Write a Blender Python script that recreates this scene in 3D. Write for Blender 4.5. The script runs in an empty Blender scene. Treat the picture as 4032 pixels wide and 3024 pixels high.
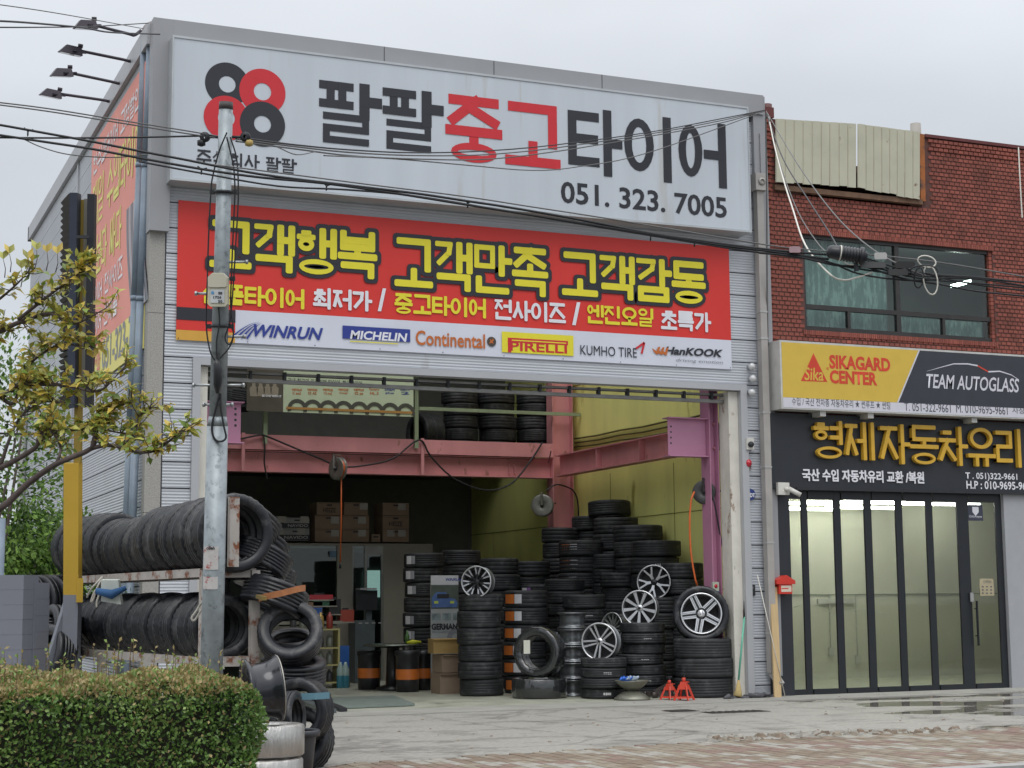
import bpy, math, random
import numpy as np
from mathutils import Vector, Matrix
R_ = random.Random(7)
PI = math.pi
S = bpy.context.scene
COL = S.collection
# ------------------------------------------------------------------ camera
K = 4032 / 2212                      # photo reading scale
CAMH = 1.4
CX, CY = -14.48783 * .875, -23.81670 * .875
YAW, PIT, ROL, FPX = .402064678, .131143159, -.00878156627, 6487.52
_fw = Vector((math.sin(YAW) * math.cos(PIT), math.cos(YAW) * math.cos(PIT), math.sin(PIT)))
_r0 = Vector((math.cos(YAW), -math.sin(YAW), 0)); _u0 = _r0.cross(_fw)
_rt = _r0 * math.cos(ROL) + _u0 * math.sin(ROL); _up = -_r0 * math.sin(ROL) + _u0 * math.cos(ROL)
CAM = Vector((CX, CY, CAMH))
cd = bpy.data.cameras.new('camera'); cam = bpy.data.objects.new('camera', cd); COL.objects.link(cam)
M = Matrix((_rt, _up, -_fw)).transposed().to_4x4(); M.translation = CAM
cam.matrix_world = M
cd.sensor_width = 36; cd.lens = FPX / 4032 * 36; cd.clip_end = 2000; cd.clip_start = .1
S.camera = cam
# ------------------------------------------------------------------ light
SUN_EL, SUN_AZ = math.radians(58), math.radians(200)     # azimuth clockwise from +Y
S.world = bpy.data.worlds.new('World'); S.world.use_nodes = True
nt = S.world.node_tree; nt.nodes.clear(); N = nt.nodes.new; Lk = nt.links.new
out = N('ShaderNodeOutputWorld'); bg = N('ShaderNodeBackground'); bg.inputs['Strength'].default_value = .1
sky = N('ShaderNodeTexSky'); sky.sky_type = 'NISHITA'; sky.sun_disc = False
sky.sun_elevation = SUN_EL; sky.sun_rotation = SUN_AZ
hs = N('ShaderNodeHueSaturation'); hs.inputs['Saturation'].default_value = .25; hs.inputs['Value'].default_value = .35
tc = N('ShaderNodeTexCoord'); sx = N('ShaderNodeSeparateXYZ'); Lk(tc.outputs['Generated'], sx.inputs[0])
rp = N('ShaderNodeValToRGB')                               # overcast dome: three times brighter overhead
rp.color_ramp.elements[0].position = 0; rp.color_ramp.elements[0].color = (.30, .325, .355, 1)
rp.color_ramp.elements[1].position = 1; rp.color_ramp.elements[1].color = (1.45, 1.47, 1.5, 1)
rp.color_ramp.elements.new(.28).color = (.435, .462, .50, 1)
Lk(sx.outputs['Z'], rp.inputs[0])
nz = N('ShaderNodeTexNoise'); nz.inputs['Scale'].default_value = 2.2; nz.inputs['Detail'].default_value = 4; nz.inputs['Roughness'].default_value = .5
mp = N('ShaderNodeMapping'); mp.inputs['Scale'].default_value = (1, 1, 2.4); mp.inputs['Location'].default_value = (3.1, .4, 0)
Lk(tc.outputs['Generated'], mp.inputs[0]); Lk(mp.outputs[0], nz.inputs['Vector'])
mr = N('ShaderNodeMapRange'); mr.inputs[1].default_value = .3; mr.inputs[2].default_value = .7; mr.inputs[3].default_value = 10.6; mr.inputs[4].default_value = 14.0
Lk(nz.outputs['Fac'], mr.inputs[0])
vm = N('ShaderNodeVectorMath'); vm.operation = 'SCALE'; Lk(rp.outputs[0], vm.inputs[0]); Lk(mr.outputs[0], vm.inputs['Scale'])
ad = N('ShaderNodeVectorMath'); ad.operation = 'ADD'; Lk(vm.outputs[0], ad.inputs[0])
Lk(sky.outputs[0], hs.inputs['Color']); Lk(hs.outputs[0], ad.inputs[1])
Lk(ad.outputs[0], bg.inputs['Color']); Lk(bg.outputs[0], out.inputs[0])
sl = bpy.data.lights.new('sun', 'SUN'); sl.energy = 1.0; sl.angle = math.radians(35); sl.color = (1, .97, .93)
so = bpy.data.objects.new('sun', sl); COL.objects.link(so)
sd = Vector((math.sin(SUN_AZ) * math.cos(SUN_EL), math.cos(SUN_AZ) * math.cos(SUN_EL), math.sin(SUN_EL)))
so.rotation_euler = sd.to_track_quat('Z', 'Y').to_euler(); so.location = (-10, -10, 20)
S.view_settings.view_transform = 'Standard'; S.view_settings.look = 'None'
S.view_settings.gamma = 1; S.view_settings.use_curve_mapping = False; S.view_settings.exposure = 0
S.cycles.max_bounces = 8; S.cycles.diffuse_bounces = 6; S.cycles.transparent_max_bounces = 16
try: S.cycles.use_denoising = True
except Exception: pass

# ------------------------------------------------------------------ helpers
def ray(u, v):
    return _fw + _rt * ((u * K - 2016) / FPX) - _up * ((v * K - 1512) / FPX)
def P(u, v, Y):                       # point of the place at depth plane y = Y
    d = ray(u, v); return CAM + d * ((Y - CAM.y) / d.y)
def PX(u, v, X):
    d = ray(u, v); return CAM + d * ((X - CAM.x) / d.x)
def PG(u, v, z=0.0):
    d = ray(u, v); return CAM + d * ((z - CAM.z) / d.z)
def PD(u, v, D): return CAM + ray(u, v) * D
def cdir(a, b, c):                    # a right, b up, c towards the viewer side
    return (_rt * a + _up * b - _fw * c).normalized()

class MB:
    def __init__(s): s.v = []; s.f = []; s.sm = []; s.mi = []
    def add(s, vs, fs, sm=False, mi=0):
        o = len(s.v); s.v += [tuple(p) for p in vs]; s.f += [tuple(i + o for i in f) for f in fs]
        s.sm += [sm] * len(fs); s.mi += [mi] * len(fs); return s
    def box(s, x0, x1, y0, y1, z0, z1, mi=0, M=None, bev=0):
        vs = [Vector((x, y, z)) for z in (z0, z1) for y in (y0, y1) for x in (x0, x1)]
        if M: vs = [M @ p for p in vs]
        return s.add(vs, [(0, 2, 3, 1), (4, 5, 7, 6), (0, 1, 5, 4), (2, 6, 7, 3), (0, 4, 6, 2), (1, 3, 7, 5)], False, mi)
    def hexa(s, P8, mi=0):             # bottom 4 (ccw) then top 4
        return s.add(P8, [(3, 2, 1, 0), (4, 5, 6, 7), (0, 1, 5, 4), (1, 2, 6, 5), (2, 3, 7, 6), (3, 0, 4, 7)], False, mi)
    def bar(s, a, b, w, h, up=(0, 0, 1), mi=0):
        a = Vector(a); b = Vector(b); d = (b - a).normalized(); up = Vector(up)
        if abs(d.dot(up)) > .98: up = Vector((0, 1, 0))
        sx = d.cross(up).normalized(); uz = sx.cross(d).normalized()
        q = [sx * i * w / 2 + uz * j * h / 2 for i, j in ((-1, -1), (1, -1), (1, 1), (-1, 1))]
        return s.add([a + k for k in q] + [b + k for k in q], [(0, 1, 2, 3), (7, 6, 5, 4), (1, 0, 4, 5), (2, 1, 5, 6), (3, 2, 6, 7), (0, 3, 7, 4)], False, mi)
    def tube(s, pts, r, n=8, mi=0, cap=True):
        pts = [Vector(p) for p in pts]; rs = r if isinstance(r, (list, tuple)) else [r] * len(pts)
        vs = []; fs = []; prev = None
        for i, p in enumerate(pts):
            d = (pts[min(i + 1, len(pts) - 1)] - pts[max(i - 1, 0)]).normalized()
            if prev is None:
                a = d.cross(Vector((0, 0, 1)));
                if a.length < .05: a = d.cross(Vector((1, 0, 0)))
            else: a = prev - d * prev.dot(d)
            a.normalize(); prev = a; b = d.cross(a)
            for k in range(n):
                t = 2 * PI * k / n; vs.append(p + (a * math.cos(t) + b * math.sin(t)) * rs[i])
        for i in range(len(pts) - 1):
            for k in range(n):
                k2 = (k + 1) % n; fs.append((i * n + k, i * n + k2, (i + 1) * n + k2, (i + 1) * n + k))
        s.add(vs, fs, True, mi)
        if cap:
            o = len(s.v) - len(vs)
            s.f += [tuple(o + k for k in reversed(range(n))), tuple(o + (len(pts) - 1) * n + k for k in range(n))]
            s.sm += [False] * 2; s.mi += [mi] * 2
        return s
    def lathe(s, prof, n=32, closed=False, M=None, mi=0, sm=True, rf=None):
        vs = []; m = len(prof)
        for k in range(n):
            t = 2 * PI * k / n
            for j, (r, z) in enumerate(prof):
                if rf: r = rf(r, j, k)
                p = Vector((r * math.cos(t), r * math.sin(t), z)); vs.append(M @ p if M else p)
        fs = []
        for k in range(n):
            k2 = (k + 1) % n
            for j in range(m if closed else m - 1):
                j2 = (j + 1) % m; fs.append((k * m + j, k2 * m + j, k2 * m + j2, k * m + j2))
        return s.add(vs, fs, sm, mi)
    def prism(s, poly, o, ex, ey, d, mi=0):   # poly 2D in frame (ex,ey) at o, extruded by vector d
        o = Vector(o); ex = Vector(ex); ey = Vector(ey); d = Vector(d); n = len(poly)
        a = [o + ex * x + ey * y for x, y in poly]
        return s.add(a + [p + d for p in a], [tuple(range(n)), tuple(reversed(range(n, 2 * n)))] + [((i + 1) % n, i, i + n, (i + 1) % n + n) for i in range(n)], False, mi)
    def build(s, name, mat, parent=None, kind=None, M=None, label=None):
        me = bpy.data.meshes.new(name); me.from_pydata(s.v, [], s.f)
        for m in (mat if isinstance(mat, (list, tuple)) else [mat]): me.materials.append(m)
        me.polygons.foreach_set('use_smooth', s.sm); me.polygons.foreach_set('material_index', s.mi); me.update()
        return ob(name, me, parent, kind, M, label)
WM = {}
def ob(name, me, parent=None, kind=None, M=None, label=None):
    o = bpy.data.objects.new(name, me); COL.objects.link(o)
    if M: o.matrix_world = M
    WM[o.name] = M.copy() if M else Matrix()
    if parent:
        o.parent = parent; o.matrix_parent_inverse = WM[parent.name].inverted()
    if kind: o['kind'] = kind
    if label: o['label'] = label
    return o
def tag(o, label, cat, group=None):
    o['label'] = label; o['category'] = cat
    if group: o['group'] = group
    return o
def thing(name, label, cat, loc=(0, 0, 0), group=None, M=None):
    o = bpy.data.objects.new(name, None); COL.objects.link(o); o.empty_display_size = .1
    if not M: M = Matrix.Translation(loc)
    o.matrix_world = M; WM[o.name] = M.copy()
    return tag(o, label, cat, group)
def frame(loc, z, x=None):            # matrix with local z along z
    z = Vector(z).normalized(); h = Vector(x) if x else (Vector((0, 0, 1)) if abs(z.z) < .9 else Vector((0, 1, 0)))
    y = z.cross(h).normalized(); xx = y.cross(z)
    m = Matrix((xx, y, z)).transposed().to_4x4(); m.translation = Vector(loc); return m

# ------------------------------------------------------------------ materials
MATS = {}
def mat(name, c, rough=.6, metal=0, var=.12, vs=6, bump=0, bs=40, spec=.5, c2=None, c2t=.62, c2s=3, stretch=(1, 1, 1), emit=0, coat=0, trans=0, island=0, rvar=0):
    if name in MATS: return MATS[name]
    m = bpy.data.materials.new(name); m.use_nodes = True; MATS[name] = m
    t = m.node_tree; b = t.nodes['Principled BSDF']; n = t.nodes.new; l = t.links.new
    tc = n('ShaderNodeTexCoord'); mp = n('ShaderNodeMapping'); mp.inputs['Scale'].default_value = stretch; l(tc.outputs['Object'], mp.inputs[0])
    b.inputs['Roughness'].default_value = rough; b.inputs['Metallic'].default_value = metal
    b.inputs['Specular IOR Level'].default_value = spec; b.inputs['Coat Weight'].default_value = coat
    nz = n('ShaderNodeTexNoise'); nz.inputs['Scale'].default_value = vs; nz.inputs['Detail'].default_value = 5; l(mp.outputs[0], nz.inputs['Vector'])
    rr = n('ShaderNodeMapRange'); rr.inputs[1].default_value = .25; rr.inputs[2].default_value = .75; rr.inputs[3].default_value = 1 - var; rr.inputs[4].default_value = 1 + var
    l(nz.outputs['Fac'], rr.inputs[0]); fac = rr.outputs[0]
    if island:
        g = n('ShaderNodeNewGeometry'); r2 = n('ShaderNodeMapRange'); r2.inputs[3].default_value = 1 - island; r2.inputs[4].default_value = 1 + island
        l(g.outputs['Random Per Island'], r2.inputs[0]); mm = n('ShaderNodeMath'); mm.operation = 'MULTIPLY'; l(fac, mm.inputs[0]); l(r2.outputs[0], mm.inputs[1]); fac = mm.outputs[0]
    base = n('ShaderNodeRGB'); base.outputs[0].default_value = (*c, 1); col = base.outputs[0]
    if c2:
        n2 = n('ShaderNodeTexNoise'); n2.inputs['Scale'].default_value = c2s; n2.inputs['Detail'].default_value = 8; n2.inputs['Roughness'].default_value = .65; l(mp.outputs[0], n2.inputs['Vector'])
        r3 = n('ShaderNodeMapRange'); r3.inputs[1].default_value = c2t; r3.inputs[2].default_value = c2t + .08; l(n2.outputs['Fac'], r3.inputs[0])
        mx = n('ShaderNodeMix'); mx.data_type = 'RGBA'; l(r3.outputs[0], mx.inputs[0]); l(col, mx.inputs[6]); mx.inputs[7].default_value = (*c2, 1); col = mx.outputs[2]
    sc = n('ShaderNodeVectorMath'); sc.operation = 'SCALE'; l(col, sc.inputs[0]); l(fac, sc.inputs['Scale']); l(sc.outputs[0], b.inputs['Base Color'])
    if rvar:
        r4 = n('ShaderNodeMapRange'); r4.inputs[1].default_value = .3; r4.inputs[2].default_value = .7; r4.inputs[3].default_value = rough - rvar; r4.inputs[4].default_value = rough + rvar
        l(nz.outputs['Fac'], r4.inputs[0]); l(r4.outputs[0], b.inputs['Roughness'])
    if bump:
        n3 = n('ShaderNodeTexNoise'); n3.inputs['Scale'].default_value = bs; n3.inputs['Detail'].default_value = 4; l(mp.outputs[0], n3.inputs['Vector'])
        bp = n('ShaderNodeBump'); bp.inputs['Strength'].default_value = bump; bp.inputs['Distance'].default_value = .01; l(n3.outputs['Fac'], bp.inputs['Height']); l(bp.outputs[0], b.inputs['Normal'])
    if emit: b.inputs['Emission Color'].default_value = (*c, 1); b.inputs['Emission Strength'].default_value = emit
    if trans:
        b.inputs['Transmission Weight'].default_value = trans
    return m
def glass(name, tint=(.9, .95, .93), refl=1.0, fac=None):
    m = bpy.data.materials.new(name); m.use_nodes = True; t = m.node_tree; t.nodes.clear(); n = t.nodes.new; l = t.links.new
    o = n('ShaderNodeOutputMaterial'); tr = n('ShaderNodeBsdfTransparent'); tr.inputs[0].default_value = (*tint, 1)
    g = n('ShaderNodeBsdfGlossy'); g.inputs['Roughness'].default_value = .02; fr = n('ShaderNodeLayerWeight'); fr.inputs[0].default_value = .5
    pw = n('ShaderNodeMath'); pw.operation = 'POWER'; pw.inputs[1].default_value = 5; l(fr.outputs['Facing'], pw.inputs[0])
    ma = n('ShaderNodeMath'); ma.operation = 'MULTIPLY_ADD'; ma.inputs[1].default_value = .95; ma.inputs[2].default_value = .04; l(pw.outputs[0], ma.inputs[0])
    mu = n('ShaderNodeMath'); mu.operation = 'MULTIPLY'; mu.inputs[1].default_value = refl; l(ma.outputs[0], mu.inputs[0]); mu.use_clamp = True
    mx = n('ShaderNodeMixShader'); l(mu.outputs[0], mx.inputs[0]); l(tr.outputs[0], mx.inputs[1]); l(g.outputs[0], mx.inputs[2]); l(mx.outputs[0], o.inputs[0])
    return m
SID = mat('ribbed_siding', (.47, .495, .535), .45, .12, .06, 1.2, c2=(.36, .37, .38), c2t=.66, c2s=1.1, stretch=(1, 1, .35))
TRIM = mat('grey_trim', (.30, .305, .32), .45, .2, .06, 1.5)
TRIM2 = mat('door_trim', (.42, .43, .45), .45, .2, .06, 1.5)
STONE = mat('granite_pier', (.34, .33, .31), .85, 0, .18, 60, bump=.6, bs=60)
SIGNW = mat('sign_face', (.52, .565, .62), .35, 0, .05, .8, c2=(.47, .49, .50), c2t=.60, c2s=.9, stretch=(4, 1, .22))
BLK = mat('letter_black', (.018, .02, .028), .4, 0, .05)
RED = mat('letter_red', (.56, .018, .028), .4, 0, .05)
BANR = mat('banner_red', (.64, .03, .022), .45, 0, .05, 1.5, bump=.25, bs=2.5, stretch=(1, 1, .5))
BANW = mat('banner_white', (.62, .65, .74), .5, 0, .05, 1.5, bump=.25, bs=3)
YEL = mat('letter_yellow', (.74, .66, .03), .5, 0, .04)
WHT = mat('letter_white', (.72, .73, .78), .5, 0, .04)
GOLD = mat('banner_gold', (.62, .34, .05), .5, 0, .04)
STEEL = mat('galvanised_steel', (.31, .35, .37), .5, .45, .22, 9, c2=(.20, .23, .24), c2t=.55, c2s=14)
PVC = mat('blue_grey_pvc', (.19, .24, .30), .5, 0, .15, 5)
DARK = mat('dark_metal', (.025, .027, .032), .5, .2, .2)
CABLE = mat('cable_black', (.012, .013, .016), .55, 0, .1)
CABG = mat('cable_grey', (.12, .12, .12), .6, 0, .1)
CABW = mat('cable_white', (.62, .60, .54), .5, 0, .1)
RUB = mat('tyre_rubber', (.011, .0125, .0165), .36, 0, .4, 9, bump=.15, bs=90, rvar=.1, c2=(.05, .05, .052), c2t=.56, c2s=5)
RUBI = mat('tyre_rubber_indoor', (.017, .0185, .021), .6, 0, .35, 9, bump=.15, bs=90, c2=(.040, .042, .044), c2t=.54, c2s=4)
PINK = mat('pink_steel', (.62, .265, .28), .55, 0, .16, 2, c2=(.30, .13, .10), c2t=.60, c2s=5, stretch=(1, 1, .5))
PURP = mat('purple_steel', (.44, .20, .31), .5, 0, .1, 2)
YWALL = mat('yellow_wall', (.86, .86, .30), .7, 0, .14, 1.5, c2=(.36, .33, .05), c2t=.62, c2s=1.6, stretch=(1, 1, .22))
BRICK = mat('red_brick', (.245, .07, .05), .8, 0, .25, 1.3, island=.22, bump=.3, bs=70, c2=(.17, .045, .035), c2t=.6, c2s=1.1)
MORT = mat('brick_joint', (.11, .05, .042), .9, 0, .2, 8)
CONC = mat('concrete', (.30, .295, .27), .8, 0, .16, 2, bump=.5, bs=30)
FLOOR = mat('shop_floor', (.32, .33, .27), .55, 0, .2, 2.5, c2=(.15, .15, .13), c2t=.6, c2s=1.5, rvar=.15)
CHAR = mat('charcoal_panel', (.018, .021, .028), .45, 0, .15, 3, c2=(.35, .36, .37), c2t=.76, c2s=7)
GLDL = mat('gold_letter', (.60, .36, .035), .45, 0, .1, 5)
ALU = mat('alloy_silver', (.62, .63, .65), .28, .75, .06)
ALUD = mat('alloy_dark', (.035, .037, .04), .35, .5, .1)
RUST = mat('rusty_white_steel', (.42, .39, .36), .7, .1, .18, 5, c2=(.21, .075, .035), c2t=.535, c2s=7)
CARD = mat('cardboard', (.29, .215, .155), .85, 0, .12, 4)
GLS = glass('clear_glass', (.90, .93, .91), 1.3)
GLSD = glass('window_glass', (.80, .88, .86), 1.3)
RLG = glass('rooflight_sheet', (1, 1, 1), .3)

# ------------------------------------------------------------------ lettering
def text_mesh(body, off=0, ext=0, shear=0, sp=1.0, bev=0):
    c = bpy.data.curves.new('lettering', 'FONT'); c.body = body; c.offset = off; c.extrude = ext; c.shear = shear; c.space_character = sp
    c.resolution_u = 3; c.bevel_depth = bev
    o = bpy.data.objects.new('lettering', c); COL.objects.link(o)
    dg = bpy.context.evaluated_depsgraph_get(); me = bpy.data.meshes.new_from_object(o.evaluated_get(dg))
    bpy.data.objects.remove(o); bpy.data.curves.remove(c); return me
def lay(me, name, org, ex, ey, w, h, m, parent, label=None, depth=None):
    n = len(me.vertices); a = np.empty(n * 3); me.vertices.foreach_get('co', a); a = a.reshape(-1, 3)
    lo, hi = a.min(0), a.max(0); sx = w / (hi[0] - lo[0]); sy = h / (hi[1] - lo[1])
    ex = np.array(ex); ey = np.array(ey); ez = np.cross(ex, ey); sz = (depth / max(1e-6, hi[2] - lo[2])) if depth else 1
    b = np.array(org) + np.outer((a[:, 0] - lo[0]) * sx, ex) + np.outer((a[:, 1] - lo[1]) * sy, ey) + np.outer((a[:, 2] - lo[2]) * sz, ez)
    me.vertices.foreach_set('co', b.ravel()); me.materials.clear(); me.materials.append(m); me.update()
    return ob(name, me, parent, label=label)
def TX(body, a, b, Y, m, parent, off=0, shear=0, depth=None, name='lettering', sp=1.0, bev=0):
    """a = (u, v_top, v_bottom) at the left end, b = (u, v) right end, on plane y=Y facing the street"""
    p0 = P(a[0], a[2], Y); p1 = P(a[0], a[1], Y); q = P(b[0], b[1], Y)
    me = text_mesh(body, off, .01 if depth else 0, shear, sp, bev)
    return lay(me, name, (p0.x, Y, p0.z), (1, 0, 0), (0, 0, 1), q.x - p0.x, p1.z - p0.z, m, parent, depth=depth)
CHO = 'ㄱㄲㄴㄷㄸㄹㅁㅂㅃㅅㅆㅇㅈㅉㅊㅋㅌㅍㅎ'; JUNG = 'ㅏㅐㅑㅒㅓㅔㅕㅖㅗㅘㅙㅚㅛㅜㅝㅞㅟㅠㅡㅢㅣ'
JONG = ' ㄱㄲㄳㄴㄵㄶㄷㄹㄺㄻㄼㄽㄾㄿㅀㅁㅂㅄㅅㅆㅇㅈㅊㅋㅌㅍㅎ'
JM = {'ㄱ': [[(0, 1), (1, 1), (1, 0)]], 'ㄴ': [[(0, 1), (0, 0), (1, 0)]], 'ㄷ': [[(1, 1), (0, 1), (0, 0), (1, 0)]],
      'ㄹ': [[(0, 1), (1, 1), (1, .5), (0, .5), (0, 0), (1, 0)]], 'ㅁ': [[(0, 0), (0, 1), (1, 1), (1, 0), (0, 0)]],
      'ㅂ': [[(0, 1), (0, 0), (1, 0), (1, 1)], [(0, .52), (1, .52)]], 'ㅅ': [[(.5, 1), (.5, .7), (0, 0)], [(.5, .7), (1, 0)]],
      'ㅇ': ['o'], 'ㅈ': [[(0, 1), (1, 1)], [(.55, 1), (0, 0)], [(.45, .6), (1, 0)]],
      'ㅊ': [[(.3, 1.05), (.7, 1.05)], [(0, .74), (1, .74)], [(.52, .74), (0, 0)], [(.46, .45), (1, 0)]],
      'ㅋ': [[(0, 1), (1, 1), (1, 0)], [(0, .5), (1, .5)]], 'ㅌ': [[(1, 1), (0, 1), (0, 0), (1, 0)], [(0, .5), (.95, .5)]],
      'ㅍ': [[(0, 1), (1, 1)], [(0, 0), (1, 0)], [(.28, 1), (.28, 0)], [(.72, 1), (.72, 0)]], 'ㅎ': [[(.32, 1.08), (.68, 1.08)], [(0, .8), (1, .8)], 'h']}
def syll(ch, t):
    """strokes of one syllable in a unit box; t = stroke width in the same unit"""
    k = ord(ch) - 0xAC00; c, j, f = CHO[k // 588], JUNG[k % 588 // 28], JONG[k % 28]; S_ = []
    h = t / 2
    def put(jm, x0, x1, y0, y1, left=False, th=1):
        if jm == 'ㅆ':
            m = (x0 + x1) / 2; put('ㅅ', x0, m - h * .3, y0, y1); put('ㅅ', m + h * .3, x1, y0, y1); return
        for s in JM[jm]:
            if s == 'o': S_.append(('o', (x0 + x1) / 2, (y0 + y1) / 2, (x1 - x0) / 2, (y1 - y0) / 2))
            elif s == 'h': S_.append(('o', (x0 + x1) / 2, y0 + (y1 - y0) * .27, (x1 - x0) * .42, (y1 - y0) * .27))
            else:
                if jm == 'ㄱ' and left: s = [(0, 1), (1, 1), (.9, .55), (.15, 0)]
                q = [(x0 + (x1 - x0) * a, y0 + (y1 - y0) * b) for a, b in s]
                S_.append(('p', q, th) if th != 1 else q)
    vert = j in 'ㅏㅐㅑㅓㅔㅕㅖㅣ'; comp = j in 'ㅘㅚㅝㅟㅢ'
    tall = f in 'ㄹ' and f != ' '
    yb = (.50 if tall else .43) if f != ' ' else h
    thc = .78 if f != ' ' and t > .14 else 1
    xr = .60 if j in 'ㅏㅣㅑ' else .50 if j in 'ㅐㅓㅕ' else .42
    if vert:
        put(c, h, xr - h, yb + (h + .04 if f != ' ' else .12), 1 - h - (.06 if f == ' ' else 0) - (.08 if c in 'ㅎㅊ' else 0), True, thc)
        T = 1 - h; B = yb + (0 if f != ' ' else 0)
        mid = (T + B) / 2
        if j == 'ㅏ': S_ += [[(.76, T), (.76, B)], [(.76, mid), (1 - h * .4, mid)]]
        if j == 'ㅣ': S_ += [[(.86, T), (.86, B)]]
        if j == 'ㅓ': S_ += [[(.9, T), (.9, B)], [(.6, mid), (.9, mid)]]
        if j == 'ㅕ': S_ += [[(.9, T), (.9, B)], [(.6, mid + .12), (.9, mid + .12)], [(.6, mid - .12), (.9, mid - .12)]]
        if j == 'ㅐ': S_ += [[(.66, T), (.66, B)], [(.93, T), (.93, B)], [(.66, mid), (.93, mid)]]
        if j in 'ㅔㅖ': S_ += [[(.66, T), (.66, B)], [(.93, T), (.93, B)], [(.46, mid), (.66, mid)]]
        if f != ' ': put(f, .14, .90 - h * .3 if not tall else .78, h * (.7 if tall else 1), .43 if tall else .30 - h * .1, False, .66 if tall else 1)
    elif not comp:
        y = .46 if f != ' ' else h + (.22 if j in 'ㅜㅠ' else .02)
        put(c, .14, .86, y + (.18 if j in 'ㅗㅛ' and f != ' ' else .16 if f != ' ' else .30 if j in 'ㅗㅛ' else .22), 1 - h - (.06 if c in 'ㅎㅊ' else 0))
        S_.append([(h, y), (1 - h, y)])
        if j == 'ㅗ': S_.append([(.5, y), (.5, y + (.14 if f != ' ' else .24))])
        if j == 'ㅜ': S_.append([(.5, y), (.5, y - (.14 if f != ' ' else .22))])
        if j == 'ㅠ': S_ += [[(.32, y), (.32, h)], [(.68, y), (.68, h)]]
        if j == 'ㅛ': S_ += [[(.32, y), (.32, y + .2)], [(.68, y), (.68, y + .2)]]
        if f != ' ': put(f, .16, .84, h, (.22 if j in 'ㅜ' else .28) - h * .1)
    else:
        put(c, h + .05, .58, yb + .34, 1 - h - (.08 if c in 'ㅎㅊ' else 0)); y = yb + .12
        S_.append([(h, y), (.68, y)])
        S_.append([(.33, y), (.33, y + .16)] if j in 'ㅘㅚ' else [(.33, y), (.33, y - .12)])
        S_.append([(.84, 1 - h), (.84, yb - .02)])
        if j == 'ㅘ': S_.append([(.84, .6), (1, .6)])
        if j == 'ㅝ': S_.append([(.62, yb + .02), (.84, yb + .02)])
        if f != ' ': put(f, .16, .9, h, .28)
    return S_
def seg_poly(a, b, t, rd):
    ax, ay = a; bx, by = b; L = math.hypot(bx - ax, by - ay) or 1e-6; dx, dy = (bx - ax) / L, (by - ay) / L
    h = t / 2; e = h; q = []
    pts = [(-e, -h), (L + e, -h), (L + e, h), (-e, h)]
    c = h * rd
    if c > 0:
        pp = []
        for (x, y), (sx, sy) in zip(pts, ((-1, -1), (1, -1), (1, 1), (-1, 1))):
            seq = [(x - sx * c, y), (x - sx * c * .3, y - sy * c * .3), (x, y - sy * c)]
            if sx * sy > 0: seq = seq
            else: seq = seq[::-1]
            if (sx, sy) in ((-1, -1), (1, 1)): seq = seq[::-1]
            if (sx, sy) in ((1, -1), (-1, 1)): seq = seq[::-1]
            pp += seq
        pts = pp
    return [(ax + dx * x - dy * y, ay + dy * x + dx * y) for x, y in pts]
def hangul(body, org, ex, w, h, m, parent, t=.17, rd=0, depth=0, name='lettering', grow=0, cw=None, space=.45, Y0=0, gap=.06):
    """heavy signboard lettering built stroke by stroke; ex = reading direction, up is z"""
    ex = Vector(ex); ey = Vector((0, 0, 1)); ez = ex.cross(ey); org = Vector(org)
    tot = sum(space if c == ' ' else 1 for c in body) + gap * (len(body) - 1); k = w / tot
    b = MB(); x = 0; i = 0
    for ch in body:
        if ch == ' ': x += (space + gap) * k; continue
        ax, ay = k, h; tt = t * min(k, h) + grow * 2
        for s in syll(ch, t):
            i += 1; off = ez * (Y0 + .0004 * (i % 12))
            def pl(poly):
                if depth: b.prism(poly[::-1], org + off, ex, ey, ez * depth)
                else: b.add([org + off + ex * p[0] + ey * p[1] for p in poly], [tuple(range(len(poly)))])
            tt = t * min(k, h) + grow * 2
            if s[0] == 'p': tt = t * min(k, h) * s[2] + grow * 2; s = s[1]
            if s[0] == 'o':
                tb = t * min(k, h) * (.72 if s[4] < .18 else .92); tt = tb + grow * 2; cx_, cy_, rx, ry = x + s[1] * ax, s[2] * ay, max(s[3] * ax, tb * .9), max(s[4] * ay, tb * .88)
                n = 20
                for q in range(n):
                    a0, a1 = 2 * PI * q / n, 2 * PI * (q + 1) / n
                    O = lambda a, g: (cx_ + (rx + g) * math.cos(a), cy_ + (ry + g) * math.sin(a))
                    pl([O(a0, -tt / 2), O(a0, tt / 2), O(a1, tt / 2), O(a1, -tt / 2)])
            else:
                for p, q in zip(s[:-1], s[1:]):
                    off = ez * (Y0 + .0004 * ((i * 3 + s.index(p)) % 14))
                    pl(seg_poly((x + p[0] * ax, p[1] * ay), (x + q[0] * ax, q[1] * ay), tt, rd))
        x += (1 + gap) * k
    return b.build(name, m, parent)
def quad(name, pts, m, parent, th=0, nrm=(0, -1, 0)):
    b = MB(); n = Vector(nrm)
    if th: b.hexa([Vector(p) for p in pts] + [Vector(p) + n * th for p in pts])
    else: b.add(pts, [tuple(range(len(pts)))])
    return b.build(name, m, parent)
def rectY(name, u0, v0, u1, v1, Y, m, parent, th=.01):     # box sheet on plane y=Y, from photo readings of two corners (TL, BR)
    a = P(u0, v0, Y); c = P(u1, v1, Y); b = MB(); b.box(a.x, c.x, Y - th, Y, c.z, a.z); return b.build(name, m, parent)
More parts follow.
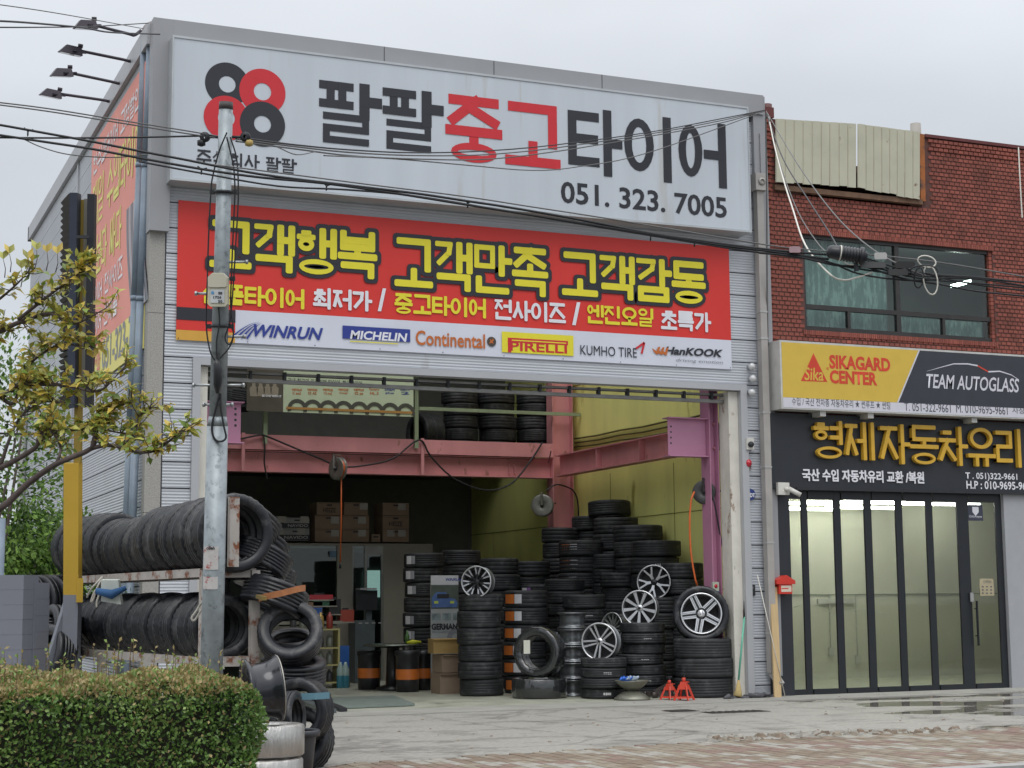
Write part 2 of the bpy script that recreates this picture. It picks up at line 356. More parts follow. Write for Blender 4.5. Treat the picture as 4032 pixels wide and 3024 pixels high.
# ------------------------------------------------------------------ ground
XL, XR, ZT, YB = -8.82, .33, 8.95, 12.8
def sheet(name, poly, z, m, kind='structure', parent=None):
    b = MB(); b.add([(x, y, z) for x, y in poly], [tuple(range(len(poly)))]); return b.build(name, m, parent, kind)
ASPH = mat('asphalt', (.055, .056, .058), .8, 0, .2, 3, bump=.4, bs=60)
sheet('ground', [(-300, -300), (300, -300), (300, 300), (-300, 300)], -.06, mat('earth', (.13, .12, .10), .9, 0, .2, 1, bump=.3))
b = MB(); b.box(-60, 60, -28, -9.9, -.3, -.02); b.build('road', ASPH, None, 'structure')
b = MB(); b.box(-60, 60, -9.9, -9.72, -.3, .05); b.build('kerb', mat('kerb_stone', (.33, .33, .32), .8, 0, .15, 4, bump=.3), None, 'structure')
# worn concrete apron; wet film and puddles come from the roughness, damp concrete is really darker
m = mat('wet_concrete', (.325, .317, .29), .8, 0, .30, 30, bump=1, bs=20, c2=(.235, .228, .205), c2t=.52, c2s=1.8, stretch=(.6, 1.3, 1))
APR = m
t = m.node_tree; bs = t.nodes['Principled BSDF']; n = t.nodes.new; l = t.links.new
tcn = n('ShaderNodeTexCoord'); sp_ = n('ShaderNodeSeparateXYZ'); l(tcn.outputs['Object'], sp_.inputs[0])
pn = n('ShaderNodeTexNoise'); pn.inputs['Scale'].default_value = .55; pn.inputs['Detail'].default_value = 4; pn.inputs['Distortion'].default_value = .4
pm = n('ShaderNodeMapping'); pm.inputs['Scale'].default_value = (.7, 1.6, 1); l(tcn.outputs['Object'], pm.inputs[0]); l(pm.outputs[0], pn.inputs['Vector'])
gx = n('ShaderNodeMapRange'); gx.inputs[1].default_value = -3.2; gx.inputs[2].default_value = 1.5; gx.inputs[3].default_value = -.22; gx.inputs[4].default_value = .13; l(sp_.outputs['X'], gx.inputs[0])
su = n('ShaderNodeMath'); su.operation = 'ADD'; l(pn.outputs['Fac'], su.inputs[0]); l(gx.outputs[0], su.inputs[1])
wf = n('ShaderNodeMapRange'); wf.inputs[1].default_value = .54; wf.inputs[2].default_value = .60; l(su.outputs[0], wf.inputs[0])
rg = n('ShaderNodeMapRange'); rg.inputs[3].default_value = .62; rg.inputs[4].default_value = .06; l(wf.outputs[0], rg.inputs[0]); l(rg.outputs[0], bs.inputs['Roughness'])
old = bs.inputs['Base Color'].links[0].from_socket
mxc = n('ShaderNodeMix'); mxc.data_type = 'RGBA'; l(wf.outputs[0], mxc.inputs[0]); l(old, mxc.inputs[6]); mxc.inputs[7].default_value = (.17, .155, .13, 1); l(mxc.outputs[2], bs.inputs['Base Color'])
vo = n('ShaderNodeTexVoronoi'); vo.feature = 'DISTANCE_TO_EDGE'; vo.inputs['Scale'].default_value = .42
wn = n('ShaderNodeTexNoise'); wn.inputs['Scale'].default_value = 3; wn.inputs['Detail'].default_value = 6; l(tcn.outputs['Object'], wn.inputs['Vector'])
wm = n('ShaderNodeMix'); wm.data_type = 'VECTOR'; wm.inputs[0].default_value = .22; l(tcn.outputs['Object'], wm.inputs[4]); l(wn.outputs['Color'], wm.inputs[5]); l(wm.outputs[1], vo.inputs['Vector'])
cr = n('ShaderNodeMapRange'); cr.inputs[1].default_value = .003; cr.inputs[2].default_value = .012; cr.inputs[3].default_value = .72; cr.inputs[4].default_value = 1; l(vo.outputs['Distance'], cr.inputs[0])
ol = n('ShaderNodeTexNoise'); ol.inputs['Scale'].default_value = 1.1; ol.inputs['Detail'].default_value = 3; ol.inputs['Roughness'].default_value = .4; l(tcn.outputs['Object'], ol.inputs['Vector'])
oq = n('ShaderNodeMapRange'); oq.inputs[1].default_value = .64; oq.inputs[2].default_value = .70; oq.inputs[3].default_value = 1; oq.inputs[4].default_value = .68; l(ol.outputs['Fac'], oq.inputs[0])
mq = n('ShaderNodeMath'); mq.operation = 'MULTIPLY'; l(cr.outputs[0], mq.inputs[0]); l(oq.outputs[0], mq.inputs[1])
sq = n('ShaderNodeVectorMath'); sq.operation = 'SCALE'; l(mxc.outputs[2], sq.inputs[0]); l(mq.outputs[0], sq.inputs['Scale']); l(sq.outputs[0], bs.inputs['Base Color'])
bpn = [q for q in t.nodes if q.type == 'BUMP'][0]; bf = n('ShaderNodeMapRange'); bf.inputs[3].default_value = .6; bf.inputs[4].default_value = .02; l(wf.outputs[0], bf.inputs[0]); l(bf.outputs[0], bpn.inputs['Strength'])
b = MB(); b.box(-14.5, 9, -9.72, -.95, -.3, 0); b.build('apron', APR, None, 'structure')
edge = [PG(u, v) for u, v in ((560, 1685), (740, 1652), (930, 1642), (1262, 1620), (1500, 1606), (1660, 1598), (1830, 1590), (2000, 1586), (2130, 1576), (2260, 1566), (2500, 1560))]
b = MB(); b.box(-14.5, 9, -.95, -.02, -.3, .012); b.build('threshold_slab', CONC, None, 'structure')
b = MB(); b.box(XL + .2, XR - .1, -.02, YB, -.3, .012); shop_floor = b.build('floor', FLOOR, None, 'structure')
# pavers: individual blocks nearest the camera, the rest joined
PV = [mat('paver_pale', (.32, .305, .27), .7, 0, .2, 12, bump=.3), mat('paver_tan', (.25, .215, .165), .7, 0, .2, 9, bump=.3), mat('paver_red', (.215, .15, .122), .7, 0, .2, 9, bump=.3), mat('paver_brown', (.20, .155, .115), .7, 0, .2, 9, bump=.3)]
def eY(x):
    for a, c in zip(edge[:-1], edge[1:]):
        if a.x <= x <= c.x: return a.y + (c.y - a.y) * (x - a.x) / (c.x - a.x)
    return edge[0].y if x < edge[0].x else edge[-1].y
b = MB(); ep = [(-14.5, eY(-14.5))] + [(p.x, p.y) for p in edge] + [(9, edge[-1].y)]
b.add([(x, y, .004) for x, y in ep + [(9, -9.72), (-14.5, -9.72)]], [tuple(reversed(range(len(ep) + 2)))])
paving = b.build('pavement', mat('paver_joint', (.10, .095, .08), .95, 0, .2, 30, bump=.4), None, 'structure')
bm0 = []
for mi in range(4):
    q = MB(); W_, D_, T_ = .113, .223, .016
    q.hexa([(0, 0, 0), (W_, 0, 0), (W_, D_, 0), (0, D_, 0), (.004, .004, T_), (W_ - .004, .004, T_), (W_ - .004, D_ - .004, T_), (.004, D_ - .004, T_)])
    me = bpy.data.meshes.new('paver'); me.from_pydata(q.v, [], q.f); me.materials.append(PV[mi]); bm0.append(me)
cand = []; rr = random.Random(3)
for r in range(21):
    for c in range(150):
        x = -12.2 + c * .117; y = -9.69 + r * .227 + (c % 2) * .113
        if y + .2 > eY(x + .05) or y < -9.7: continue
        g = math.sin(x * 1.3 + r * .7) + math.sin(x * .47 - r * 1.1 + 2) + rr.uniform(-1.2, 1.2)
        stair = ((c + r * 2) // 3) % 5 == 0
        mi = 0 if (stair and rr.random() < .75) or rr.random() < .1 else (2 if g > .75 else 1 if g > -.7 else 3)
        vis = CAM + Vector((0, 0, 0)); d = Vector((x, y, 0)) - CAM; f_ = d.dot(_fw); uu = 1106 + FPX / K * d.dot(_rt) / f_; vv = 829.5 - FPX / K * d.dot(_up) / f_
        cand.append((x, y, mi, 0 <= uu <= 2212 and vv < 1665, f_, rr.uniform(-.0015, .0025)))
cand.sort(key=lambda q: (not q[3], q[4])); far = MB()
for i, (x, y, mi, vis, f_, dz) in enumerate(cand):
    if i < 300 and vis:
        o = ob('paver', bm0[mi], paving); o.location = (x, y, .002 + dz)
    else:
        T_ = .018 + dz; far.hexa([(x, y, .002), (x + .113, y, .002), (x + .113, y + .223, .002), (x, y + .223, .002), (x + .004, y + .004, T_), (x + .109, y + .004, T_), (x + .109, y + .219, T_), (x + .004, y + .219, T_)], mi)
far.build('far_pavers', PV, paving, 'stuff')
b = MB(); rr = random.Random(5)            # broken edge of the old concrete on the right
for i in range(150):
    u = rr.uniform(1530, 2110); p = PG(u, 1598 - (u - 1530) * .036 + rr.uniform(-5, 5)); s = rr.uniform(.012, .05)
    q = [Vector((rr.uniform(-1, 1) * s * 1.6, rr.uniform(-1, 1) * s, 0)) for _ in range(1)][0]
    b.hexa([p + Vector((a * s * rr.uniform(.7, 1.3), c * s * rr.uniform(.5, 1), 0)) for a, c in ((-1, -1), (1, -1), (1, 1), (-1, 1))] + [p + Vector((a * s * .6, c * s * .5, s * rr.uniform(.5, 1))) for a, c in ((-1, -1), (1, -1), (1, 1), (-1, 1))], rr.choice((0, 0, 1, 3)))
b.build('rubble', PV, None, 'stuff')

b = MB(); rr = random.Random(31)
for i in range(170):
    x, y = rr.uniform(-10.5, 4), rr.uniform(-7.2, -.4); s = rr.uniform(.006, .022); zz = .001 if y < -.95 else .013
    b.hexa([(x - s, y - s * .6, zz), (x + s, y - s * .7, zz), (x + s * .9, y + s * .6, zz), (x - s, y + s * .5, zz), (x - s * .5, y - s * .3, zz + s * .6), (x + s * .5, y - s * .4, zz + s * .5), (x + s * .4, y + s * .3, zz + s * .6), (x - s * .5, y + s * .3, zz + s * .4)], rr.choice((0, 1, 3)))
b.build('litter', PV, None, 'stuff')
b = MB()
for k in range(4):
    x0 = -5.6 + k * 1.2; pts = []
    for j in range(14): y = -1.0 - j * .42; pts.append((x0 + .5 * math.sin(k + j * .09) * j * .12, y))
    for p, q_ in zip(pts[:-1], pts[1:]): b.add([(p[0] - .07, p[1], .0045), (q_[0] - .07, q_[1], .0045), (q_[0] + .07, q_[1], .0045), (p[0] + .07, p[1], .0045)], [(0, 1, 2, 3)])
tm = mat('tyre_scuff', (.15, .145, .135), .75, 0, .3, 20)
tn = tm.node_tree; bb_ = tn.nodes['Principled BSDF']; nq = tn.nodes.new('ShaderNodeTexNoise'); nq.inputs['Scale'].default_value = 5; nq.inputs['Detail'].default_value = 7; mq_ = tn.nodes.new('ShaderNodeMapRange'); mq_.inputs[1].default_value = .42; mq_.inputs[2].default_value = .70; mq_.inputs[4].default_value = .28; tq = tn.nodes.new('ShaderNodeTexCoord'); tn.links.new(tq.outputs['Object'], nq.inputs['Vector']); tn.links.new(nq.outputs['Fac'], mq_.inputs[0]); tn.links.new(mq_.outputs[0], bb_.inputs['Alpha'])
b.build('tyre_marks', tm, None, 'stuff')

# ------------------------------------------------------------------ the garage building
B = thing('garage_building', 'tall grey ribbed metal garage hall with wide open door and big white sign', 'building', (XL, 0, 0))
B['label'] = 'tall grey metal-clad garage hall with wide open door full of tyres'
def panelY(x0, x1, z0, z1, Y, name='wall_panel', parent=None, nr=7):
    b = MB(); g = .018; h = (z1 - z0 - g)
    n = nr; z = g / 2
    prof = [(g / 2, .0), (g / 2, .022), (g / 2 + .02, .024)]
    for k in range(n):
        a = g / 2 + .02 + (h - .04) * k / n; s = (h - .04) / n
        prof += [(a + s * .12, .024), (a + s * .35, .0195), (a + s * .60, .0195), (a + s * .88, .024)]
    prof += [(g / 2 + h, .024), (g / 2 + h, 0)]
    m_ = len(prof); vs = [(x0, Y - d, z0 + zz) for zz, d in prof] + [(x1, Y - d, z0 + zz) for zz, d in prof]
    b.add(vs, [(j, j + m_, j + 1 + m_, j + 1) for j in range(m_ - 1)]); b.add([vs[j] for j in range(m_)], [tuple(range(m_))]); b.add([vs[m_ + j] for j in range(m_)], [tuple(reversed(range(m_)))])
    return b.build(name, SID, parent)
b = MB()                                                          # core behind the cladding
WC = mat('wall_core', (.10, .10, .11), .8, 0, .1)
b.box(XL + .03, -8.27, 0, .12, 0, ZT - .05); b.box(-.11, XR, 0, .12, 0, ZT - .05); b.box(-8.27, -.11, 0, .12, 4.53, ZT - .05)
b.build('front_wall', WC, B)
PH = .3355; z = 4.53 + PH * 13
rows = []
zt = 4.53
k = 0
while zt - PH * k > .05: rows.append((max(0.02, zt - PH * (k + 1)), zt - PH * k)); k += 1
for z0, z1 in rows:
    panelY(-8.63, -8.272, z0, z1, -.001, parent=B); panelY(-.105, .29, z0, z1, -.001, parent=B)
k = 0
while zt + PH * k < ZT - .4:
    panelY(-8.63, .29, zt + PH * k, min(ZT - .1, zt + PH * (k + 1)), -.001, parent=B); k += 1
# side wall
def panelX(y0, y1, z0, z1, X, parent=None, nr=7):
    o = panelY(0, y1 - y0, z0, z1, 0, parent=None, nr=nr); me = o.data
    a = np.empty(len(me.vertices) * 3); me.vertices.foreach_get('co', a); a = a.reshape(-1, 3)
    bb = np.stack([X + a[:, 1], y1 - a[:, 0], a[:, 2]], 1); me.vertices.foreach_set('co', bb.ravel()); me.update(); o.parent = parent; o.matrix_parent_inverse = WM[parent.name].inverted()
b = MB(); b.box(XL, XL + .12, .2, YB, 0, ZT - .25); b.box(XL, XR, YB - .12, YB, 0, ZT - .25); b.build('side_wall', WC, B)
rows2 = [(max(.02, ZT - .28 - PH * (k + 1)), ZT - .28 - PH * k) for k in range(26) if ZT - .28 - PH * k > .1]
for z0, z1 in rows2: panelX(.12, 6.4, z0, z1, XL - .001, B); panelX(6.44, YB, z0, z1, XL - .001, B)
b = MB(); b.box(XL - .05, XL - .02, 6.36, 6.48, 0, ZT - .28); b.build('joint_cover', TRIM2, B)
b = MB(); b.box(XL - .09, XL + .14, .12, YB + .05, ZT - .28, ZT); b.box(XL - .09, XR, YB - .05, YB + .09, ZT - .28, ZT - .001); b.build('roof_edge', TRIM2, B)
SK0, SK1, SY0, SY1 = -7.6, -.05, .6, 5.7           # translucent rooflights over the front bay
CEIL = mat('roof_sheet', (.40, .41, .40), .6, 0, .08)
b = MB(); b.box(XL + .14, SK0, .12, YB - .05, ZT - .3, ZT - .05); b.box(SK1, XR, .12, YB - .05, ZT - .3, ZT - .05); b.box(SK0, SK1, .12, SY0, ZT - .3, ZT - .05); b.box(SK0, SK1, SY1, YB - .05, ZT - .3, ZT - .05); b.build('roof', CEIL, B)
for k in range(5): MB().box(SK0 + k * 1.51, SK0 + k * 1.51 + 1.50, SY0, SY1, ZT - .12, ZT - .11).build('rooflight', RLG, B)
for k in range(7):
    zz = k * 1.27; b = MB(); b.box(XL - .03, -8.65, -.035, .17, zz + .006, min(zz + 1.27, 7.75)); b.build('stone_block', STONE, B)
zc = P(330, 497, -.12).z
b = MB(); b.box(XL - .05, -8.62, -.13, .12, zc, ZT); b.build('corner_trim', TRIM, B)
b = MB(); b.box(-8.619, XR - .03, -.13, .12, ZT - .30, ZT + .002); b.build('top_trim', TRIM, B)
for u in (830, 1067, 1300):
    x = P(u, 150, -.13).x; b = MB(); b.box(x - .004, x + .004, -.134, -.13, ZT - .298, ZT); b.build('trim_joint', DARK, B)
b = MB(); b.box(.13, .34, -.10, .12, 2.5, ZT - .004); b.build('corner_post', TRIM, B)
# side building of the right pier below
b = MB(); b.box(.291, .34, -.06, .1, 0, 2.5); b.build('corner_strip', TRIM, B)
# door frame
b = MB(); b.box(-8.27, -8.17, -.07, .12, 0, 4.53); b.build('door_jamb', TRIM2, B)
b = MB(); b.box(-.20, -.09, -.07, .12, 0, 4.53); b.build('door_jamb', TRIM2, B)
b = MB(); b.box(-8.17, -.20, -.07, .12, 4.44, 4.53); b.build('door_head', TRIM2, B)
WJ = mat('peeling_white_jamb', (.62, .60, .54), .85, 0, .1, 8, c2=(.20, .10, .05), c2t=.61, c2s=7, bump=.6, bs=25, stretch=(1, 1, .5))
b = MB(); b.box(-8.169, -8.06, .02, .30, 0, 4.43); b.build('inner_jamb', WJ, B)
b = MB(); b.box(-.36, -.202, .02, .30, 0, 4.43); b.build('inner_jamb', WJ, B)
# interior shell
YM = mat('pale_green_wall', (.42, .47, .30), .7, 0, .1, 2)
b = MB(); b.box(XR - .21, XR - .09, .32, 11.6, 0, ZT - .3); YW = b.build('inner_wall', YWALL, B)
xin = XR - .21
for z_ in (1.55, 2.78, 5.3): b = MB(); b.box(xin - .006, xin, .6, 11.5, z_, z_ + .012); b.build('wall_seam', mat('seam_dark', (.2, .19, .04), .8), B)
for y_ in (2.6, 4.9): b = MB(); b.box(xin - .005, xin, y_, y_ + .012, 0, 3.6); b.build('wall_seam', MATS['seam_dark'], B)
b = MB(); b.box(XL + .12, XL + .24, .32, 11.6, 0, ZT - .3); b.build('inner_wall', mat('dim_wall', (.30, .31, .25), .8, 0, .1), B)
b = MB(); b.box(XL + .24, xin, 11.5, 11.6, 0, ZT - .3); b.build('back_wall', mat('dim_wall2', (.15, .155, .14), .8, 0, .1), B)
# pink frame
YC = 6.25
def ibeam(a, c, w, h, name, m, up=(0, 0, 1), t=.018):
    a = Vector(a); c = Vector(c); d = (c - a).normalized(); up = Vector(up); b = MB()
    b.bar(a, c, t, h, up); b.bar(a + up * (h / 2 - t / 2), c + up * (h / 2 - t / 2), w, t, up); b.bar(a - up * (h / 2 - t / 2), c - up * (h / 2 - t / 2), w, t, up); return b.build(name, m, B)
zb0, zb1 = P(1190, 1033, YC - .12).z, P(1190, 990, YC - .12).z
zt1 = P(1190, 958, YC - .2).z
ibeam((XL + .3, YC, (zb0 + zb1) / 2), (P(1188, 1000, YC).x - .003, YC, (zb0 + zb1) / 2), .24, zb1 - zb0, 'steel_beam', PINK)
b = MB(); b.box(XL + .3, P(1188, 1000, YC).x - .003, YC - .16, YC - .13, zb1 + .01, zt1); b.build('edge_beam', PINK, B)
xc0, xc1 = P(1188, 1000, YC).x, P(1232, 1000, YC).x
def column(x0, x1, y, z0, z1, m):
    b = MB(); t = .016; b.box(x0, x0 + t, y - .13, y + .13, z0, z1); b.box(x1 - t, x1, y - .13, y + .13, z0, z1); b.box(x0 + t, x1 - t, y - t / 2, y + t / 2, z0, z1); b.build('steel_column', m, B)
column(xc0, xc1, YC, 0, ZT - .4, PINK)
ibeam((-.29, .4, (zb0 + zb1) / 2 + .04), (-.29, YC - .15, (zb0 + zb1) / 2 + .04), .22, zb1 - zb0 + .02, 'steel_beam', PINK)
for y_ in (1.2, 2.8, 4.4): b = MB(); b.box(-.40, -.30, y_, y_ + .014, zb0 + .04, zb1 + .02); b.build('stiffener', PINK, B)
for xg in (P(520, 950, YC).x, P(905, 950, YC).x):
    b = MB(); b.bar((xg, YC - .18, zb0 - .0), (xg, YC - .18, zt1 + .02), .055, .03, (0, 1, 0)); b.build('stiffener', PINK, B)
for u in (1100, 1112):                                               # bolt rows on the splices
    b = MB()
    for k in range(5):
        p = P(u, 1000 + k * 5.4, YC - .04); b.lathe([(0, -.0), (.018, 0), (.018, .016), (0, .02)], 6, M=frame((p.x, YC - .03, p.z), (0, -1, 0)), sm=False)
    b.build('bolt_row', PINK, B)
column(-.52, -.362, .45, 0, ZT - .4, PURP)
zp0, zp1 = P(1500, 985, .42).z, P(1500, 906, .42).z
b = MB(); x0 = P(1443, 940, .42).x; b.box(x0, -.525, .42, .435, zp0, zp1); b.box(x0 - .02, -.525, .34, .55, zp0 - .016, zp0); b.box(x0 - .02, -.525, .34, .55, zp1, zp1 + .016)
b.build('bracket_plate', PURP, B)
b = MB(); x1 = P(520, 910, .42).x; z0, z1 = P(480, 955, .42).z, P(480, 870, .42).z
b.box(-8.1, x1, .42, .435, z0, z1); b.box(-8.1, x1 + .03, .34, .55, z0 - .016, z0); b.box(-8.1, x1 + .03, .34, .55, z1, z1 + .016); b.build('bracket_plate', PURP, B)
b = MB()
for k in range(4):
    q = P(509, 883 + k * 12, .41); b.lathe([(0, 0), (.018, 0)], 10, M=frame((q.x, .4185, q.z), (0, -1, 0)))
    q = P(1450, 921 + k * 12, .41); b.lathe([(0, 0), (.015, 0)], 10, M=frame((q.x, .4185, q.z), (0, -1, 0)))
b.build('bolt_hole', DARK, B)
# mezzanine deck
b = MB(); b.box(XL + .24, -.76, YC - .1, 11.5, zb1 - .02, zb1 + .08); b.build('mezzanine_floor', mat('deck', (.05, .05, .05), .8), B)
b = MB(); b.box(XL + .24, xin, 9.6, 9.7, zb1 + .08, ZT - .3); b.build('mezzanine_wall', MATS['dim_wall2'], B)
GP = mat('green_paint', (.28, .34, .22), .5, 0, .15)
zr = P(1100, 890, YC - .2).z
b = MB()
for u in (573, 899): q = P(u, 900, YC - .2); MB().bar((q.x, YC - .2, zb1 + .1), (q.x, YC - .2, ZT - 1.5), .07, .05, (0, 1, 0)).build('mezzanine_post', GP, B)
b = MB(); q = P(905, 890, YC - .2); b.bar((q.x, YC - .2, zr), (xin - .02, YC - .2, zr), .04, .06); b.build('mezzanine_rail', GP, B)
# sectional door tracks over the opening
GT = mat('door_rail', (.23, .23, .22), .5, .4, .2)
zr1, zr2 = P(1000, 824, .12).z, P(1000, 838, .12).z
b = MB(); b.box(-8.05, -.37, .14, .17, zr1 - .03, zr1); b.build('door_track', GT, B)
b = MB(); b.box(-8.05, -.37, .13, .19, zr2 - .05, zr2); b.build('door_track', GT, B)
b = MB(); b.box(-8.05, -.37, .15, .16, zr2 + .05, zr2 + .06); b.build('door_track', DARK, B)
for k in range(17):
    x = -7.95 + k * .46; b = MB(); b.box(x, x + .035, .11, .19, zr2 - .005, zr2 + .10); b.build('track_bracket', DARK, B)
b = MB(); b.box(-8.05, xc0 - .6, 5.85, 5.95, zb1 + 1.35, zb1 + 1.62); b.build('green_beam', GP, B)
# conduits on the yellow wall
for k, dz in enumerate((0, .09, .18)):
    b = MB(); pts = []
    for i in range(7):
        f_ = i / 6; q = PX(1241 + 296 * f_, (948 + k * 9) + (892 - 948 + k * 5) * f_ + (2 if i % 2 else 0), xin - .03); pts.append(tuple(q))
    b.tube(pts, .016, 6); b.build('conduit', mat('conduit_brown', (.10, .09, .02), .6), B)

# ------------------------------------------------------------------ signs on the garage
YS = -.36
s = thing('signboard', 'large white lightbox signboard with black and red lettering across the garage top', 'sign', (XL, YS, 7))
a = P(378, 83, YS); c = P(1620, 497, YS); c2_ = P(1617, 234, YS)
zt_ = (a.z + c2_.z) / 2; zb_ = (P(372, 385, YS).z + c.z) / 2
SX0, SX1 = P(374, 200, YS).x, P(1618, 400, YS).x
b = MB(); b.box(SX0, SX1, YS, -.03, zb_, zt_); b.build('panel', SIGNW, s)
b = MB()
for x0, x1, z0, z1 in ((SX0 - .02, SX1 + .02, zt_, zt_ + .03), (SX0 - .02, SX1 + .02, zb_ - .03, zb_), (SX0 - .02, SX0, zb_, zt_), (SX1, SX1 + .02, zb_, zt_)): b.box(x0, x1, YS - .012, -.028, z0, z1)
b.build('edge_frame', mat('sign_frame', (.45, .48, .50), .4, .3, .1, 3, c2=(.2, .15, .1), c2t=.68), s)
def ring(u, v, ru, m, k):
    q = P(u, v, YS - .004); r = (P(u + ru, v, YS).x - P(u - ru, v, YS).x) / 2; b = MB()
    b.lathe([(r * .375, 0), (r, 0)], 48, M=frame((q.x, YS - .004 - k * .0015, q.z), (0, -1, 0))); b.build('emblem_ring', m, s)
ring(491, 182, 48, BLK, 0); ring(567, 198, 50, RED, 1); ring(489, 255, 49, RED, 2); ring(567, 268, 49, BLK, 3)
def HG(body, uL, vT, vB, uR, vR, Y, m, parent, t, **kw):
    p0 = P(uL, vB, Y); p1 = P(uL, vT, Y); q = P(uR, vR, Y); return hangul(body, (p0.x, Y, p0.z), (1, 0, 0), q.x - p0.x, p1.z - p0.z, m, parent, t, **kw)
HG('팔팔', 686, 169, 306, 952, 260, YS - .004, BLK, s, .17, gap=.04)
HG('중고', 962, 200, 345, 1210, 290, YS - .004, RED, s, .165, gap=.05)
HG('타이어', 1228, 226, 375, 1570, 320, YS - .004, BLK, s, .165, gap=.08)
HG('주식회사', 424, 322, 352, 560, 345, YS - .004, BLK, s, .15)
HG('팔팔', 574, 338, 370, 640, 355, YS - .004, BLK, s, .15)
TX('051. 323. 7005', (1212, 391, 438), (1570, 450), YS - .005, BLK, s, off=.02)
# red banner
YN = -.045
s = thing('advertising_banner', 'wide red vinyl banner with yellow lettering and tyre makers strip above the door', 'banner', (XL, YN, 5))
bx0, bx1 = P(383, 560, YN).x, P(1577, 650, YN).x; bz1 = P(385, 432, YN).z; bzm = P(1578, 735, YN).z; bz0 = P(1580, 798, YN).z; xm = P(508, 700, YN).x
def cloth(name, x0, x1, z0, z1, Y, m, amp=.008):
    b = MB(); nx, nz = max(2, int((x1 - x0) / .12)), max(2, int((z1 - z0) / .15)); vs = []
    for j in range(nz + 1):
        for i in range(nx + 1):
            x = x0 + (x1 - x0) * i / nx; z = z0 + (z1 - z0) * j / nz
            vs.append((x, Y - amp * (.5 + .5 * math.sin(x * 2.3 + z * 1.4) * math.sin(z * 2.1 + x * .9)) * (.3 + .7 * j / nz) * .5, z))
    b.add(vs, [(j * (nx + 1) + i, j * (nx + 1) + i + 1, (j + 1) * (nx + 1) + i + 1, (j + 1) * (nx + 1) + i) for j in range(nz) for i in range(nx)], True); return b.build(name, m, s)
cloth('red_field', bx0, bx1, bzm, bz1, YN, BANR); cloth('white_strip', xm, bx1, bz0, bzm - .001, YN, BANW)
z1_, z2_, z3_ = P(383, 663, YN).z, P(383, 690, YN).z, P(383, 712, YN).z
rectq = lambda n_, x0, x1, z0, z1, m: MB().box(x0, x1, YN - .006, YN, z0, z1).build(n_, m, s)
rectq('red_field', bx0, xm - .001, z3_, bzm - .002, BANR); rectq('gold_stripe', bx0, xm - .001, bz0, z3_ - .001, GOLD)
MB().box(bx0, xm, YN - .012, YN - .007, z2_, z1_).build('black_stripe', BLK, s)
YT = YN - .014
for body, uL, vT, vB, uR, vR in (('고객행복', 452, 471, 580, 815, 550), ('고객만족', 852, 509, 622, 1184, 580), ('고객감동', 1214, 541, 640, 1524, 600)):
    HG(body, uL, vT, vB, uR, vR, YT, BLK, s, .165, rd=.5, grow=.056, gap=.035, name='letter_outline')
    HG(body, uL, vT, vB, uR, vR, YT - .008, YEL, s, .17, rd=.5, gap=.035)
for body, uL, vT, vB, uR, vR, m in (('신품타이어', 438, 610, 655, 658, 640, YEL), ('최저가', 676, 620, 666, 802, 645, WHT), ('중고타이어', 852, 632, 676, 1050, 660, YEL), ('전사이즈', 1068, 645, 690, 1222, 670, WHT), ('엔진오일', 1268, 657, 698, 1413, 685, YEL), ('초특가', 1428, 668, 712, 1534, 690, WHT)):
    HG(body, uL, vT, vB, uR, vR, YT, m, s, .175, rd=.5, gap=.04)
TX('/', (816, 622, 672), (834, 645), YT, WHT, s, off=.04); TX('/', (1236, 652, 702), (1254, 675), YT, WHT, s, off=.04)
NAVY = mat('navy_print', (.02, .04, .26), .5, 0, .05); ORG = mat('orange_print', (.50, .13, .02), .5, 0, .05); GRY = mat('grey_print', (.22, .23, .25), .5)
TX('WINRUN', (548, 700, 727), (698, 722), YT, NAVY, s, off=.03, shear=.3)
for k in range(4):
    b = MB(); pts = []
    for i in range(9):
        tt = i / 8; p = P(497 + k * 11 + tt * (62 - k * 9), 728 - 33 * math.sin(tt * 1.45) + k * 1.2, YT); pts.append(p)
    for i in range(8):
        w0 = .035 * (1 - i / 9); w1 = .035 * (1 - (i + 1) / 9); b.add([pts[i] + Vector((0, -.0005 * k, 0)), pts[i] + Vector((w0, -.0005 * k, 0)), pts[i + 1] + Vector((w1, -.0005 * k, 0)), pts[i + 1] + Vector((0, -.0005 * k, 0))], [(0, 1, 2, 3)])
    b.build('logo_mark', NAVY, s)
rectY('logo_panel', 740, 703, 886, 739, YT, NAVY, s, .002); TX('MICHELIN', (756, 713, 732), (880, 738), YT - .003, WHT, s, off=.03, shear=.15)
q = P(756, 737, YT - .004); q2 = P(860, 741, YT); MB().box(q.x, q2.x, YT - .004, YT - .0025, q.z - .006, q.z + .006).build('underline', YEL, s)
TX('Continental', (898, 713, 745), (1048, 748), YT, ORG, s, off=.018)
p = P(1062, 738, YT); MB().lathe([(0, 0), (.068, 0)], 24, M=frame((p.x, YT, p.z), (0, -1, 0))).build('logo_disc', mat('brown_print', (.06, .05, .04), .5), s)
b = MB(); pl_ = [(-.04, -.03), (-.02, .0), (-.03, .035), (.0, .02), (.02, .045), (.035, .02), (.015, .005), (.03, -.035), (.01, -.02), (-.01, -.02)]; b.prism(pl_, (p.x, YT - .002, p.z), (1, 0, 0), (0, 0, 1), (0, -.001, 0)); b.build('logo_mark', ORG, s)
rectY('logo_panel', 1084, 716, 1239, 769, YT, YEL, s, .002)
q = P(1097, 730, YT - .004); q2 = P(1227, 746, YT - .004)
MB().box(q.x, q2.x, YT - .005, YT - .003, q.z - .055, q.z + .005).build('logo_mark', RED, s); MB().box(q.x, q.x + .05, YT - .005, YT - .003, q.z - .2, q.z - .056).build('logo_mark', RED, s)
TX('PIRELLI', (1102, 737, 757), (1225, 762), YT - .006, RED, s, off=.02)
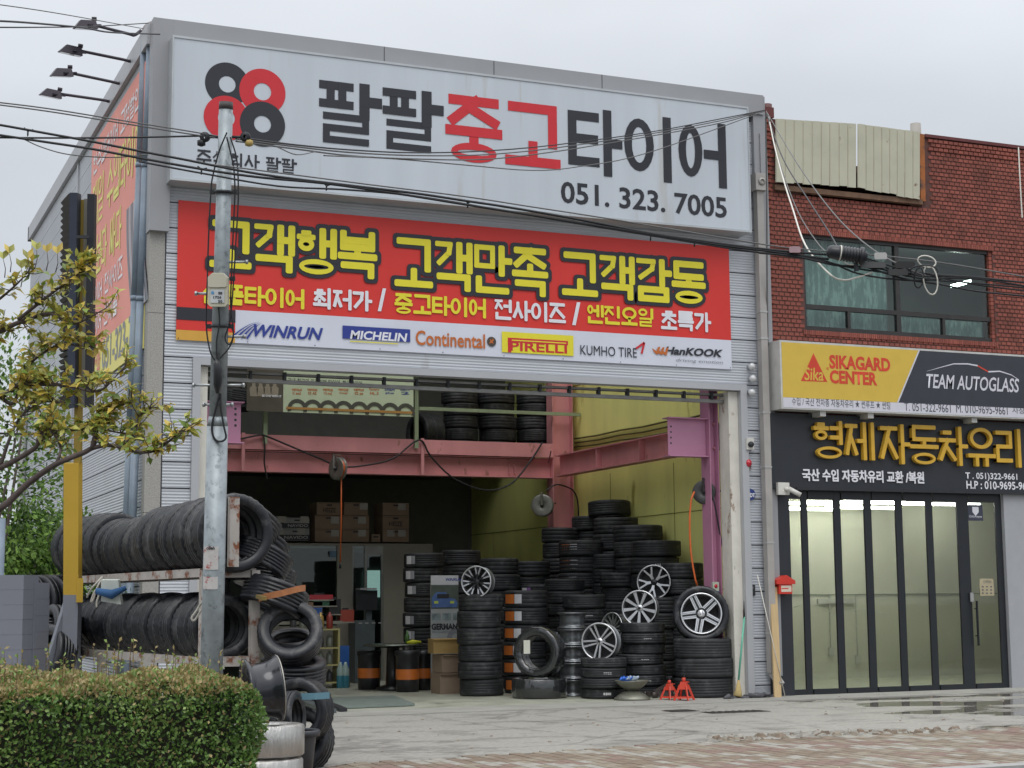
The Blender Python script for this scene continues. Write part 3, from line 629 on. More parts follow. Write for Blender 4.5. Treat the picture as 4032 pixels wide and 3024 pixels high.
MB().box(q.x + .06, q2.x - .03, YT - .0065, YT - .0055, q.z - .035, q.z - .02).build('logo_line', YEL, s)
TX('KUMHO TIRE', (1254, 745, 766), (1376, 768), YT, BLK, s)
b = MB(); 
for a_, c_ in (((1374, 753), (1392, 740)), ((1392, 740), (1386, 764))): b.bar(P(*a_, YT), P(*c_, YT), .004, .03, (0, 0, 1))
b.build('logo_mark', RED, s)
TX('HanKOOK', (1436, 748, 765), (1562, 772), YT, BLK, s, off=.035, shear=.25); TX('driving emotion', (1461, 774, 782), (1562, 786), YT, GRY, s, shear=.2)
for k in range(3):
    a_ = P(1408 + k * 9, 752 + k, YT); b = MB(); b.prism([(0, 0), (.05, -.07), (.1, -.09), (.14, .03), (.1, .02), (.08, -.04)], (a_.x, YT - .0005 * k, a_.z), (1, 0, 0), (0, 0, 1), (0, -.001, 0)); b.build('logo_mark', ORG, s)
for i in range(19):                                              # eyelets along the lower hem
    if i % 2 == 0: b = MB(); b.lathe([(0, 0), (.008, 0)], 8, M=frame((bx0 + .03 + (bx1 - bx0 - .06) * i / 18, YT - .001, bz0 + .02), (0, -1, 0))); b.build('eyelet', DARK, s)
# side wall banner (faces -x, reads from the back to the front)
XS = XL - .045
s = thing('advertising_banner', 'faded red and yellow vinyl banner on the long side wall under floodlights', 'banner', (XL, 3, 4))
y0, y1 = PX(308, 740, XS).y, PX(197, 401, XS).y
zt2 = ZT - .42; zy = PX(278, 685, XS).z; zb2 = PX(201, 835, XS).z
RF = mat('faded_red', (.80, .31, .25), .6, 0, .06, 1); YF = mat('faded_yellow', (.80, .72, .22), .6, 0, .06, 1); WF = mat('faded_white', (.82, .78, .80), .6); YG = mat('faded_lettering', (.82, .76, .22), .6)
MB().box(XS, XL - .026, y0, y1, zy, zt2).build('red_field', RF, s); MB().box(XS, XL - .026, y0, y1, zb2, zy - .001).build('yellow_field', YF, s)
def SW(body, yl, yr, z0, z1, m, t=.14):
    return hangul(body, (XS - .004, yl, z0), (0, -1, 0), yl - yr, z1 - z0, m, s, t, rd=.4)
L_ = y1 - y0; H_ = zt2 - zb2
SW('헌수입타이어 고정할인', y1 - .05 * L_, y0 + .12 * L_, zt2 - .135 * H_, zt2 - .05 * H_, WF)
SW('제일 수입타이어', y1 - .05 * L_, y0 + .08 * L_, zt2 - .36 * H_, zt2 - .17 * H_, YG)
SW('산보다 싸다', y1 - .05 * L_, y0 + .38 * L_, zt2 - .57 * H_, zt2 - .40 * H_, YG)
SW('타이어 전사이즈', y1 - .05 * L_, y0 + .34 * L_, zt2 - .68 * H_, zt2 - .60 * H_, WF)
SW('타이어 신제품', y1 - .05 * L_, y0 + .42 * L_, zt2 - .80 * H_, zt2 - .72 * H_, WF)
SW('예약전화', y1 - .03 * L_, y1 - .28 * L_, zb2 + .04 * H_, zb2 + .12 * H_, RF)
me = text_mesh('051-323-7', .02); lay(me, 'lettering', (XS - .004, y1 - .32 * L_, zb2 + .03 * H_), (0, -1, 0), (0, 0, 1), .52 * L_, .12 * H_, GRY, s)
b = MB(); MT_ = mat('tyre_print', (.20, .21, .24), .6); MT2 = mat('tyre_print_pale', (.42, .42, .46), .6)
n_ = 14; yb_ = y0 + .30 * L_
for k in range(7):
    q = []
    for j in range(n_ + 1):
        tt = j / n_; yy = yb_ - .26 * L_ * k / 7 - (0) + .12 * L_ * (1 - math.sin(tt * PI / 2)) * -1; q.append((XS - .002 - k * .0004, yy, zy + .001 + (zt2 - zy) * .47 * tt))
    w_ = .26 * L_ / 7 * .86
    for j in range(n_): b.add([q[j], (q[j][0], q[j][1] - w_, q[j][2]), (q[j + 1][0], q[j + 1][1] - w_, q[j + 1][2]), q[j + 1]], [(0, 1, 2, 3)], mi=k % 2)
b.build('printed_tyre', [MT_, MT2], s)
# ------------------------------------------------------------------ red brick building on the right
BX0, BX1, BZ = .35, 9.0, P(2000, 297, 0).z
b2 = thing('brick_building', 'two-storey red brick building beside the garage with dark-framed windows', 'building', (BX0, 0, 0))
zg = P(1700, 893, -.16).z                       # top of the charcoal fascia
wx0, wx1 = P(1737, 600, 0).x, P(2147, 620, 0).x; wz0, wz1 = P(1738, 712, 0).z, P(1735, 505, 0).z
px0, px1 = P(1676, 300, 0).x, P(1986, 300, 0).x; pz0, pz1 = P(1675, 402, 0).z, P(1675, 255, 0).z
xp = P(1671, 500, 0).x                          # pilaster edge
XE = BX1
b = MB(); b.box(BX0, wx0, .008, .3, 3.2, BZ); b.box(BX0, P(1700, 1300, .02).x, .02, .3, 0, 3.2); b.box(wx1, XE, .008, .3, 3.2, BZ); b.box(wx0, wx1, .008, .3, 3.2, wz0); b.box(wx0, wx1, .008, .3, wz1, pz0 - .12); b.box(px1, XE - .001, .009, .299, pz0 - .12, BZ - .001)
b.box(BX0, XE, .3, 9, BZ - .6, BZ - .5); b.box(BX0, BX0 + .1, .3, 9, 0, BZ - .3); b.box(XE - .1, XE, .3, 9, 0, BZ - .3); b.box(BX0, XE, 9, 9.1, 0, BZ - .3)
b.build('wall', MORT, b2)
# bricks: each with its own edges; the 300 that show largest are objects, the rest joined
bw, bh, gp = .098, .0665, .008
bl = []; rr = random.Random(11)
def clear(x0, x1, z0, z1):
    if x1 > wx0 and x0 < wx1 and z1 > wz0 and z0 < wz1: return False
    if z1 > pz0 - .09 and x1 > px0 and x0 < px1 + .12: return False
    return True
row = 0; z = zg - .2
while z + bh < BZ + .01:
    x = .36 - (row % 2) * bw / 2
    top = z > BZ - .22
    while x < 7.4:
        a, c = max(x, .36), min(x + bw - gp, 7.4)
        if c - a > .02 and clear(a, c, z, z + bh - gp) : bl.append((a, c, z, z + bh - gp, -.035 if c < xp else (-.018 if top and x > px1 else -.0)))
        x += bw
    z += bh; row += 1
bl = [(a, c, z0, z1, y - rr.uniform(.0, .006)) for a, c, z0, z1, y in bl]
def bkey(q):
    x, z_ = (q[0] + q[1]) / 2, q[2]; d = Vector((x, 0, z_)) - CAM; f_ = d.dot(_fw); u = 1106 + FPX / K * d.dot(_rt) / f_; v = 829.5 - FPX / K * d.dot(_up) / f_
    vis = 0 <= u <= 2212 and not (u > 1680 and 735 < v < 905)
    return (not vis, f_ - (q[1] - q[0]) * 6)
bl.sort(key=bkey); rest = MB()
bme = {}
for i, (a, c, z0, z1, y) in enumerate(bl):
    if i < 300:
        kx = round(c - a, 3)
        if kx not in bme:
            q = MB(); h = bh - gp; e = .006
            q.hexa([(0, .03, 0), (kx, .03, 0), (kx, .03, h), (0, .03, h), (e, 0, e), (kx - e, 0, e), (kx - e, 0, h - e), (e, 0, h - e)])
            me = bpy.data.meshes.new('brick'); me.from_pydata(q.v, [], q.f); me.materials.append(BRICK); bme[kx] = me
        o = ob('brick', bme[kx], b2, M=Matrix.Translation((a, y, z0)))
    else:
        e = .006
        rest.hexa([(a, y + .03, z0), (c, y + .03, z0), (c, y + .03, z1), (a, y + .03, z1), (a + e, y, z0 + e), (c - e, y, z0 + e), (c - e, y, z1 - e), (a + e, y, z1 - e)])
# soldier course over and under the window, brick reveals
for zz in (wz1 + .004, wz0 - .075):
    x = wx0 - .05
    while x < wx1: rest.box(x, x + .03, -.02, .03, zz, zz + .07); x += .036
z = wz0
while z < wz1: rest.box(wx1 - .06, wx1 - .002, .02, .1, z, z + bh - gp); z += bh
rest.build('bricks', BRICK, b2, 'stuff')
b = MB(); b.box(px1 + .1, XE, -.03, .32, BZ, BZ + .05); b.build('coping', mat('dark_red_coping', (.12, .03, .03), .7, 0, .2), b2)
MB().box(.36, xp + .04, -.05, .3, BZ, BZ + .16).build('coping', MATS['dark_red_coping'], b2)
# window frames and panes
WF_ = mat('bronze_window_frame', (.045, .042, .042), .4, .4, .15)
w = MB().box(wx0, wx1, .04, .12, wz0, wz0 + .07).build('window', WF_, b2)
xm_ = P(1942, 600, 0).x; zm_ = P(1738, 660, 0).z
def bx(n_, x0, x1, z0, z1, m, par, ya=.04, yb=.12): return MB().box(x0, x1, ya, yb, z0, z1).build(n_, m, par)
bx('frame', wx0, wx1, wz1 - .05, wz1, WF_, w); bx('frame', wx0, wx0 + .05, wz0 + .071, wz1 - .051, WF_, w); bx('frame', wx1 - .05, wx1, wz0 + .071, wz1 - .051, WF_, w)
bx('mullion', xm_ - .04, xm_ + .04, wz0 + .071, wz1 - .051, WF_, w); bx('transom', wx0 + .051, xm_ - .041, zm_ - .035, zm_ + .035, WF_, w); bx('transom', xm_ + .041, wx1 - .051, zm_ - .035, zm_ + .035, WF_, w)
for x_ in (P(1838, 690, 0).x, P(2043, 700, 0).x): bx('mullion', x_ - .025, x_ + .025, wz0 + .071, zm_ - .036, WF_, w)
for x0, x1 in ((wx0 + .05, xm_ - .04), (xm_ + .04, wx1 - .05)):
    bx('pane', x0, x1, zm_ + .036, wz1 - .052, GLSD, w, .07, .076)
for x0, x1 in ((wx0 + .05, P(1838, 690, 0).x - .025), (P(1838, 690, 0).x + .025, xm_ - .04), (xm_ + .04, P(2043, 700, 0).x - .025), (P(2043, 700, 0).x + .025, wx1 - .05)):
    bx('pane', x0, x1, wz0 + .071, zm_ - .036, GLSD, w, .07, .076)
LACE = mat('lace_curtain', (.24, .31, .30), .9, 0, .1, 2, c2=(.44, .52, .50), c2t=.49, c2s=3.2, stretch=(4, 1, .8))
b = MB(); n_ = 60; vs = []
for i in range(n_ + 1):
    x = wx0 + .04 + (xm_ - wx0 - .1) * i / n_; y = .24 + .02 * math.sin(i * 1.9); vs += [(x, y, wz0 + .02), (x, y, wz1)]
b.add(vs, [(2 * i, 2 * i + 2, 2 * i + 3, 2 * i + 1) for i in range(n_)], True); b.build('lace_curtain', LACE, b2)
b = MB(); vs = []
for i in range(n_ + 1):
    x = xm_ + .05 + (wx1 - xm_ - .1) * i / n_; y = .24 + .02 * math.sin(i * 1.7); vs += [(x, y, wz0 + .02), (x, y, zm_ - .02)]
b.add(vs, [(2 * i, 2 * i + 2, 2 * i + 3, 2 * i + 1) for i in range(n_)], True); b.build('lace_curtain', LACE, b2)
RW = mat('upstairs_room', (.40, .42, .42), .8, 0, .15, 1)
MB().box(wx0 - .3, XE - .1, 3.4, 3.5, wz0 - .5, wz1 + .6).build('room_wall', RW, b2); MB().box(wx0 - .3, XE - .1, .31, 3.4, wz1 + .5, wz1 + .6).build('room_ceiling', RW, b2)
TUBE = mat('lit_tube', (.95, 1, .93), .5, 0, 0, emit=11)
t1 = P(2058, 618, .9); t2 = P(2094, 608, 1.6)
MB().bar(t1, t2, .07, .05).build('ceiling_lamp', TUBE, b2)
# scaffold cladding sheets in the roof bay: each rib its own bend
SH = mat('cream_sheet', (.47, .46, .36), .55, .1, .08, 3, c2=(.15, .08, .04), c2t=.655, c2s=5)
def sheetmetal(nm, u0, v0a, v0b, u1, v1a, v1b, n_, lbl):
    p = [P(u0, v0a, -.09), P(u0, v0b, -.09), P(u1, v1a, -.09), P(u1, v1b, -.09)]
    par = thing(nm, lbl, 'metal sheet', p[0], 'cream metal sheets above the brick wall')
    for i in range(n_):
        f0, f1 = i / n_, (i + 1) / n_ + .03 / n_
        T = lambda f: p[0].lerp(p[2], f); L = lambda f: p[1].lerp(p[3], f)
        dy = .003 * (i % 2) + .004 * math.sin(i * 2.1 + u0); dz = R_.uniform(-.015, .015); q = MB(); Y_ = Vector((0, -.02, 0)); off = Vector((0, dy, 0)); dl = Vector((0, dy * 1.5, dz))
        g = (f1 - f0) * .10
        pts = [(f0, 0), (f0 + g, 1), (f1 - g, 1), (f1, 0)]
        top = [T(a) + off + Y_ * c for a, c in pts]; bot = [L(a) + dl + Y_ * c for a, c in pts]
        bk = Vector((0, .004, 0)); vs = bot + top + [x + bk for x in bot] + [x + bk for x in top]
        fs = [(k, k + 1, k + 5, k + 4) for k in range(3)] + [(k + 9, k + 8, k + 12, k + 13) for k in range(3)]
        fs += [(0, 4, 12, 8), (7, 3, 11, 15)] + [(k + 1, k, k + 8, k + 9) for k in range(3)] + [(k + 4, k + 5, k + 13, k + 12) for k in range(3)]
        q.add(vs, fs); q.build('sheet_rib', SH, par)
    return par
sheetmetal('cladding_sheet', 1675, 257, 393, 1849, 268, 404, 9, 'cream ribbed metal sheet next to the garage corner above the brick wall')
sheetmetal('cladding_sheet', 1852, 268, 405, 1987, 286, 432, 8, 'cream ribbed metal sheet with torn lower edge beside the rusty orange post')
RW2 = mat('rusty_timber', (.14, .08, .05), .85, 0, .3, 6, c2=(.36, .20, .12), c2t=.6)
a, c = P(1673, 400, -.05), P(1992, 437, -.05); MB().bar((a.x, -.02, a.z - .03), (c.x, -.02, c.z), .10, .08).build('sill_beam', RW2, b2)
a, c = P(1990, 290, -.02), P(1993, 435, -.02); MB().bar((a.x, -.0, a.z), (c.x, 0, c.z), .09, .08, (0, 1, 0)).build('rusty_post', mat('rust_orange', (.33, .11, .03), .8, 0, .3, 5, c2=(.08, .05, .045), c2t=.52, c2s=3), b2)
a = P(1978, 278, .3); MB().tube([(a.x, .3, a.z - .6), (a.x, .3, a.z + .08)], .085, 12).build('vent_pipe', mat('dull_pipe', (.36, .34, .31), .7), b2)
MB().tube([P(1657, 300, .1), P(1657, 226, .1)], .075, 12).build('vent_pipe', mat('red_brown_pipe', (.12, .05, .05), .6), b2)
# shopfront: charcoal fascia, columns and folding glazed doors
ZD1 = P(1720, 1068, -.02).z; fx0 = P(1660, 950, -.16).x
s = thing('fascia_sign', 'charcoal fascia with raised gold Korean letters above the glass doors', 'sign', (fx0, -.16, 3.2))
fz1, fz0 = (P(1662, 893, -.16).z + P(2212, 912, -.16).z) / 2, (P(1675, 1055, -.16).z + P(2212, 1068, -.16).z) / 2
MB().box(fx0, XE, -.16, .02, fz0, fz1).build('fascia_panel', CHAR, s)
MB().box(fx0 + .45, XE, -.175, -.161, fz0 - .01, fz0 + .03).build('lower_rail', DARK, s)
HG('형제', 1754, 908, 992, 1884, 960, -.17, GLDL, s, .115, rd=.35, depth=.07, gap=.05, name='gold_lettering')
HG('자동차유리', 1898, 915, 1003, 2204, 980, -.17, GLDL, s, .118, rd=.35, depth=.07, gap=.03, name='gold_lettering')
TX('국산 수입 자동차유리 교환 /복원', (1733, 1012, 1039), (1996, 1048), -.165, WHT, s, off=.03, depth=.012)
TX('T . 051)322-9661', (2086, 1020, 1038), (2198, 1040), -.165, WHT, s, off=.02); TX('H.P : 010-9695-9661', (2088, 1038, 1056), (2232, 1058), -.165, WHT, s, off=.02)
# lightbox sign above it
YK = -.42
s = thing('lightbox_sign', 'wide yellow charcoal and white lightbox sign above the black fascia', 'sign', (.6, YK, 4.5))
lx0 = P(1686, 800, YK).x; lz1, lz0 = (P(1686, 733, YK).z + P(2212, 768, YK).z) / 2, (P(1694, 883, YK).z + P(2212, 905, YK).z) / 2
lx1 = 6.4; zc_ = P(1694, 858, YK).z
LY = mat('lightbox_yellow', (.62, .43, .06), .4, 0, .04); LW = mat('lightbox_white', (.60, .60, .66), .4, 0, .04); LR = mat('logo_red', (.60, .05, .02), .4)
MB().box(lx0, lx1, YK + .004, -.06, lz0, lz1).build('box', mat('sign_white_metal', (.52, .52, .50), .5, .1), s)
MB().box(lx0 + .03, lx1, YK, YK + .003, lz0 + .02, zc_ - .002).build('lower_strip', LW, s)
xa, xb = P(1940, 870, YK).x, P(1986, 755, YK).x; zt3 = lz1 - .03
b = MB(); b.prism([(lx0 + .03, zc_), (xa - .02, zc_), (xb - .02, zt3), (lx0 + .03, zt3)], (0, YK + .003, 0), (1, 0, 0), (0, 0, 1), (0, -.003, 0)); b.build('yellow_field', LY, s)
b = MB(); b.prism([(xa + .01, zc_), (lx1, zc_), (lx1, zt3), (xb + .01, zt3)], (0, YK + .003, 0), (1, 0, 0), (0, 0, 1), (0, -.003, 0)); b.build('charcoal_field', mat('charcoal_print', (.03, .034, .045), .4), s)
b = MB(); b.prism([(xa - .018, zc_), (xa + .008, zc_), (xb + .008, zt3), (xb - .018, zt3)], (0, YK + .003, 0), (1, 0, 0), (0, 0, 1), (0, -.003, 0)); b.build('divider', LW, s)
p_ = [P(1757, 763, YK), P(1730, 823, YK), P(1787, 825, YK)]; b = MB(); b.add([q + Vector((0, -.002, 0)) for q in p_], [(0, 1, 2)]); b.build('logo_triangle', LR, s)
TX('Sika', (1738, 793, 821), (1779, 818), YK - .004, LY, s, off=.012, shear=.1)
TX('SIKAGARD', (1792, 766, 796), (1924, 810), YK - .003, LR, s, off=.04); TX('CENTER', (1793, 799, 828), (1895, 822), YK - .003, LR, s, off=.04)
TX('®', (1785, 793, 799), (1791, 797), YK - .003, LR, s)
TX('TEAM AUTOGLASS', (2002, 807, 838), (2202, 838), YK - .003, LW, s, off=.015, shear=.2)
b = MB(); cc = [(2002, 802), (2030, 794), (2060, 786), (2090, 786), (2112, 790), (2135, 803), (2160, 802), (2185, 810), (2200, 820)]
for i in range(8):
    w0 = 3.2 * math.sin(PI * (i + .4) / 9.2); w1 = 3.2 * math.sin(PI * (i + 1.4) / 9.6)
    A_, B_, C_, D_ = P(cc[i][0], cc[i][1] - w0 * .5, YK - .002), P(cc[i][0], cc[i][1] + w0 * .5, YK - .002), P(cc[i + 1][0], cc[i + 1][1] + w1 * .5, YK - .002), P(cc[i + 1][0], cc[i + 1][1] - w1 * .5, YK - .002)
    b.add([A_, B_, C_, D_], [(0, 1, 2, 3)], mi=1 if i == 4 else 0)
b.build('car_outline', [LW, LR], s)
GT2 = mat('sign_text_grey', (.06, .065, .08), .5)
TX('수입 / 국산 전차종 자동차유리 ★ 썬루프 ★ 썬팅', (1711, 858, 875), (1923, 878), YK - .003, GT2, s)
TX('T. 051-322-9661', (1954, 869, 887), (2054, 890), YK - .003, GT2, s); TX('M. 010-9695-9661', (2066, 873, 891), (2177, 894), YK - .003, GT2, s); TX('사상구', (2187, 879, 893), (2228, 896), YK - .003, GT2, s)
for u in (1772, 1875, 2098): q = P(u, 893, -.3); MB().box(q.x - .05, q.x + .05, YK + .05, -.05, lz0 - .08, lz0 - .001).build('bracket', mat('light_bracket', (.5, .5, .48), .5, .2), s)
# door set
CB = CHAR
dz1 = fz0 - .002; cx1 = P(1708, 1300, -.06).x
MB().box(P(2225, 1300, -.06).x, XE, -.08, .05, 0, dz1).build('street_wall', mat('pale_column', (.36, .37, .39), .5, .1, .05), b2)
MB().box(fx0, cx1, -.10, .05, 0, dz1).build('charcoal_column', CB, b2)
FR = mat('black_frame', (.014, .017, .022), .4, .1, .1)
divs = [(1708, 1716, 1716), (1733, 1751, 1761), (1799, 1814, 1824), (1866, 1882, 1892), (1932, 1950, 1960), (2000, 2017, 2026), (2076, 2093, 2105)]
g0 = thing('folding_glass_door', 'row of black framed glass folding doors in front of a lit pale green room', 'door', (cx1, -.03, 0))
def dX(ut, vt, ub, vb): return (P(ut, vt, -.02).x + P(ub, vb, -.02).x) / 2
post = [(dX(1731, 1080, 1735, 1480), dX(1746, 1080, 1752, 1480)), (dX(1799, 1080, 1808, 1480), dX(1812, 1080, 1830, 1480)), (dX(1866, 1085, 1874, 1478), dX(1880, 1085, 1896, 1478)), (dX(1933, 1085, 1943, 1475), dX(1948, 1085, 1962, 1475)), (dX(1998, 1085, 2010, 1472), dX(2013, 1085, 2028, 1472)), (dX(2062, 1085, 2080, 1470), dX(2090, 1085, 2106, 1470))]
xd1 = dX(2160, 1080, 2179, 1470); xd0 = dX(2148, 1080, 2160, 1470)
dt, db_ = P(1720, 1078, -.02).z, .09
xs = [cx1] + [q for pr in post for q in pr] + [xd0]
for i in range(0, len(xs), 2):
    a_, c_ = xs[i], xs[i + 1]
    lf = MB().box(a_, c_, -.06, .0, .0, db_).build('bottom_rail', FR, g0); MB().box(a_, c_, -.06, 0, dt, dz1).build('top_rail', FR, g0)
    MB().box(a_, c_, -.035, -.027, db_, dt).build('glass_pane', GLS, g0)
for a_, c_ in post + [(xd0, xd1)]: MB().box(a_ + .012, c_ - .012, -.045, -.012, 0, dz1).build('stile', FR, g0)
b = MB(); q = P(2110, 1352, -.02); hx = q.x; z0_, z1_ = P(2100, 1395, -.1).z, P(2100, 1298, -.1).z
b.bar((hx - .06, -.12, z0_), (hx - .06, -.12, z1_), .025, .025, (0, 1, 0)); b.bar((hx - .06, -.12, z0_ + .15), (hx - .06, -.06, z0_ + .15), .015, .015); b.bar((hx - .06, -.12, z1_ - .12), (hx - .06, -.06, z1_ - .12), .015, .015); b.build('door_handle', FR, g0)
a_ = P(2091, 1090, -.04); c_ = P(2124, 1125, -.04); MB().box(a_.x, c_.x, -.0385, -.0355, c_.z, a_.z).build('window_sticker', mat('sticker_navy', (.04, .045, .07), .5), g0)
b = MB(); b.prism([(-.06, .05), (.06, .05), (.06, -.03), (0, -.09), (-.06, -.03)], ((a_.x + c_.x) / 2, -.039, (a_.z + c_.z) / 2 + .04), (1, 0, 0), (0, 0, 1), (0, -.001, 0)); b.build('shield_mark', WHT, g0)
TX('GiGAeyes', (2094, 1113, 1119), (2121, 1120), -.0395, WHT, g0)
a_ = P(2116, 1250, -.04); c_ = P(2148, 1287, -.04); MB().box(a_.x, c_.x, -.0385, -.0355, c_.z, a_.z).build('paper_notice', mat('kraft_notice', (.38, .33, .22), .8), g0)
TX('OPEN', (2124, 1254, 1260), (2141, 1260), -.0395, GT2, g0)
for r_ in range(3):
    for c2 in range(3): q = P(2121 + c2 * 9, 1266 + r_ * 7, -.04); MB().box(q.x, q.x + .035, -.0395, -.0386, q.z - .02, q.z).build('print_mark', GT2, g0)
MB().box(P(2095, 1275, -.07).x, P(2095, 1275, -.07).x + .06, -.08, -.066, P(2095, 1300, -.07).z, P(2095, 1280, -.07).z).build('lock_plate', mat('lock_grey', (.4, .4, .4), .4, .5), g0)
MB().box(xd1, P(2225, 1300, -.06).x, -.10, .05, 0, dz1).build('grey_column', mat('pale_column', (.36, .37, .39), .5, .1, .05), b2)
MB().box(cx1, xd1 + .02, -.13, .12, -.02, .010).build('door_sill', mat('pale_sill', (.36, .37, .34), .5), b2)
# lit room behind the glass
RG = mat('pale_green_room', (.64, .64, .515), .7, 0, .06, 1)
MB().box(cx1 - .2, XE - .2, 3.6, 3.7, 0, 3.45).build('room_wall', RG, b2); MB().box(cx1 - .25, cx1 - .2, .15, 3.6, 0, 3.45).build('room_wall', RG, b2); MB().box(XE - .25, XE - .2, .15, 3.6, 0, 3.45).build('room_wall', RG, b2)
MB().box(cx1 - .2, XE - .2, .15, 3.6, 3.4, 3.45).build('room_ceiling', RG, b2); MB().box(cx1 - .2, XE - .2, .06, 3.6, -.1, .02).build('room_floor', mat('room_floor_green', (.48, .49, .37), .5, 0, .08), b2)
MB().box(cx1 - .2, XE - .2, 3.58, 3.599, 1.46, 1.475).build('wall_seam', mat('room_seam', (.25, .28, .2), .7), b2)
TB = mat('shop_lamp', (1, 1, .97), .5, 0, 0, emit=11)
for u, v, w_ in ((1745, 1086, 1.1), (1800, 1084, 1.2), (1895, 1084, 1.3), (1960, 1086, 1.1)):
    q = P(u, v + 2, 1.9); MB().box(q.x - w_ * .5, q.x + w_ * .42, 1.86, 1.94, q.z - .02, q.z + .03).build('tube_lamp', TB, b2)
for u, v, w_ in ((1740, 1100, 1.2), (1860, 1097, 1.4), (2060, 1090, 1.1)):
    q = P(u, v, 2.9); MB().box(q.x - w_ * .5, q.x + w_ * .5, 2.86, 2.94, q.z - .02, q.z + .03).build('tube_lamp', TB, b2)
for u, v in ((1855, 1425), (1797, 1408)):
    q = P(u, v, 3.55); MB().box(q.x - .05, q.x + .05, 3.55, 3.58, q.z - .07, q.z + .07).build('socket_box', mat('socket', (.55, .55, .48), .6), b2); MB().box(q.x - .01, q.x + .01, 3.56, 3.58, q.z + .07, 1.46).build('socket_conduit', MATS['socket'], b2)
q = P(1770, 1300, 3.5); MB().box(q.x, q.x + .75, 3.54, 3.58, q.z - .03, q.z + .05).build('wall_panel', MATS['socket'], b2)
MB().tube([P(u, v, .6) for u, v in ((1715, 1312), (1740, 1304), (1765, 1307), (1790, 1322), (1815, 1326), (1840, 1318), (1860, 1315), (1885, 1322), (1920, 1327))], .006, 5).build('loose_wire', CABW, b2)

# ------------------------------------------------------------------ fittings on the garage's right pier
def cyl_thing(nm, lbl, cat, parts, group=None):
    t = thing(nm, lbl, cat, parts[0][1], group)
    return t
SX = .20
pp = [P(1634, 412, -.13), P(1655, 1445, -.13)]
s = thing('drain_pipe', 'grey square rain pipe between the garage and the brick building', 'drain pipe', (pp[1].x, -.16, 0))
PIPE = mat('pale_drain_pipe', (.38, .36, .34), .45, .2, .1, 4)
x_ = P(1634, 700, -.16).x + .10
for z0, z1 in ((.35, 2.2), (2.202, 4.1), (4.102, P(1634, 412, -.16).z)): MB().box(x_ - .055, x_ + .055, -.21, -.101, z0, z1).build('pipe_length', PIPE, s)
for z_ in (.9, 2.2, 3.3, 4.1, 5.2, 5.6): MB().box(x_ - .062, x_ + .062, -.216, -.095, z_, z_ + .025).build('pipe_clip', mat('pipe_clip', (.45, .45, .44), .4, .4), s)
q = P(1636, 395, -.16); MB().box(x_ - .10, x_ + .10, -.26, -.101, q.z - .13, q.z + .13).build('rain_head', PIPE, s)
MB().lathe([(.0, 0), (.055, .0), (.06, .01), (.035, .02)], 16, M=frame((x_, -.262, q.z), (0, -1, 0))).build('rain_head_boss', PIPE, s)
MB().bar((x_, -.155, .36), (x_ + .05, -.30, .18), .09, .09).build('pipe_shoe', PIPE, s)
MB().box(P(1649, 600, -.1).x, .345, -.12, -.09, .3, P(1655, 290, -.1).z).build('edge_strip', TRIM, s)
for u, v, l_ in ((1624, 792, 'upper'), (1626, 818, 'middle'), (1624, 848, 'lowest')):
    q = P(u, v, -.12); t = thing('dome_light', f'{l_} of the three small white dome lamps beside the rain pipe', 'lamp', q, 'small dome lamps beside the rain pipe')
    MB().lathe([(0, -.035), (.03, -.03), (.052, -.01), (.055, .01), (.045, .03), (.02, .045), (0, .05)], 20, M=frame((q.x, -.12, q.z), (-.2, -1, -.15))).build('globe', mat('frosted_globe', (.55, .56, .57), .15, 0, .05, coat=.6), t)
    MB().tube([(q.x, -.10, q.z), (q.x, -.02, q.z + .02)], .03, 10).build('lamp_base', TRIM2, t)
q = P(1618, 959, -.06); t = thing('security_camera', 'boxy white security camera on the siding above the red alarm', 'camera', q)
MB().box(q.x - .06, q.x + .06, -.10, -.025, q.z - .085, q.z + .085).build('housing', mat('camera_white', (.62, .61, .57), .4), t); MB().lathe([(.04, 0), (.045, .03), (.03, .05), (0, .055)], 16, M=frame((q.x, -.10, q.z - .01), (-.2, -1, -.1))).build('lens', DARK, t)
q = P(1617, 1002, -.06); t = thing('alarm_lamp', 'red oval alarm lamp on a white base on the siding', 'alarm', q)
MB().lathe([(0, 0), (.06, 0), (.062, .02), (.05, .03)], 20, M=frame((q.x, -.026, q.z - .02), (0, -1, 0)) @ Matrix.Diagonal((1.5, 1, 1, 1))).build('base', MATS['camera_white'], t); MB().lathe([(.048, .0), (.045, .03), (.02, .05), (0, .055)], 20, M=frame((q.x, -.05, q.z + .01), (0, -1, 0)) @ Matrix.Diagonal((1.2, 1, 1, 1))).build('red_lens', mat('alarm_red', (.5, .01, .03), .2, coat=.5), t)
q = P(1622, 1068, -.06); t = thing('alarm_badge', 'blue octagonal alarm badge on the siding by the rain pipe', 'sign', q)
MB().lathe([(0, .03), (.085, .03), (.095, 0)], 8, M=frame((q.x, -.026, q.z), (0, -1, 0)), sm=False).build('plate', mat('badge_blue', (.02, .04, .18), .4), t); TX('ADT', (1614, 1065, 1074), (1631, 1071), -.06, WHT, t, off=.04)
q = P(1625, 1275, -.05); t = thing('doorbell', 'small black doorbell unit on the grey siding', 'doorbell', q); MB().box(q.x - .045, q.x + .045, -.06, -.024, q.z - .08, q.z + .08).build('housing', DARK, t); MB().box(q.x - .02, q.x + .02, -.064, -.06, q.z + .02, q.z + .05).build('lens', mat('bell_lens', (.1, .1, .12), .1), t)
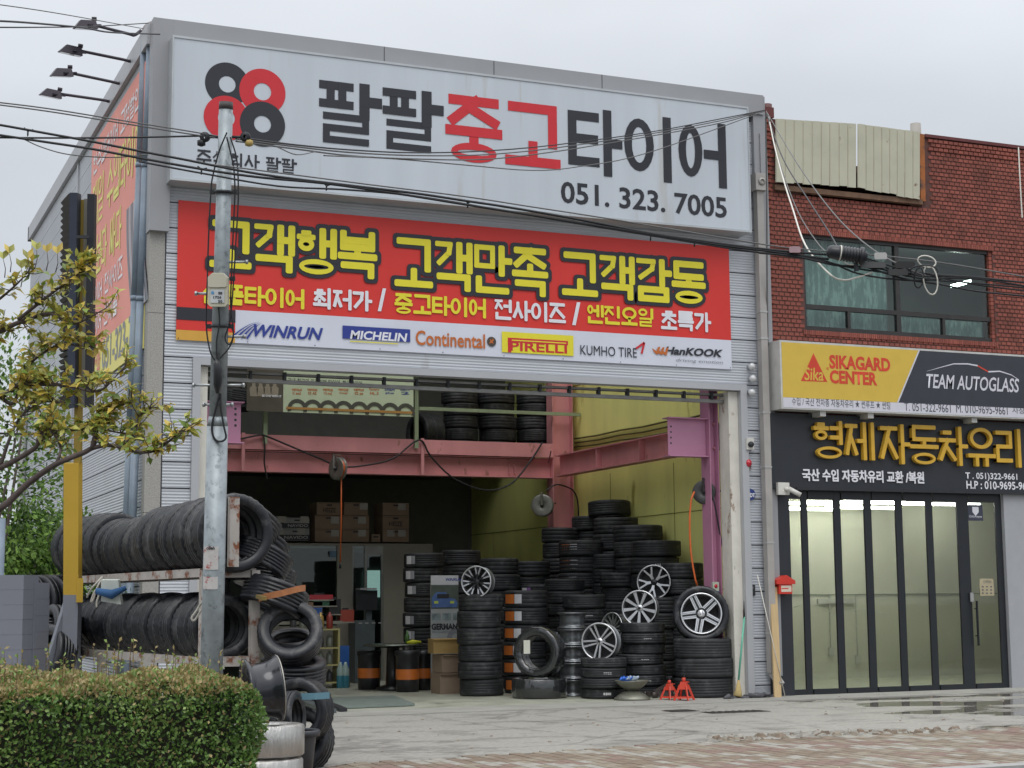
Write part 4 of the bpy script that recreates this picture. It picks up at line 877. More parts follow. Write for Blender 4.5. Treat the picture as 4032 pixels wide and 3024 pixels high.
# things in front of the charcoal column
q = P(1693, 1262, -.2); t = thing('mailbox', 'small red house-shaped mailbox on the charcoal column', 'mailbox', q)
RM = mat('mailbox_red', (.55, .035, .02), .4, 0, .1)
w_ = .13; MB().box(q.x - w_ * .8, q.x + w_ * .9, -.24, -.10, q.z - .14, q.z + .0).build('body', RM, t)
b = MB(); b.prism([(-.15, 0), (.16, 0), (.16, .05), (.02, .13), (-.15, .06)], (q.x, -.26, q.z), (1, 0, 0), (0, 0, 1), (0, .16, 0)); b.build('roof', RM, t)
MB().box(q.x - .07, q.x + .10, -.243, -.2405, q.z - .11, q.z - .02).build('front_label', mat('label_cream', (.62, .55, .45), .6), t); MB().box(q.x - .06, q.x + .05, -.2445, -.2432, q.z - .07, q.z - .055).build('slot_stripe', RM, t)
a = P(1665, 1268, -.14); c = P(1684, 1508, -.30); t = MB().bar((a.x + .02, -.17, a.z), (c.x - .05, -.33, 0.0), .03, .115, (1, 0, 0)).build('timber_plank', mat('pine_timber', (.52, .38, .20), .7, 0, .1, 4, stretch=(8, 8, .6))); tag(t, 'pale timber plank leaning against the charcoal column', 'plank')
t = MB().tube([(c.x - .22, -.15, 1.75), (c.x + .06, -.36, 0)], .007, 6).build('thin_rod', CABW); tag(t, 'thin white rod leaning beside the timber plank', 'rod')
q = P(1690, 1056, -.17); t = thing('bullet_camera', 'white bullet camera on a square box at the column top', 'camera', q)
MB().box(q.x - .10, q.x + .09, -.22, -.161, q.z - .09, q.z + .09).build('junction_box', MATS['camera_white'], t); MB().tube([(q.x + .02, -.22, q.z), (q.x + .05, -.28, q.z - .02)], .03, 10).build('joint', MATS['camera_white'], t); MB().tube([(q.x + .04, -.27, q.z), (q.x + .19, -.36, q.z - .10)], .035, 12).build('barrel', MATS['camera_white'], t)
# broom, rags, floor drain
a = P(1601, 1340, .0); c = P(1589, 1505, -.1); t = thing('broom', 'green handled broom leaning on the peeling door jamb', 'broom', (c.x, -.12, 0))
MB().tube([(a.x, -.09, a.z + .05), (c.x + .02, -.16, .25)], .014, 8).build('handle', mat('green_handle', (.12, .42, .30), .4), t); MB().tube([(a.x - .002, -.088, a.z + .02), (a.x + .01, -.075, a.z + .28)], [.018, .004], 8).build('grip', DARK, t)
MB().tube([(c.x + .02, -.16, .26), (c.x - .0, -.18, .10), (c.x - .03, -.2, .02)], [.015, .05, .075], 10).build('bristles', mat('straw', (.42, .32, .14), .9, 0, .2, 20), t)
b = MB(); rr = random.Random(4)
for i in range(8):
    x = P(1560 + i * 11, 1512, -.2).x; b.tube([(x + rr.uniform(-.1, .1) + k * .06, -.25 + rr.uniform(-.1, .1), .025 + .025 * math.sin(k * 1.6 + i)) for k in range(5)], [.01, .035, .04, .03, .01], 7)
t = b.build('grey_rag', mat('dirty_cloth', (.10, .10, .11), .95, 0, .3, 15, bump=.6)); tag(t, 'crumpled dark grey rag on the ground at the foot of the door jamb', 'rag')
for u, v, l_ in ((1590, 1538, 'wider dark iron drain cover in front of the right door jamb'), (1470, 1536, 'narrow dark drain slot in front of the red jack stands')):
    q = PG(u, v); t = thing('drain_cover', l_, 'drain', q); w_ = .42 if u > 1500 else .2
    b = MB(); b.box(q.x - w_, q.x + w_, q.y - .14, q.y + .14, .002, .006); b.build('frame', mat('iron', (.06, .055, .05), .7, .3, .3, 9), t)
    for k in range(8): MB().box(q.x - w_ + .03 + k * (w_ * 2 - .06) / 8, q.x - w_ + .03 + k * (w_ * 2 - .06) / 8 + .03, q.y - .11, q.y + .11, .0061, .012).build('bar', MATS['iron'], t)
# ------------------------------------------------------------------ tyres and wheels
TY = {}
def tyre_mesh(R, W, style=0, m=None, rim=.63):
    m = m or RUBI; key = (round(R, 2), round(W, 2), style, m.name, rim)
    if key in TY: return TY[key]
    h = W / 2; Ri = R * rim; gz = .006; gd = .0022 if m is RUBI else .0055
    P_ = [(Ri, -h * .78), (Ri + .012, -h * .84), (Ri + .02, -h * .93), ((Ri + R) / 2, -h * 1.0), (R - .035, -h * .99), (R - .012, -h * .94), (R - .001, -h * .84)]
    ribs = () if style == 9 else {0: (-.45, -.15, .15, .45), 1: (-.5, 0, .5), 2: (-.56, -.28, 0, .28, .56)}[style % 3]
    tread = []
    for g in ribs:
        c = g * h; tread += [(R + .0, c - gz), (R - gd, c - gz * .6), (R - gd, c + gz * .6), (R + .0, c + gz)]
    P_ += tread + [(R - .001, h * .84), (R - .012, h * .94), (R - .035, h * .99), ((Ri + R) / 2, h), (Ri + .02, h * .93), (Ri + .012, h * .84), (Ri, h * .78)]
    P_ += [(Ri + .015, h * .7), (R - .03, h * .72), (R - .018, 0), (R - .03, -h * .72), (Ri + .015, -h * .7)]
    sh = {j for j, (r, z) in enumerate(P_) if r > R - .015 and abs(z) > h * .8}
    n = 64
    def rf(r, j, k):
        if style == 9: return r + .004 * math.sin(k * 1.7)
        if j in sh and (k % 2 == 0): return r - .0075
        if style % 3 == 2 and 7 <= j < 7 + len(tread) and k % 4 == 0: return r - .004
        return r
    b = MB(); b.lathe(P_, n, closed=True, rf=rf)
    me = bpy.data.meshes.new('tyre'); me.from_pydata(b.v, [], b.f); me.materials.append(m); me.polygons.foreach_set('use_smooth', [True] * len(b.f)); me.update()
    TY[key] = me; return me
def tyre(c, ax, R, W, lbl, grp=None, style=0, m=None, rim=.63, nm='tyre'):
    f = frame(c, ax) @ Matrix.Rotation(R_.uniform(0, 6), 4, 'Z')
    o = ob(nm, tyre_mesh(R, W, style, m, rim), None, None, f); tag(o, lbl, 'tyre', grp); return o
ORD = ['bottom'] + [w + '-from-bottom' for w in 'second third fourth fifth sixth seventh eighth ninth tenth eleventh twelfth'.split()]
STK = {'orange': [mat('sticker_orange', (.62, .17, .03), .5), mat('sticker_white', (.62, .62, .64), .5)], 'white': [mat('sticker_white', (.62, .62, .64), .5), mat('sticker_grey', (.3, .3, .33), .5)], 'purple': [mat('sticker_white', (.62, .62, .64), .5), mat('sticker_purple', (.30, .14, .42), .5)]}
def sticker(par, c, R, ang, W, kind, wd=.30):
    for k, (m_, a0, a1) in enumerate(((STK[kind][0], -wd / 2, wd * .12), (STK[kind][1], wd * .14, wd / 2))):
        b = MB(); n = 4; vs = []
        for i in range(n + 1):
            t = ang + a0 + (a1 - a0) * i / n; x, y = math.cos(t) * (R + .004), math.sin(t) * (R + .004)
            vs += [(c.x + x, c.y + y, c.z - W * .27), (c.x + x, c.y + y, c.z + W * .27)]
        b.add(vs, [(2 * i, 2 * i + 2, 2 * i + 3, 2 * i + 1) for i in range(n)]); b.build('sticker', m_, par)
CHK = mat('chalk', (.55, .55, .55), .9)
def chalk(par, c, R, W, ang):
    b = MB(); rr = random.Random(int(c.x * 991 + c.z * 77))
    for g in range(4):
        t0 = ang + g * .09
        for s_ in range(2):
            t = t0 + s_ * .025 + rr.uniform(-.004, .004); e = Vector((math.cos(t), math.sin(t), 0)); tn = Vector((-math.sin(t), math.cos(t), 0)); p = Vector((c.x, c.y, c.z)) + e * (R + .003)
            w, h = rr.uniform(.004, .012), rr.uniform(.012, .02); b.add([p - tn * w + Vector((0, 0, -h)), p + tn * w + Vector((0, 0, -h)), p + tn * w + Vector((0, 0, h)), p - tn * w + Vector((0, 0, h))], [(0, 1, 2, 3)])
    b.build('chalk_mark', CHK, par, 'stuff')
def stack(u0, u1, vt, Y, desc, n=None, z0=.012, stick=None, chk=False, style=0, only=None, m=None, grp='stacked tyres in the open garage', top=0, hid=0, jit=.025):
    """a pile of tyres lying flat; u0,u1 left/right silhouette readings and vt the top reading at the pile's depth"""
    for it in range(12):
        a, c = P(u0, (vt + 1400) / 2, Y), P(u1, (vt + 1400) / 2, Y); R = max(.325, min(.42, (c.x - a.x) * .97 / 2)); cx = (a.x + c.x) / 2
        if Y > 6 or cx + R < xin - .04: break
        Y -= .2
    global LASTY; LASTY = Y
    zt = P((u0 + u1) / 2, vt, Y - R).z; n = n or max(1, round((zt - z0) / .248)); W = (zt - z0) / n; res = []
    for i in range(n):
        if only and i < n - only: continue
        cc = Vector((cx + R_.uniform(-jit, jit), Y + R_.uniform(-jit, jit), z0 + W * (i + .5)))
        nm_ = 'top' if i == n - 1 else ORD[i]
        o = tyre(cc, (R_.uniform(-.01, .01), R_.uniform(-.01, .01), 1), round(R * R_.uniform(.985, 1.015), 2), round(W * .99, 2), f'{nm_} tyre of {desc}', grp, style + (i % 2), m); res.append(o)
        vd = math.atan2(CAM.y - cc.y, CAM.x - cc.x)
        if stick and (stick != 'orange' or True): sticker(o, cc, R, vd - (.66 if stick == 'orange' else .72), W, stick, .95 if stick == 'orange' else .55)
        if chk and i % 2 == (n % 2): chalk(o, cc, R, W, vd + .05)
    return res, cx, zt, R
S1_, x1_, z1t, r1_ = stack(991, 1082, 1283, 2.35, 'the plain stack right of the poster and cartons', n=6)
stack(1088, 1178, 1275, 2.7, 'the stack with orange and white labels facing the street', n=6, stick='orange')
stack(1185, 1258, 1250, 3.2, 'the stack with faint chalk marks behind the bare steel rims', n=9, chk=True)
stack(1223, 1304, 1284, 2.2, 'the stack right behind the column of steel rims', n=7, chk=True)
S5, x5, z5, r5 = stack(1261, 1344, 1421, .80, 'the low chalk-marked stack under the twin-spoke rim', n=4, chk=True)
S6, x6, z6, r6 = stack(1347, 1429, 1345, 1.0, 'the chalk-marked stack carrying the bright silver rim', n=7, chk=True)
S7, x7, z7, r7 = stack(1457, 1577, 1380, .35, 'the wide stack under the mounted wheel at the door jamb', n=3, z0=.012, style=2)
S8, x8, z8, r8 = stack(1392, 1463, 1290, 1.75, 'the stack carrying the dark split-spoke rim', n=6); Y8 = LASTY
stack(1304, 1377, 1237, 2.9, 'the tall stack left of the split-spoke rim', n=8)
stack(1282, 1352, 1196, 3.6, 'the tall stack behind the middle of the pile', n=9)
stack(1212, 1301, 1166, 3.9, 'the tall stack with small orange labels behind the chalk-marked stack', n=9, stick='orange')
stack(1179, 1250, 1138, 4.9, 'the rear left stack beside the pink column', n=10)
stack(1251, 1312, 1113, 5.2, 'the narrow rear stack under the single topmost tyre', n=11)
stack(1287, 1377, 1116, 4.6, 'the rear stack right under the single topmost tyre', n=10)
R19, x19, z19, r19 = stack(1332, 1430, 1133, 3.8, 'the rear stack stepping down to the right of the peak', n=10)
stack(1369, 1467, 1166, 2.9, 'the stack against the yellow wall above the split-spoke rim', n=9, chk=True)
stack(1436, 1516, 1215, 2.0, 'the stack against the yellow wall behind the mounted wheel', n=8)
q = P(1316, 1100, 4.3); tyre(Vector((q.x, 4.3, P(1316, 1113, 3.95).z + .125)), (0, .05, 1), .36, .26, 'single big tyre at the very peak of the indoor pile', 'stacked tyres in the open garage')
stack(1042, 1117, 1205, 4.2, 'the left stack behind the black and silver rim', n=8)
stack(1117, 1178, 1211, 4.6, 'the stack behind the orange-labelled stack', n=8)
stack(873, 957, 1193, 5.0, 'the tall stack with white labels behind the black drums', n=9, stick='white')
stack(958, 1038, 1187, 5.6, 'the stack behind the poster with a tyre lying open on top', n=9)
stack(1140, 1185, 1262, 3.9, 'the low dark stack with a purple and white label', n=7, stick='purple')
# tyres stored on the mezzanine
for u0, u1, tt in ((960, 1030, 'first stack right of the green post'), (1036, 1114, 'middle stack'), (1121, 1192, 'right stack beside the pink column')):
    z0 = zb1 + .09; stack(u0, u1, 842, 6.75, f'the {tt} on the mezzanine', n=5, z0=z0, grp='tyres stored on the mezzanine', style=1)
for i, u in enumerate((912, 932)):
    q = P(u, 905, 6.7); tyre(Vector((q.x, 6.75 + i * .03, zb1 + .08 + .36)), (1, .25, 0), .36, .22, ('leftmost' if i == 0 else 'second') + ' tyre standing upright behind the green mezzanine post', 'tyres stored on the mezzanine')
for i, u in enumerate((452, 480, 508)):
    q = P(u, 860, 7.2); tyre(Vector((q.x, 7.2, P(u, 858, 7.2).z)), (.1, 0, 1), .34, .24, ['leftmost', 'middle', 'rightmost'][i] + ' of three dark tyres lying above the left purple bracket', 'tyres stored on the mezzanine')
MB().box(P(436, 868, 7.2).x - .4, P(520, 868, 7.2).x + .2, 6.8, 7.6, P(470, 868, 7.2).z - .12, P(470, 868, 7.2).z - .08).build('mezzanine_shelf', DARK, B)

# wheels
def spoke_poly(b, r0, r1, w0, w1, ang, z, th, mi=0, skew=0):
    e = Vector((math.cos(ang), math.sin(ang), 0)); t = Vector((-math.sin(ang), math.cos(ang), 0))
    q = []
    for zz in (z - th, z):
        zo = (zz, zz + .012)
        q.append([e * r0 - t * w0 + Vector((0, 0, zz - .012)), e * r0 + t * w0 + Vector((0, 0, zz - .012)), e * r1 + t * (w1 + skew) + Vector((0, 0, zz)), e * r1 - t * (w1 - skew) + Vector((0, 0, zz))])
    b.hexa(q[0] + q[1], mi)
def wheel(c, ax, R, kind, lbl, nm='alloy_rim', cat='rim', W=.22, tyreR=None, grp=None, up=None):
    F = frame(c, ax, up or (0, 0, 1)); t = thing(nm, lbl, cat, M=F, group=grp)
    h = W / 2
    b = MB(); b.lathe([(R, h), (R, h - .012), (R * .93, h - .03), (R * .86, h * .3), (R * .86, -h * .7), (R * .97, -h), (R * .99, -h - .004), (R * .90, -h + .01), (R * .83, -h * .7), (R * .83, h * .3), (R * .90, h - .02), (R * .93, h + .002), (R, h)], 48, M=F)
    b.build('barrel', mat('barrel_grey', (.20, .21, .22), .35, .7), t)
    b = MB(); b.lathe([(R * .925, h - .012), (R * .925, h + .004), (R * 1.0, h + .004), (R * 1.0, h - .012)], 48, M=F); b.build('lip', ALU, t)
    z = h - .012; ns = {'twin': 5, 'y': 5, 'multi': 9, 'black': 7, 'amg': 5, 'fan': 14}[kind]
    def sp(b, a, r0, r1, o0, o1, w0, w1, zz, th=.03, mi=0):
        e = Vector((math.cos(a), math.sin(a), 0)); t_ = Vector((-math.sin(a), math.cos(a), 0)); q = []
        for z1 in (zz - th, zz): q += [e * r0 + t_ * (o0 - w0) + Vector((0, 0, z1 - .012)), e * r0 + t_ * (o0 + w0) + Vector((0, 0, z1 - .012)), e * r1 + t_ * (o1 + w1) + Vector((0, 0, z1)), e * r1 + t_ * (o1 - w1) + Vector((0, 0, z1))]
        b.hexa(q, mi)
    for k in range(ns):
        a = 2 * PI * k / ns + PI / 2 + .12; b = MB()
        if kind == 'twin':
            for s_ in (-1, 1): sp(b, a, R * .16, R * .95, s_ * R * .07, s_ * R * .15, R * .042, R * .052, z)
        elif kind == 'y':
            sp(b, a, R * .14, R * .5, 0, 0, R * .06, R * .10, z)
            for s_ in (-1, 1): sp(b, a, R * .42, R * .96, s_ * R * .05, s_ * R * .29, R * .055, R * .05, z + .001 * s_ + .002)
        elif kind == 'multi': sp(b, a, R * .17, R * .95, 0, 0, R * .05, R * .10, z)
        elif kind == 'black':
            sp(b, a, R * .17, R * .5, 0, 0, R * .05, R * .07, z - .004, .03, 1)
            for s_ in (-1, 1): sp(b, a, R * .4, R * .95, s_ * R * .04, s_ * R * .19, R * .035, R * .05, z + .001 * s_)
            sp(b, a, R * .4, R * .93, 0, 0, R * .03, R * .12, z - .012, .02, 1)
        elif kind == 'amg':
            for s_ in (-1, 1):
                sp(b, a, R * .24, R * .95, s_ * R * .15, s_ * R * .14, R * .035, R * .03, z + .0008 * s_); sp(b, a, R * .26, R * .95, s_ * R * .075, s_ * R * .07, R * .022, R * .02, z + .0005 * s_)
            sp(b, a, R * .2, R * .95, 0, 0, R * .20, R * .17, z - .008, .015, 1)
        else: sp(b, a, R * .2, R * .95, 0, R * .12, R * .025, R * .045, z)
        o = b; o.v = [tuple(F @ Vector(p)) for p in b.v]; o.build('spoke', [ALU if kind not in ('fan',) else mat('dull_alloy', (.30, .32, .30), .4, .6), ALUD], t)
    b = MB(); b.lathe([(0, z + .004), (R * .17, z + .002), (R * .19, z - .01), (R * .19, z - .05)], 20, M=F); hb = b.build('hub', ALU if kind in ('multi', 'twin', 'amg') else ALUD, t)
    b = MB(); b.lathe([(0, z + .007), (R * .08, z + .006), (R * .085, z + .003)], 16, M=F); b.build('hub_bore', ALUD if kind != 'amg' else mat('cap_silver', (.5, .5, .52), .3, .6), t)
    if kind == 'amg':
        b = MB()
        for k in range(3):
            a = PI / 2 + k * 2 * PI / 3; spoke_poly(b, 0, R * .085, R * .014, R * .004, a, z + .016, .004)
        b.lathe([(R * .088, z + .007), (R * .10, z + .010), (R * .11, z + .007)], 24); b.v = [tuple(F @ Vector(p)) for p in b.v]; b.build('star_badge', ALU, t)
    b = MB()
    for k in range(5):
        a = PI / 2 + k * 2 * PI / 5 + .5; p = F @ Vector((math.cos(a) * R * .13, math.sin(a) * R * .13, z + .0045)); b.lathe([(0, 0), (R * .022, 0)], 8, M=frame(p, F.to_3x3().col[2]))
    b.build('bolt_holes', DARK, t, 'stuff')
    b = MB(); b.lathe([(R * .2, 0), (R * .82, .0)], 32, M=F @ Matrix.Translation((0, 0, -.02))); b.build('spoke_shade_disc', mat('spoke_shade', (.02, .02, .022), .7), t)  # dark disc added to stand for the shade behind the spokes
    if tyreR:
        o = ob('tyre_ring', tyre_mesh(tyreR, W * 1.08, 0, RUB, R / tyreR), t, None, F)
    return t
AX = Vector((-.62, -.78, .04))
def onto(u, v, Y): return P(u, v, Y)
wheel(onto(1033, 1257, 2.2), AX, .235, 'black', 'black and silver seven-spoke rim standing on the plain left stack')
wheel(onto(1415, 1258, Y8 - .1), AX, .262, 'y', 'dark split-spoke rim standing highest near the yellow wall')
wheel(onto(1384, 1314, .95), AX, .262, 'multi', 'bright silver nine-spoke rim standing on the chalk-marked stack')
wheel(onto(1299, 1386, .75), Vector((-.70, -.72, .05)), .268, 'twin', 'silver twin-spoke rim standing on the low chalk-marked stack', up=(0, .05, 1))
wheel(onto(1514, 1327, .30), Vector((-.45, -.9, .10)), .30, 'amg', 'mounted wheel with star badge leaning on the wide right stack', nm='car_wheel', cat='wheel', W=.27, tyreR=.405)
wheel(onto(1332, 1358, 1.35), Vector((-.97, -.3, .1)), .235, 'fan', 'dull thin-spoked rim half hidden behind the twin-spoke rim')
# column of bare steel rims
for i in range(5):
    q = P(1238, 1480, 1.55); z0 = .012 + i * .245; F = frame((q.x, 1.55, z0 + .12), (0, 0, 1)); b = MB()
    b.lathe([(.20, -.12), (.225, -.115), (.225, -.105), (.195, -.09), (.185, -.05), (.19, -.04), (.185, 0), (.185, .06), (.195, .085), (.225, .10), (.225, .115), (.20, .118), (.17, .05), (.17, -.06), (.20, -.12)], 40, M=F)
    b.lathe([(.17, .0), (.08, .02), (.03, .02), (.03, .0)], 24, M=F)
    o = b.build('wheel_rim', mat('steel_rim_grey', (.16, .17, .18), .3, .7, .1, 6)); tag(o, f'{"top" if i == 4 else ORD[i]} rim of the bare grey steel rim column', 'rim', 'bare grey steel rims in a column')
# wrapped tyres on the floor
WRAP = mat('shiny_wrap', (.02, .022, .024), .12, 0, .3, 20, bump=.9, bs=18, coat=1)
q = P(1165, 1490, 1.35); tyre(Vector((q.x, 1.35, .155)), (0, 0, 1), .40, .28, 'plastic-wrapped tyre lying flat on the floor under the standing wrapped tyre', 'plastic wrapped tyres', 9, m=WRAP)
q = P(1168, 1420, 1.25); o = tyre(Vector((q.x, 1.28, .30 + .365)), (-.75, -.62, .05), .365, .30, 'plastic-wrapped tyre standing upright on the flat wrapped one', 'plastic wrapped tyres', 9, m=WRAP)
rectY('paper_label', 1131, 1383, 1145, 1412, .86, mat('paper_label', (.55, .55, .48), .6), o, .002)
# dish, tray, gloves, jack stands, jack
q = P(1369, 1500, .15); t = thing('pedestal_basin', 'round grey metal basin on a wide flared foot', 'basin', (q.x, .2, .012))
GD = mat('dull_zinc', (.22, .22, .18), .4, .5, .2)
MB().lathe([(0, .0), (.26, .0), (.25, .03), (.15, .10), (.08, .13), (.0, .13)], 32, M=Matrix.Translation((q.x, .2, .012))).build('foot', GD, t)
MB().lathe([(.0, .13), (.08, .13), (.17, .19), (.24, .26), (.245, .27), (.22, .262), (.15, .2), (.0, .17)], 32, M=Matrix.Translation((q.x, .2, .012))).build('bowl', GD, t)
for i, (u, v, c_, l_) in enumerate(((1352, 1467, (.02, .12, .55), 'blue rubber glove lying in the basin'), (1366, 1466, (.35, .42, .50), 'pale blue cloth lying in the basin'))):
    p = P(u, v, .15); b = MB()
    for k in range(5): b.tube([p + Vector((.02 * k - .04, 0, -.03)), p + Vector((.035 * k - .08, -.02, .015 + .012 * (k % 2))), p + Vector((.05 * k - .11, -.03, -.01 + .01 * k % 3))], [.02, .024, .012], 7)
    o = b.build('glove' if i == 0 else 'cloth', mat('glove_blue' if i == 0 else 'cloth_blue', c_, .5)); tag(o, l_, 'glove' if i == 0 else 'cloth')
JR = mat('jack_red', (.55, .05, .025), .4, 0, .1)
def jack(x, y, s_, l_, yaw=.4):
    F = Matrix.Translation((x, y, .012)) @ Matrix.Rotation(yaw, 4, 'Z') @ Matrix.Scale(s_, 4); t = thing('jack_stand', l_, 'jack stand', M=F, group='red jack stands')
    for i, j in ((-1, -1), (1, -1), (1, 1), (-1, 1)):
        b = MB(); a = F @ Vector((i * .045, j * .045, .22)); c = F @ Vector((i * .12, j * .11, 0)); b.bar(a, c, .032 * s_, .016 * s_, F.to_3x3() @ Vector((j, -i, 0))); b.build('leg', JR, t)
    b = MB(); q = [F @ Vector(p) for p in ((-.105, -.095, .03), (.105, -.095, .03), (.105, .095, .03), (-.105, .095, .03), (-.095, -.085, .055), (.095, -.085, .055), (.095, .085, .055), (-.095, .085, .055))]; b.hexa(q); b.build('base_plate', JR, t)
    b = MB(); q = [F @ Vector(p) for p in ((-.06, -.06, .16), (.06, -.06, .16), (.06, .06, .16), (-.06, .06, .16), (-.038, -.038, .27), (.038, -.038, .27), (.038, .038, .27), (-.038, .038, .27))]; b.hexa(q); b.build('body', JR, t)
    b = MB(); b.tube([F @ Vector((0, 0, .26)), F @ Vector((0, 0, .33))], .028 * s_, 10); b.build('collar', JR, t)
    b = MB(); b.tube([F @ Vector((0, 0, .33)), F @ Vector((0, 0, .37))], .018 * s_, 8); b.bar(F @ Vector((-.05, 0, .385)), F @ Vector((.05, 0, .385)), .04 * s_, .025 * s_); b.build('saddle', DARK, t)
    b = MB(); b.bar(F @ Vector((.03, -.03, .27)), F @ Vector((.085, -.05, .26)), .015 * s_, .012 * s_); b.build('lever', JR, t)
jk = PG(1454, 1514); jack(jk.x, jk.y + .10, .82, 'left smaller looking red jack stand by the wide tyre stack'); jk = PG(1478, 1515); jack(jk.x + .01, jk.y + .02, .95, 'right red jack stand in front of the wide tyre stack', .7)
q = P(1430, 1500, .45); t = thing('trolley_jack', 'dirty low trolley jack beside the basin', 'jack', (q.x, .5, .012))
DJ = mat('oily_metal', (.07, .06, .055), .5, .5, .3, 12)
MB().box(q.x - .18, q.x + .22, .40, .44, .03, .10).build('side_plate', DJ, t); MB().box(q.x - .18, q.x + .22, .56, .60, .03, .10).build('side_plate', DJ, t)
for dx, dy in ((-.16, .37), (-.16, .63), (.18, .37), (.18, .63)): MB().lathe([(0, -.02), (.045, -.02), (.045, .02), (0, .02)], 16, M=frame((q.x + dx, dy, .055), (0, 1, 0))).build('wheel', DJ, t)
MB().bar((q.x - .1, .5, .09), (q.x + .14, .5, .2), .06, .04).build('lift_arm', DJ, t); MB().lathe([(0, 0), (.05, 0), (.05, .02), (0, .02)], 12, M=Matrix.Translation((q.x + .15, .5, .2))).build('saddle', DJ, t)
# electrical socket panel on the purple column
q = P(1546, 1272, .3); t = thing('control_box', 'small control box with red button at the purple column', 'control box', q)
MB().box(q.x - .05, q.x + .05, .29, .33, q.z - .10, q.z + .10).build('housing', mat('box_cream', (.45, .50, .40), .5), t); MB().lathe([(0, .01), (.025, .008), (.03, 0)], 12, M=frame((q.x, .289, q.z + .04), (0, -1, 0))).build('red_button', MATS['alarm_red'], t); MB().box(q.x - .045, q.x + .045, .284, .289, q.z - .09, q.z - .03).build('blue_label', mat('blue_label', (.05, .12, .3), .5), t)

# ------------------------------------------------------------------ hose reels and loose cables inside
HO = mat('orange_hose', (.62, .13, .03), .4)
def reel(c, ax, R, W, lbl, hose=HO, plate=None):
    F = frame(c, ax); t = thing('hose_reel', lbl, 'hose reel', M=F); m_ = plate or mat('reel_grey', (.22, .22, .20), .4, .5, .2, 8)
    for s_ in (-1, 1):
        b = MB(); b.lathe([(0, s_ * W / 2), (R * .3, s_ * W / 2), (R * .35, s_ * (W / 2 + .01)), (R * .9, s_ * W / 2), (R, s_ * (W / 2 - .006)), (R, s_ * (W / 2 - .012)), (0, s_ * (W / 2 - .012))], 28, M=F); b.build('flange', m_, t)
    b = MB()
    for k in range(6): z = -W / 2 + .02 + (W - .04) * k / 5; b.lathe([(R * .72 + math.cos(a) * .013, z + math.sin(a) * .013) for a in [i * PI / 3 for i in range(6)]], 24, closed=True, M=F)
    b.build('wound_hose', hose, t, 'stuff'); b = MB(); b.lathe([(0, W / 2 + .03), (R * .14, W / 2 + .03), (R * .16, W / 2)], 12, M=F); b.build('hub', DARK, t)
    b = MB(); b.bar(F @ Vector((0, 0, W / 2 + .04)), F @ Vector((R * 1.15, 0, W / 2 + .04)), .03, .015); b.bar(F @ Vector((R * 1.15, 0, W / 2 + .04)), F @ Vector((R * 1.15, 0, -W / 2)), .03, .015); b.build('arm', m_, t)
    return t
q = P(731, 1012, YC - .45); t = reel(Vector((q.x, YC - .42, q.z)), (-.93, -.37, 0), .20, .10, 'grey drum reel with orange hose hanging on the pink cross beam')
a, c = P(737, 1010, YC - .45), P(735, 1215, YC - .45); MB().tube([a, (a + c) / 2 + Vector((.01, 0, 0)), c], .012, 6).build('hanging_hose', HO, t); MB().tube([c, c + Vector((0, 0, -.10))], [.014, .02], 8).build('hose_nozzle', DARK, t)
MB().box(q.x - .03, q.x + .03, YC - .42, YC - .14, q.z + .02, q.z + .06).build('bracket', DARK, t)
q = P(1172, 1092, YC - .2); t = reel(Vector((q.x, YC - .2, q.z)), (-.55, -.83, 0), .20, .12, 'dirty round hose reel on the pink column near the back'); MB().bar((q.x, YC - .15, q.z), (q.x + .3, YC - .1, q.z + .05), .04, .03).build('bracket', DJ, t)
q = P(1522, 1064, .55); t = reel(Vector((q.x, .55, q.z)), (-.62, -.78, .05), .175, .13, 'round dark hose reel with red hose on the purple front column', HO, mat('reel_dark', (.06, .06, .06), .4, .4, .2)); MB().bar((q.x, .5, q.z), (q.x + .28, .5, q.z + .03), .05, .03).build('bracket', GD, t)
pts = [P(u, v, .5) for u, v in ((1500, 1062), (1493, 1078), (1490, 1110), (1490, 1150), (1492, 1190), (1497, 1225), (1502, 1252), (1507, 1267))]; MB().tube(pts, .014, 7).build('hanging_hose', HO, t)
pts = [P(u, v, .33) for u, v in ((1538, 1062), (1545, 1095), (1553, 1140), (1562, 1185), (1572, 1235))]; MB().tube(pts, .012, 6).build('feed_hose', CABLE, t)
q = P(437, 1031, .8); t = reel(Vector((q.x, .8, q.z)), (.15, -1, 0), .23, .1, 'pale grey round reel just inside the left door jamb', CABG, mat('pale_grey_plate', (.36, .36, .36), .6, .1, .1)); 
def cab(nm, pts, r, m_, lbl, cat='cable', grp=None, n=6):
    q = MB().tube(pts, r, n, cap=False).build(nm, m_); return tag(q, lbl, cat, grp)
def sm(pts, k=4):                       # Catmull-Rom smoothing of a hand-read path
    P_ = [Vector(p) for p in pts]; P_ = [P_[0] * 2 - P_[1]] + P_ + [P_[-1] * 2 - P_[-2]]; out = []
    for i in range(1, len(P_) - 2):
        for j in range(k):
            t = j / k; a, b_, c, d = P_[i - 1:i + 3]; out.append(.5 * ((2 * b_) + (c - a) * t + (2 * a - 5 * b_ + 4 * c - d) * t * t + (3 * b_ - a - 3 * c + d) * t ** 3))
    return out + [P_[-2]]
cab('wall_cable', sm([P(u, v, YC - .22) for u, v in ((520, 948), (560, 940), (575, 942), (630, 965), (690, 990), (735, 1008), (790, 1005), (850, 990), (905, 950), (930, 985), (975, 1030), (1030, 1055), (1070, 1058), (1110, 1040), (1150, 990), (1172, 955))]), .016, CABLE, 'black cable draped in loops along the pink cross beam')
cab('wall_cable', sm([P(u, v, YC - .3) for u, v in ((570, 942), (572, 970), (571, 1000), (577, 1035))]), .014, CABLE, 'short black cable hanging down the left stiffener of the beam')
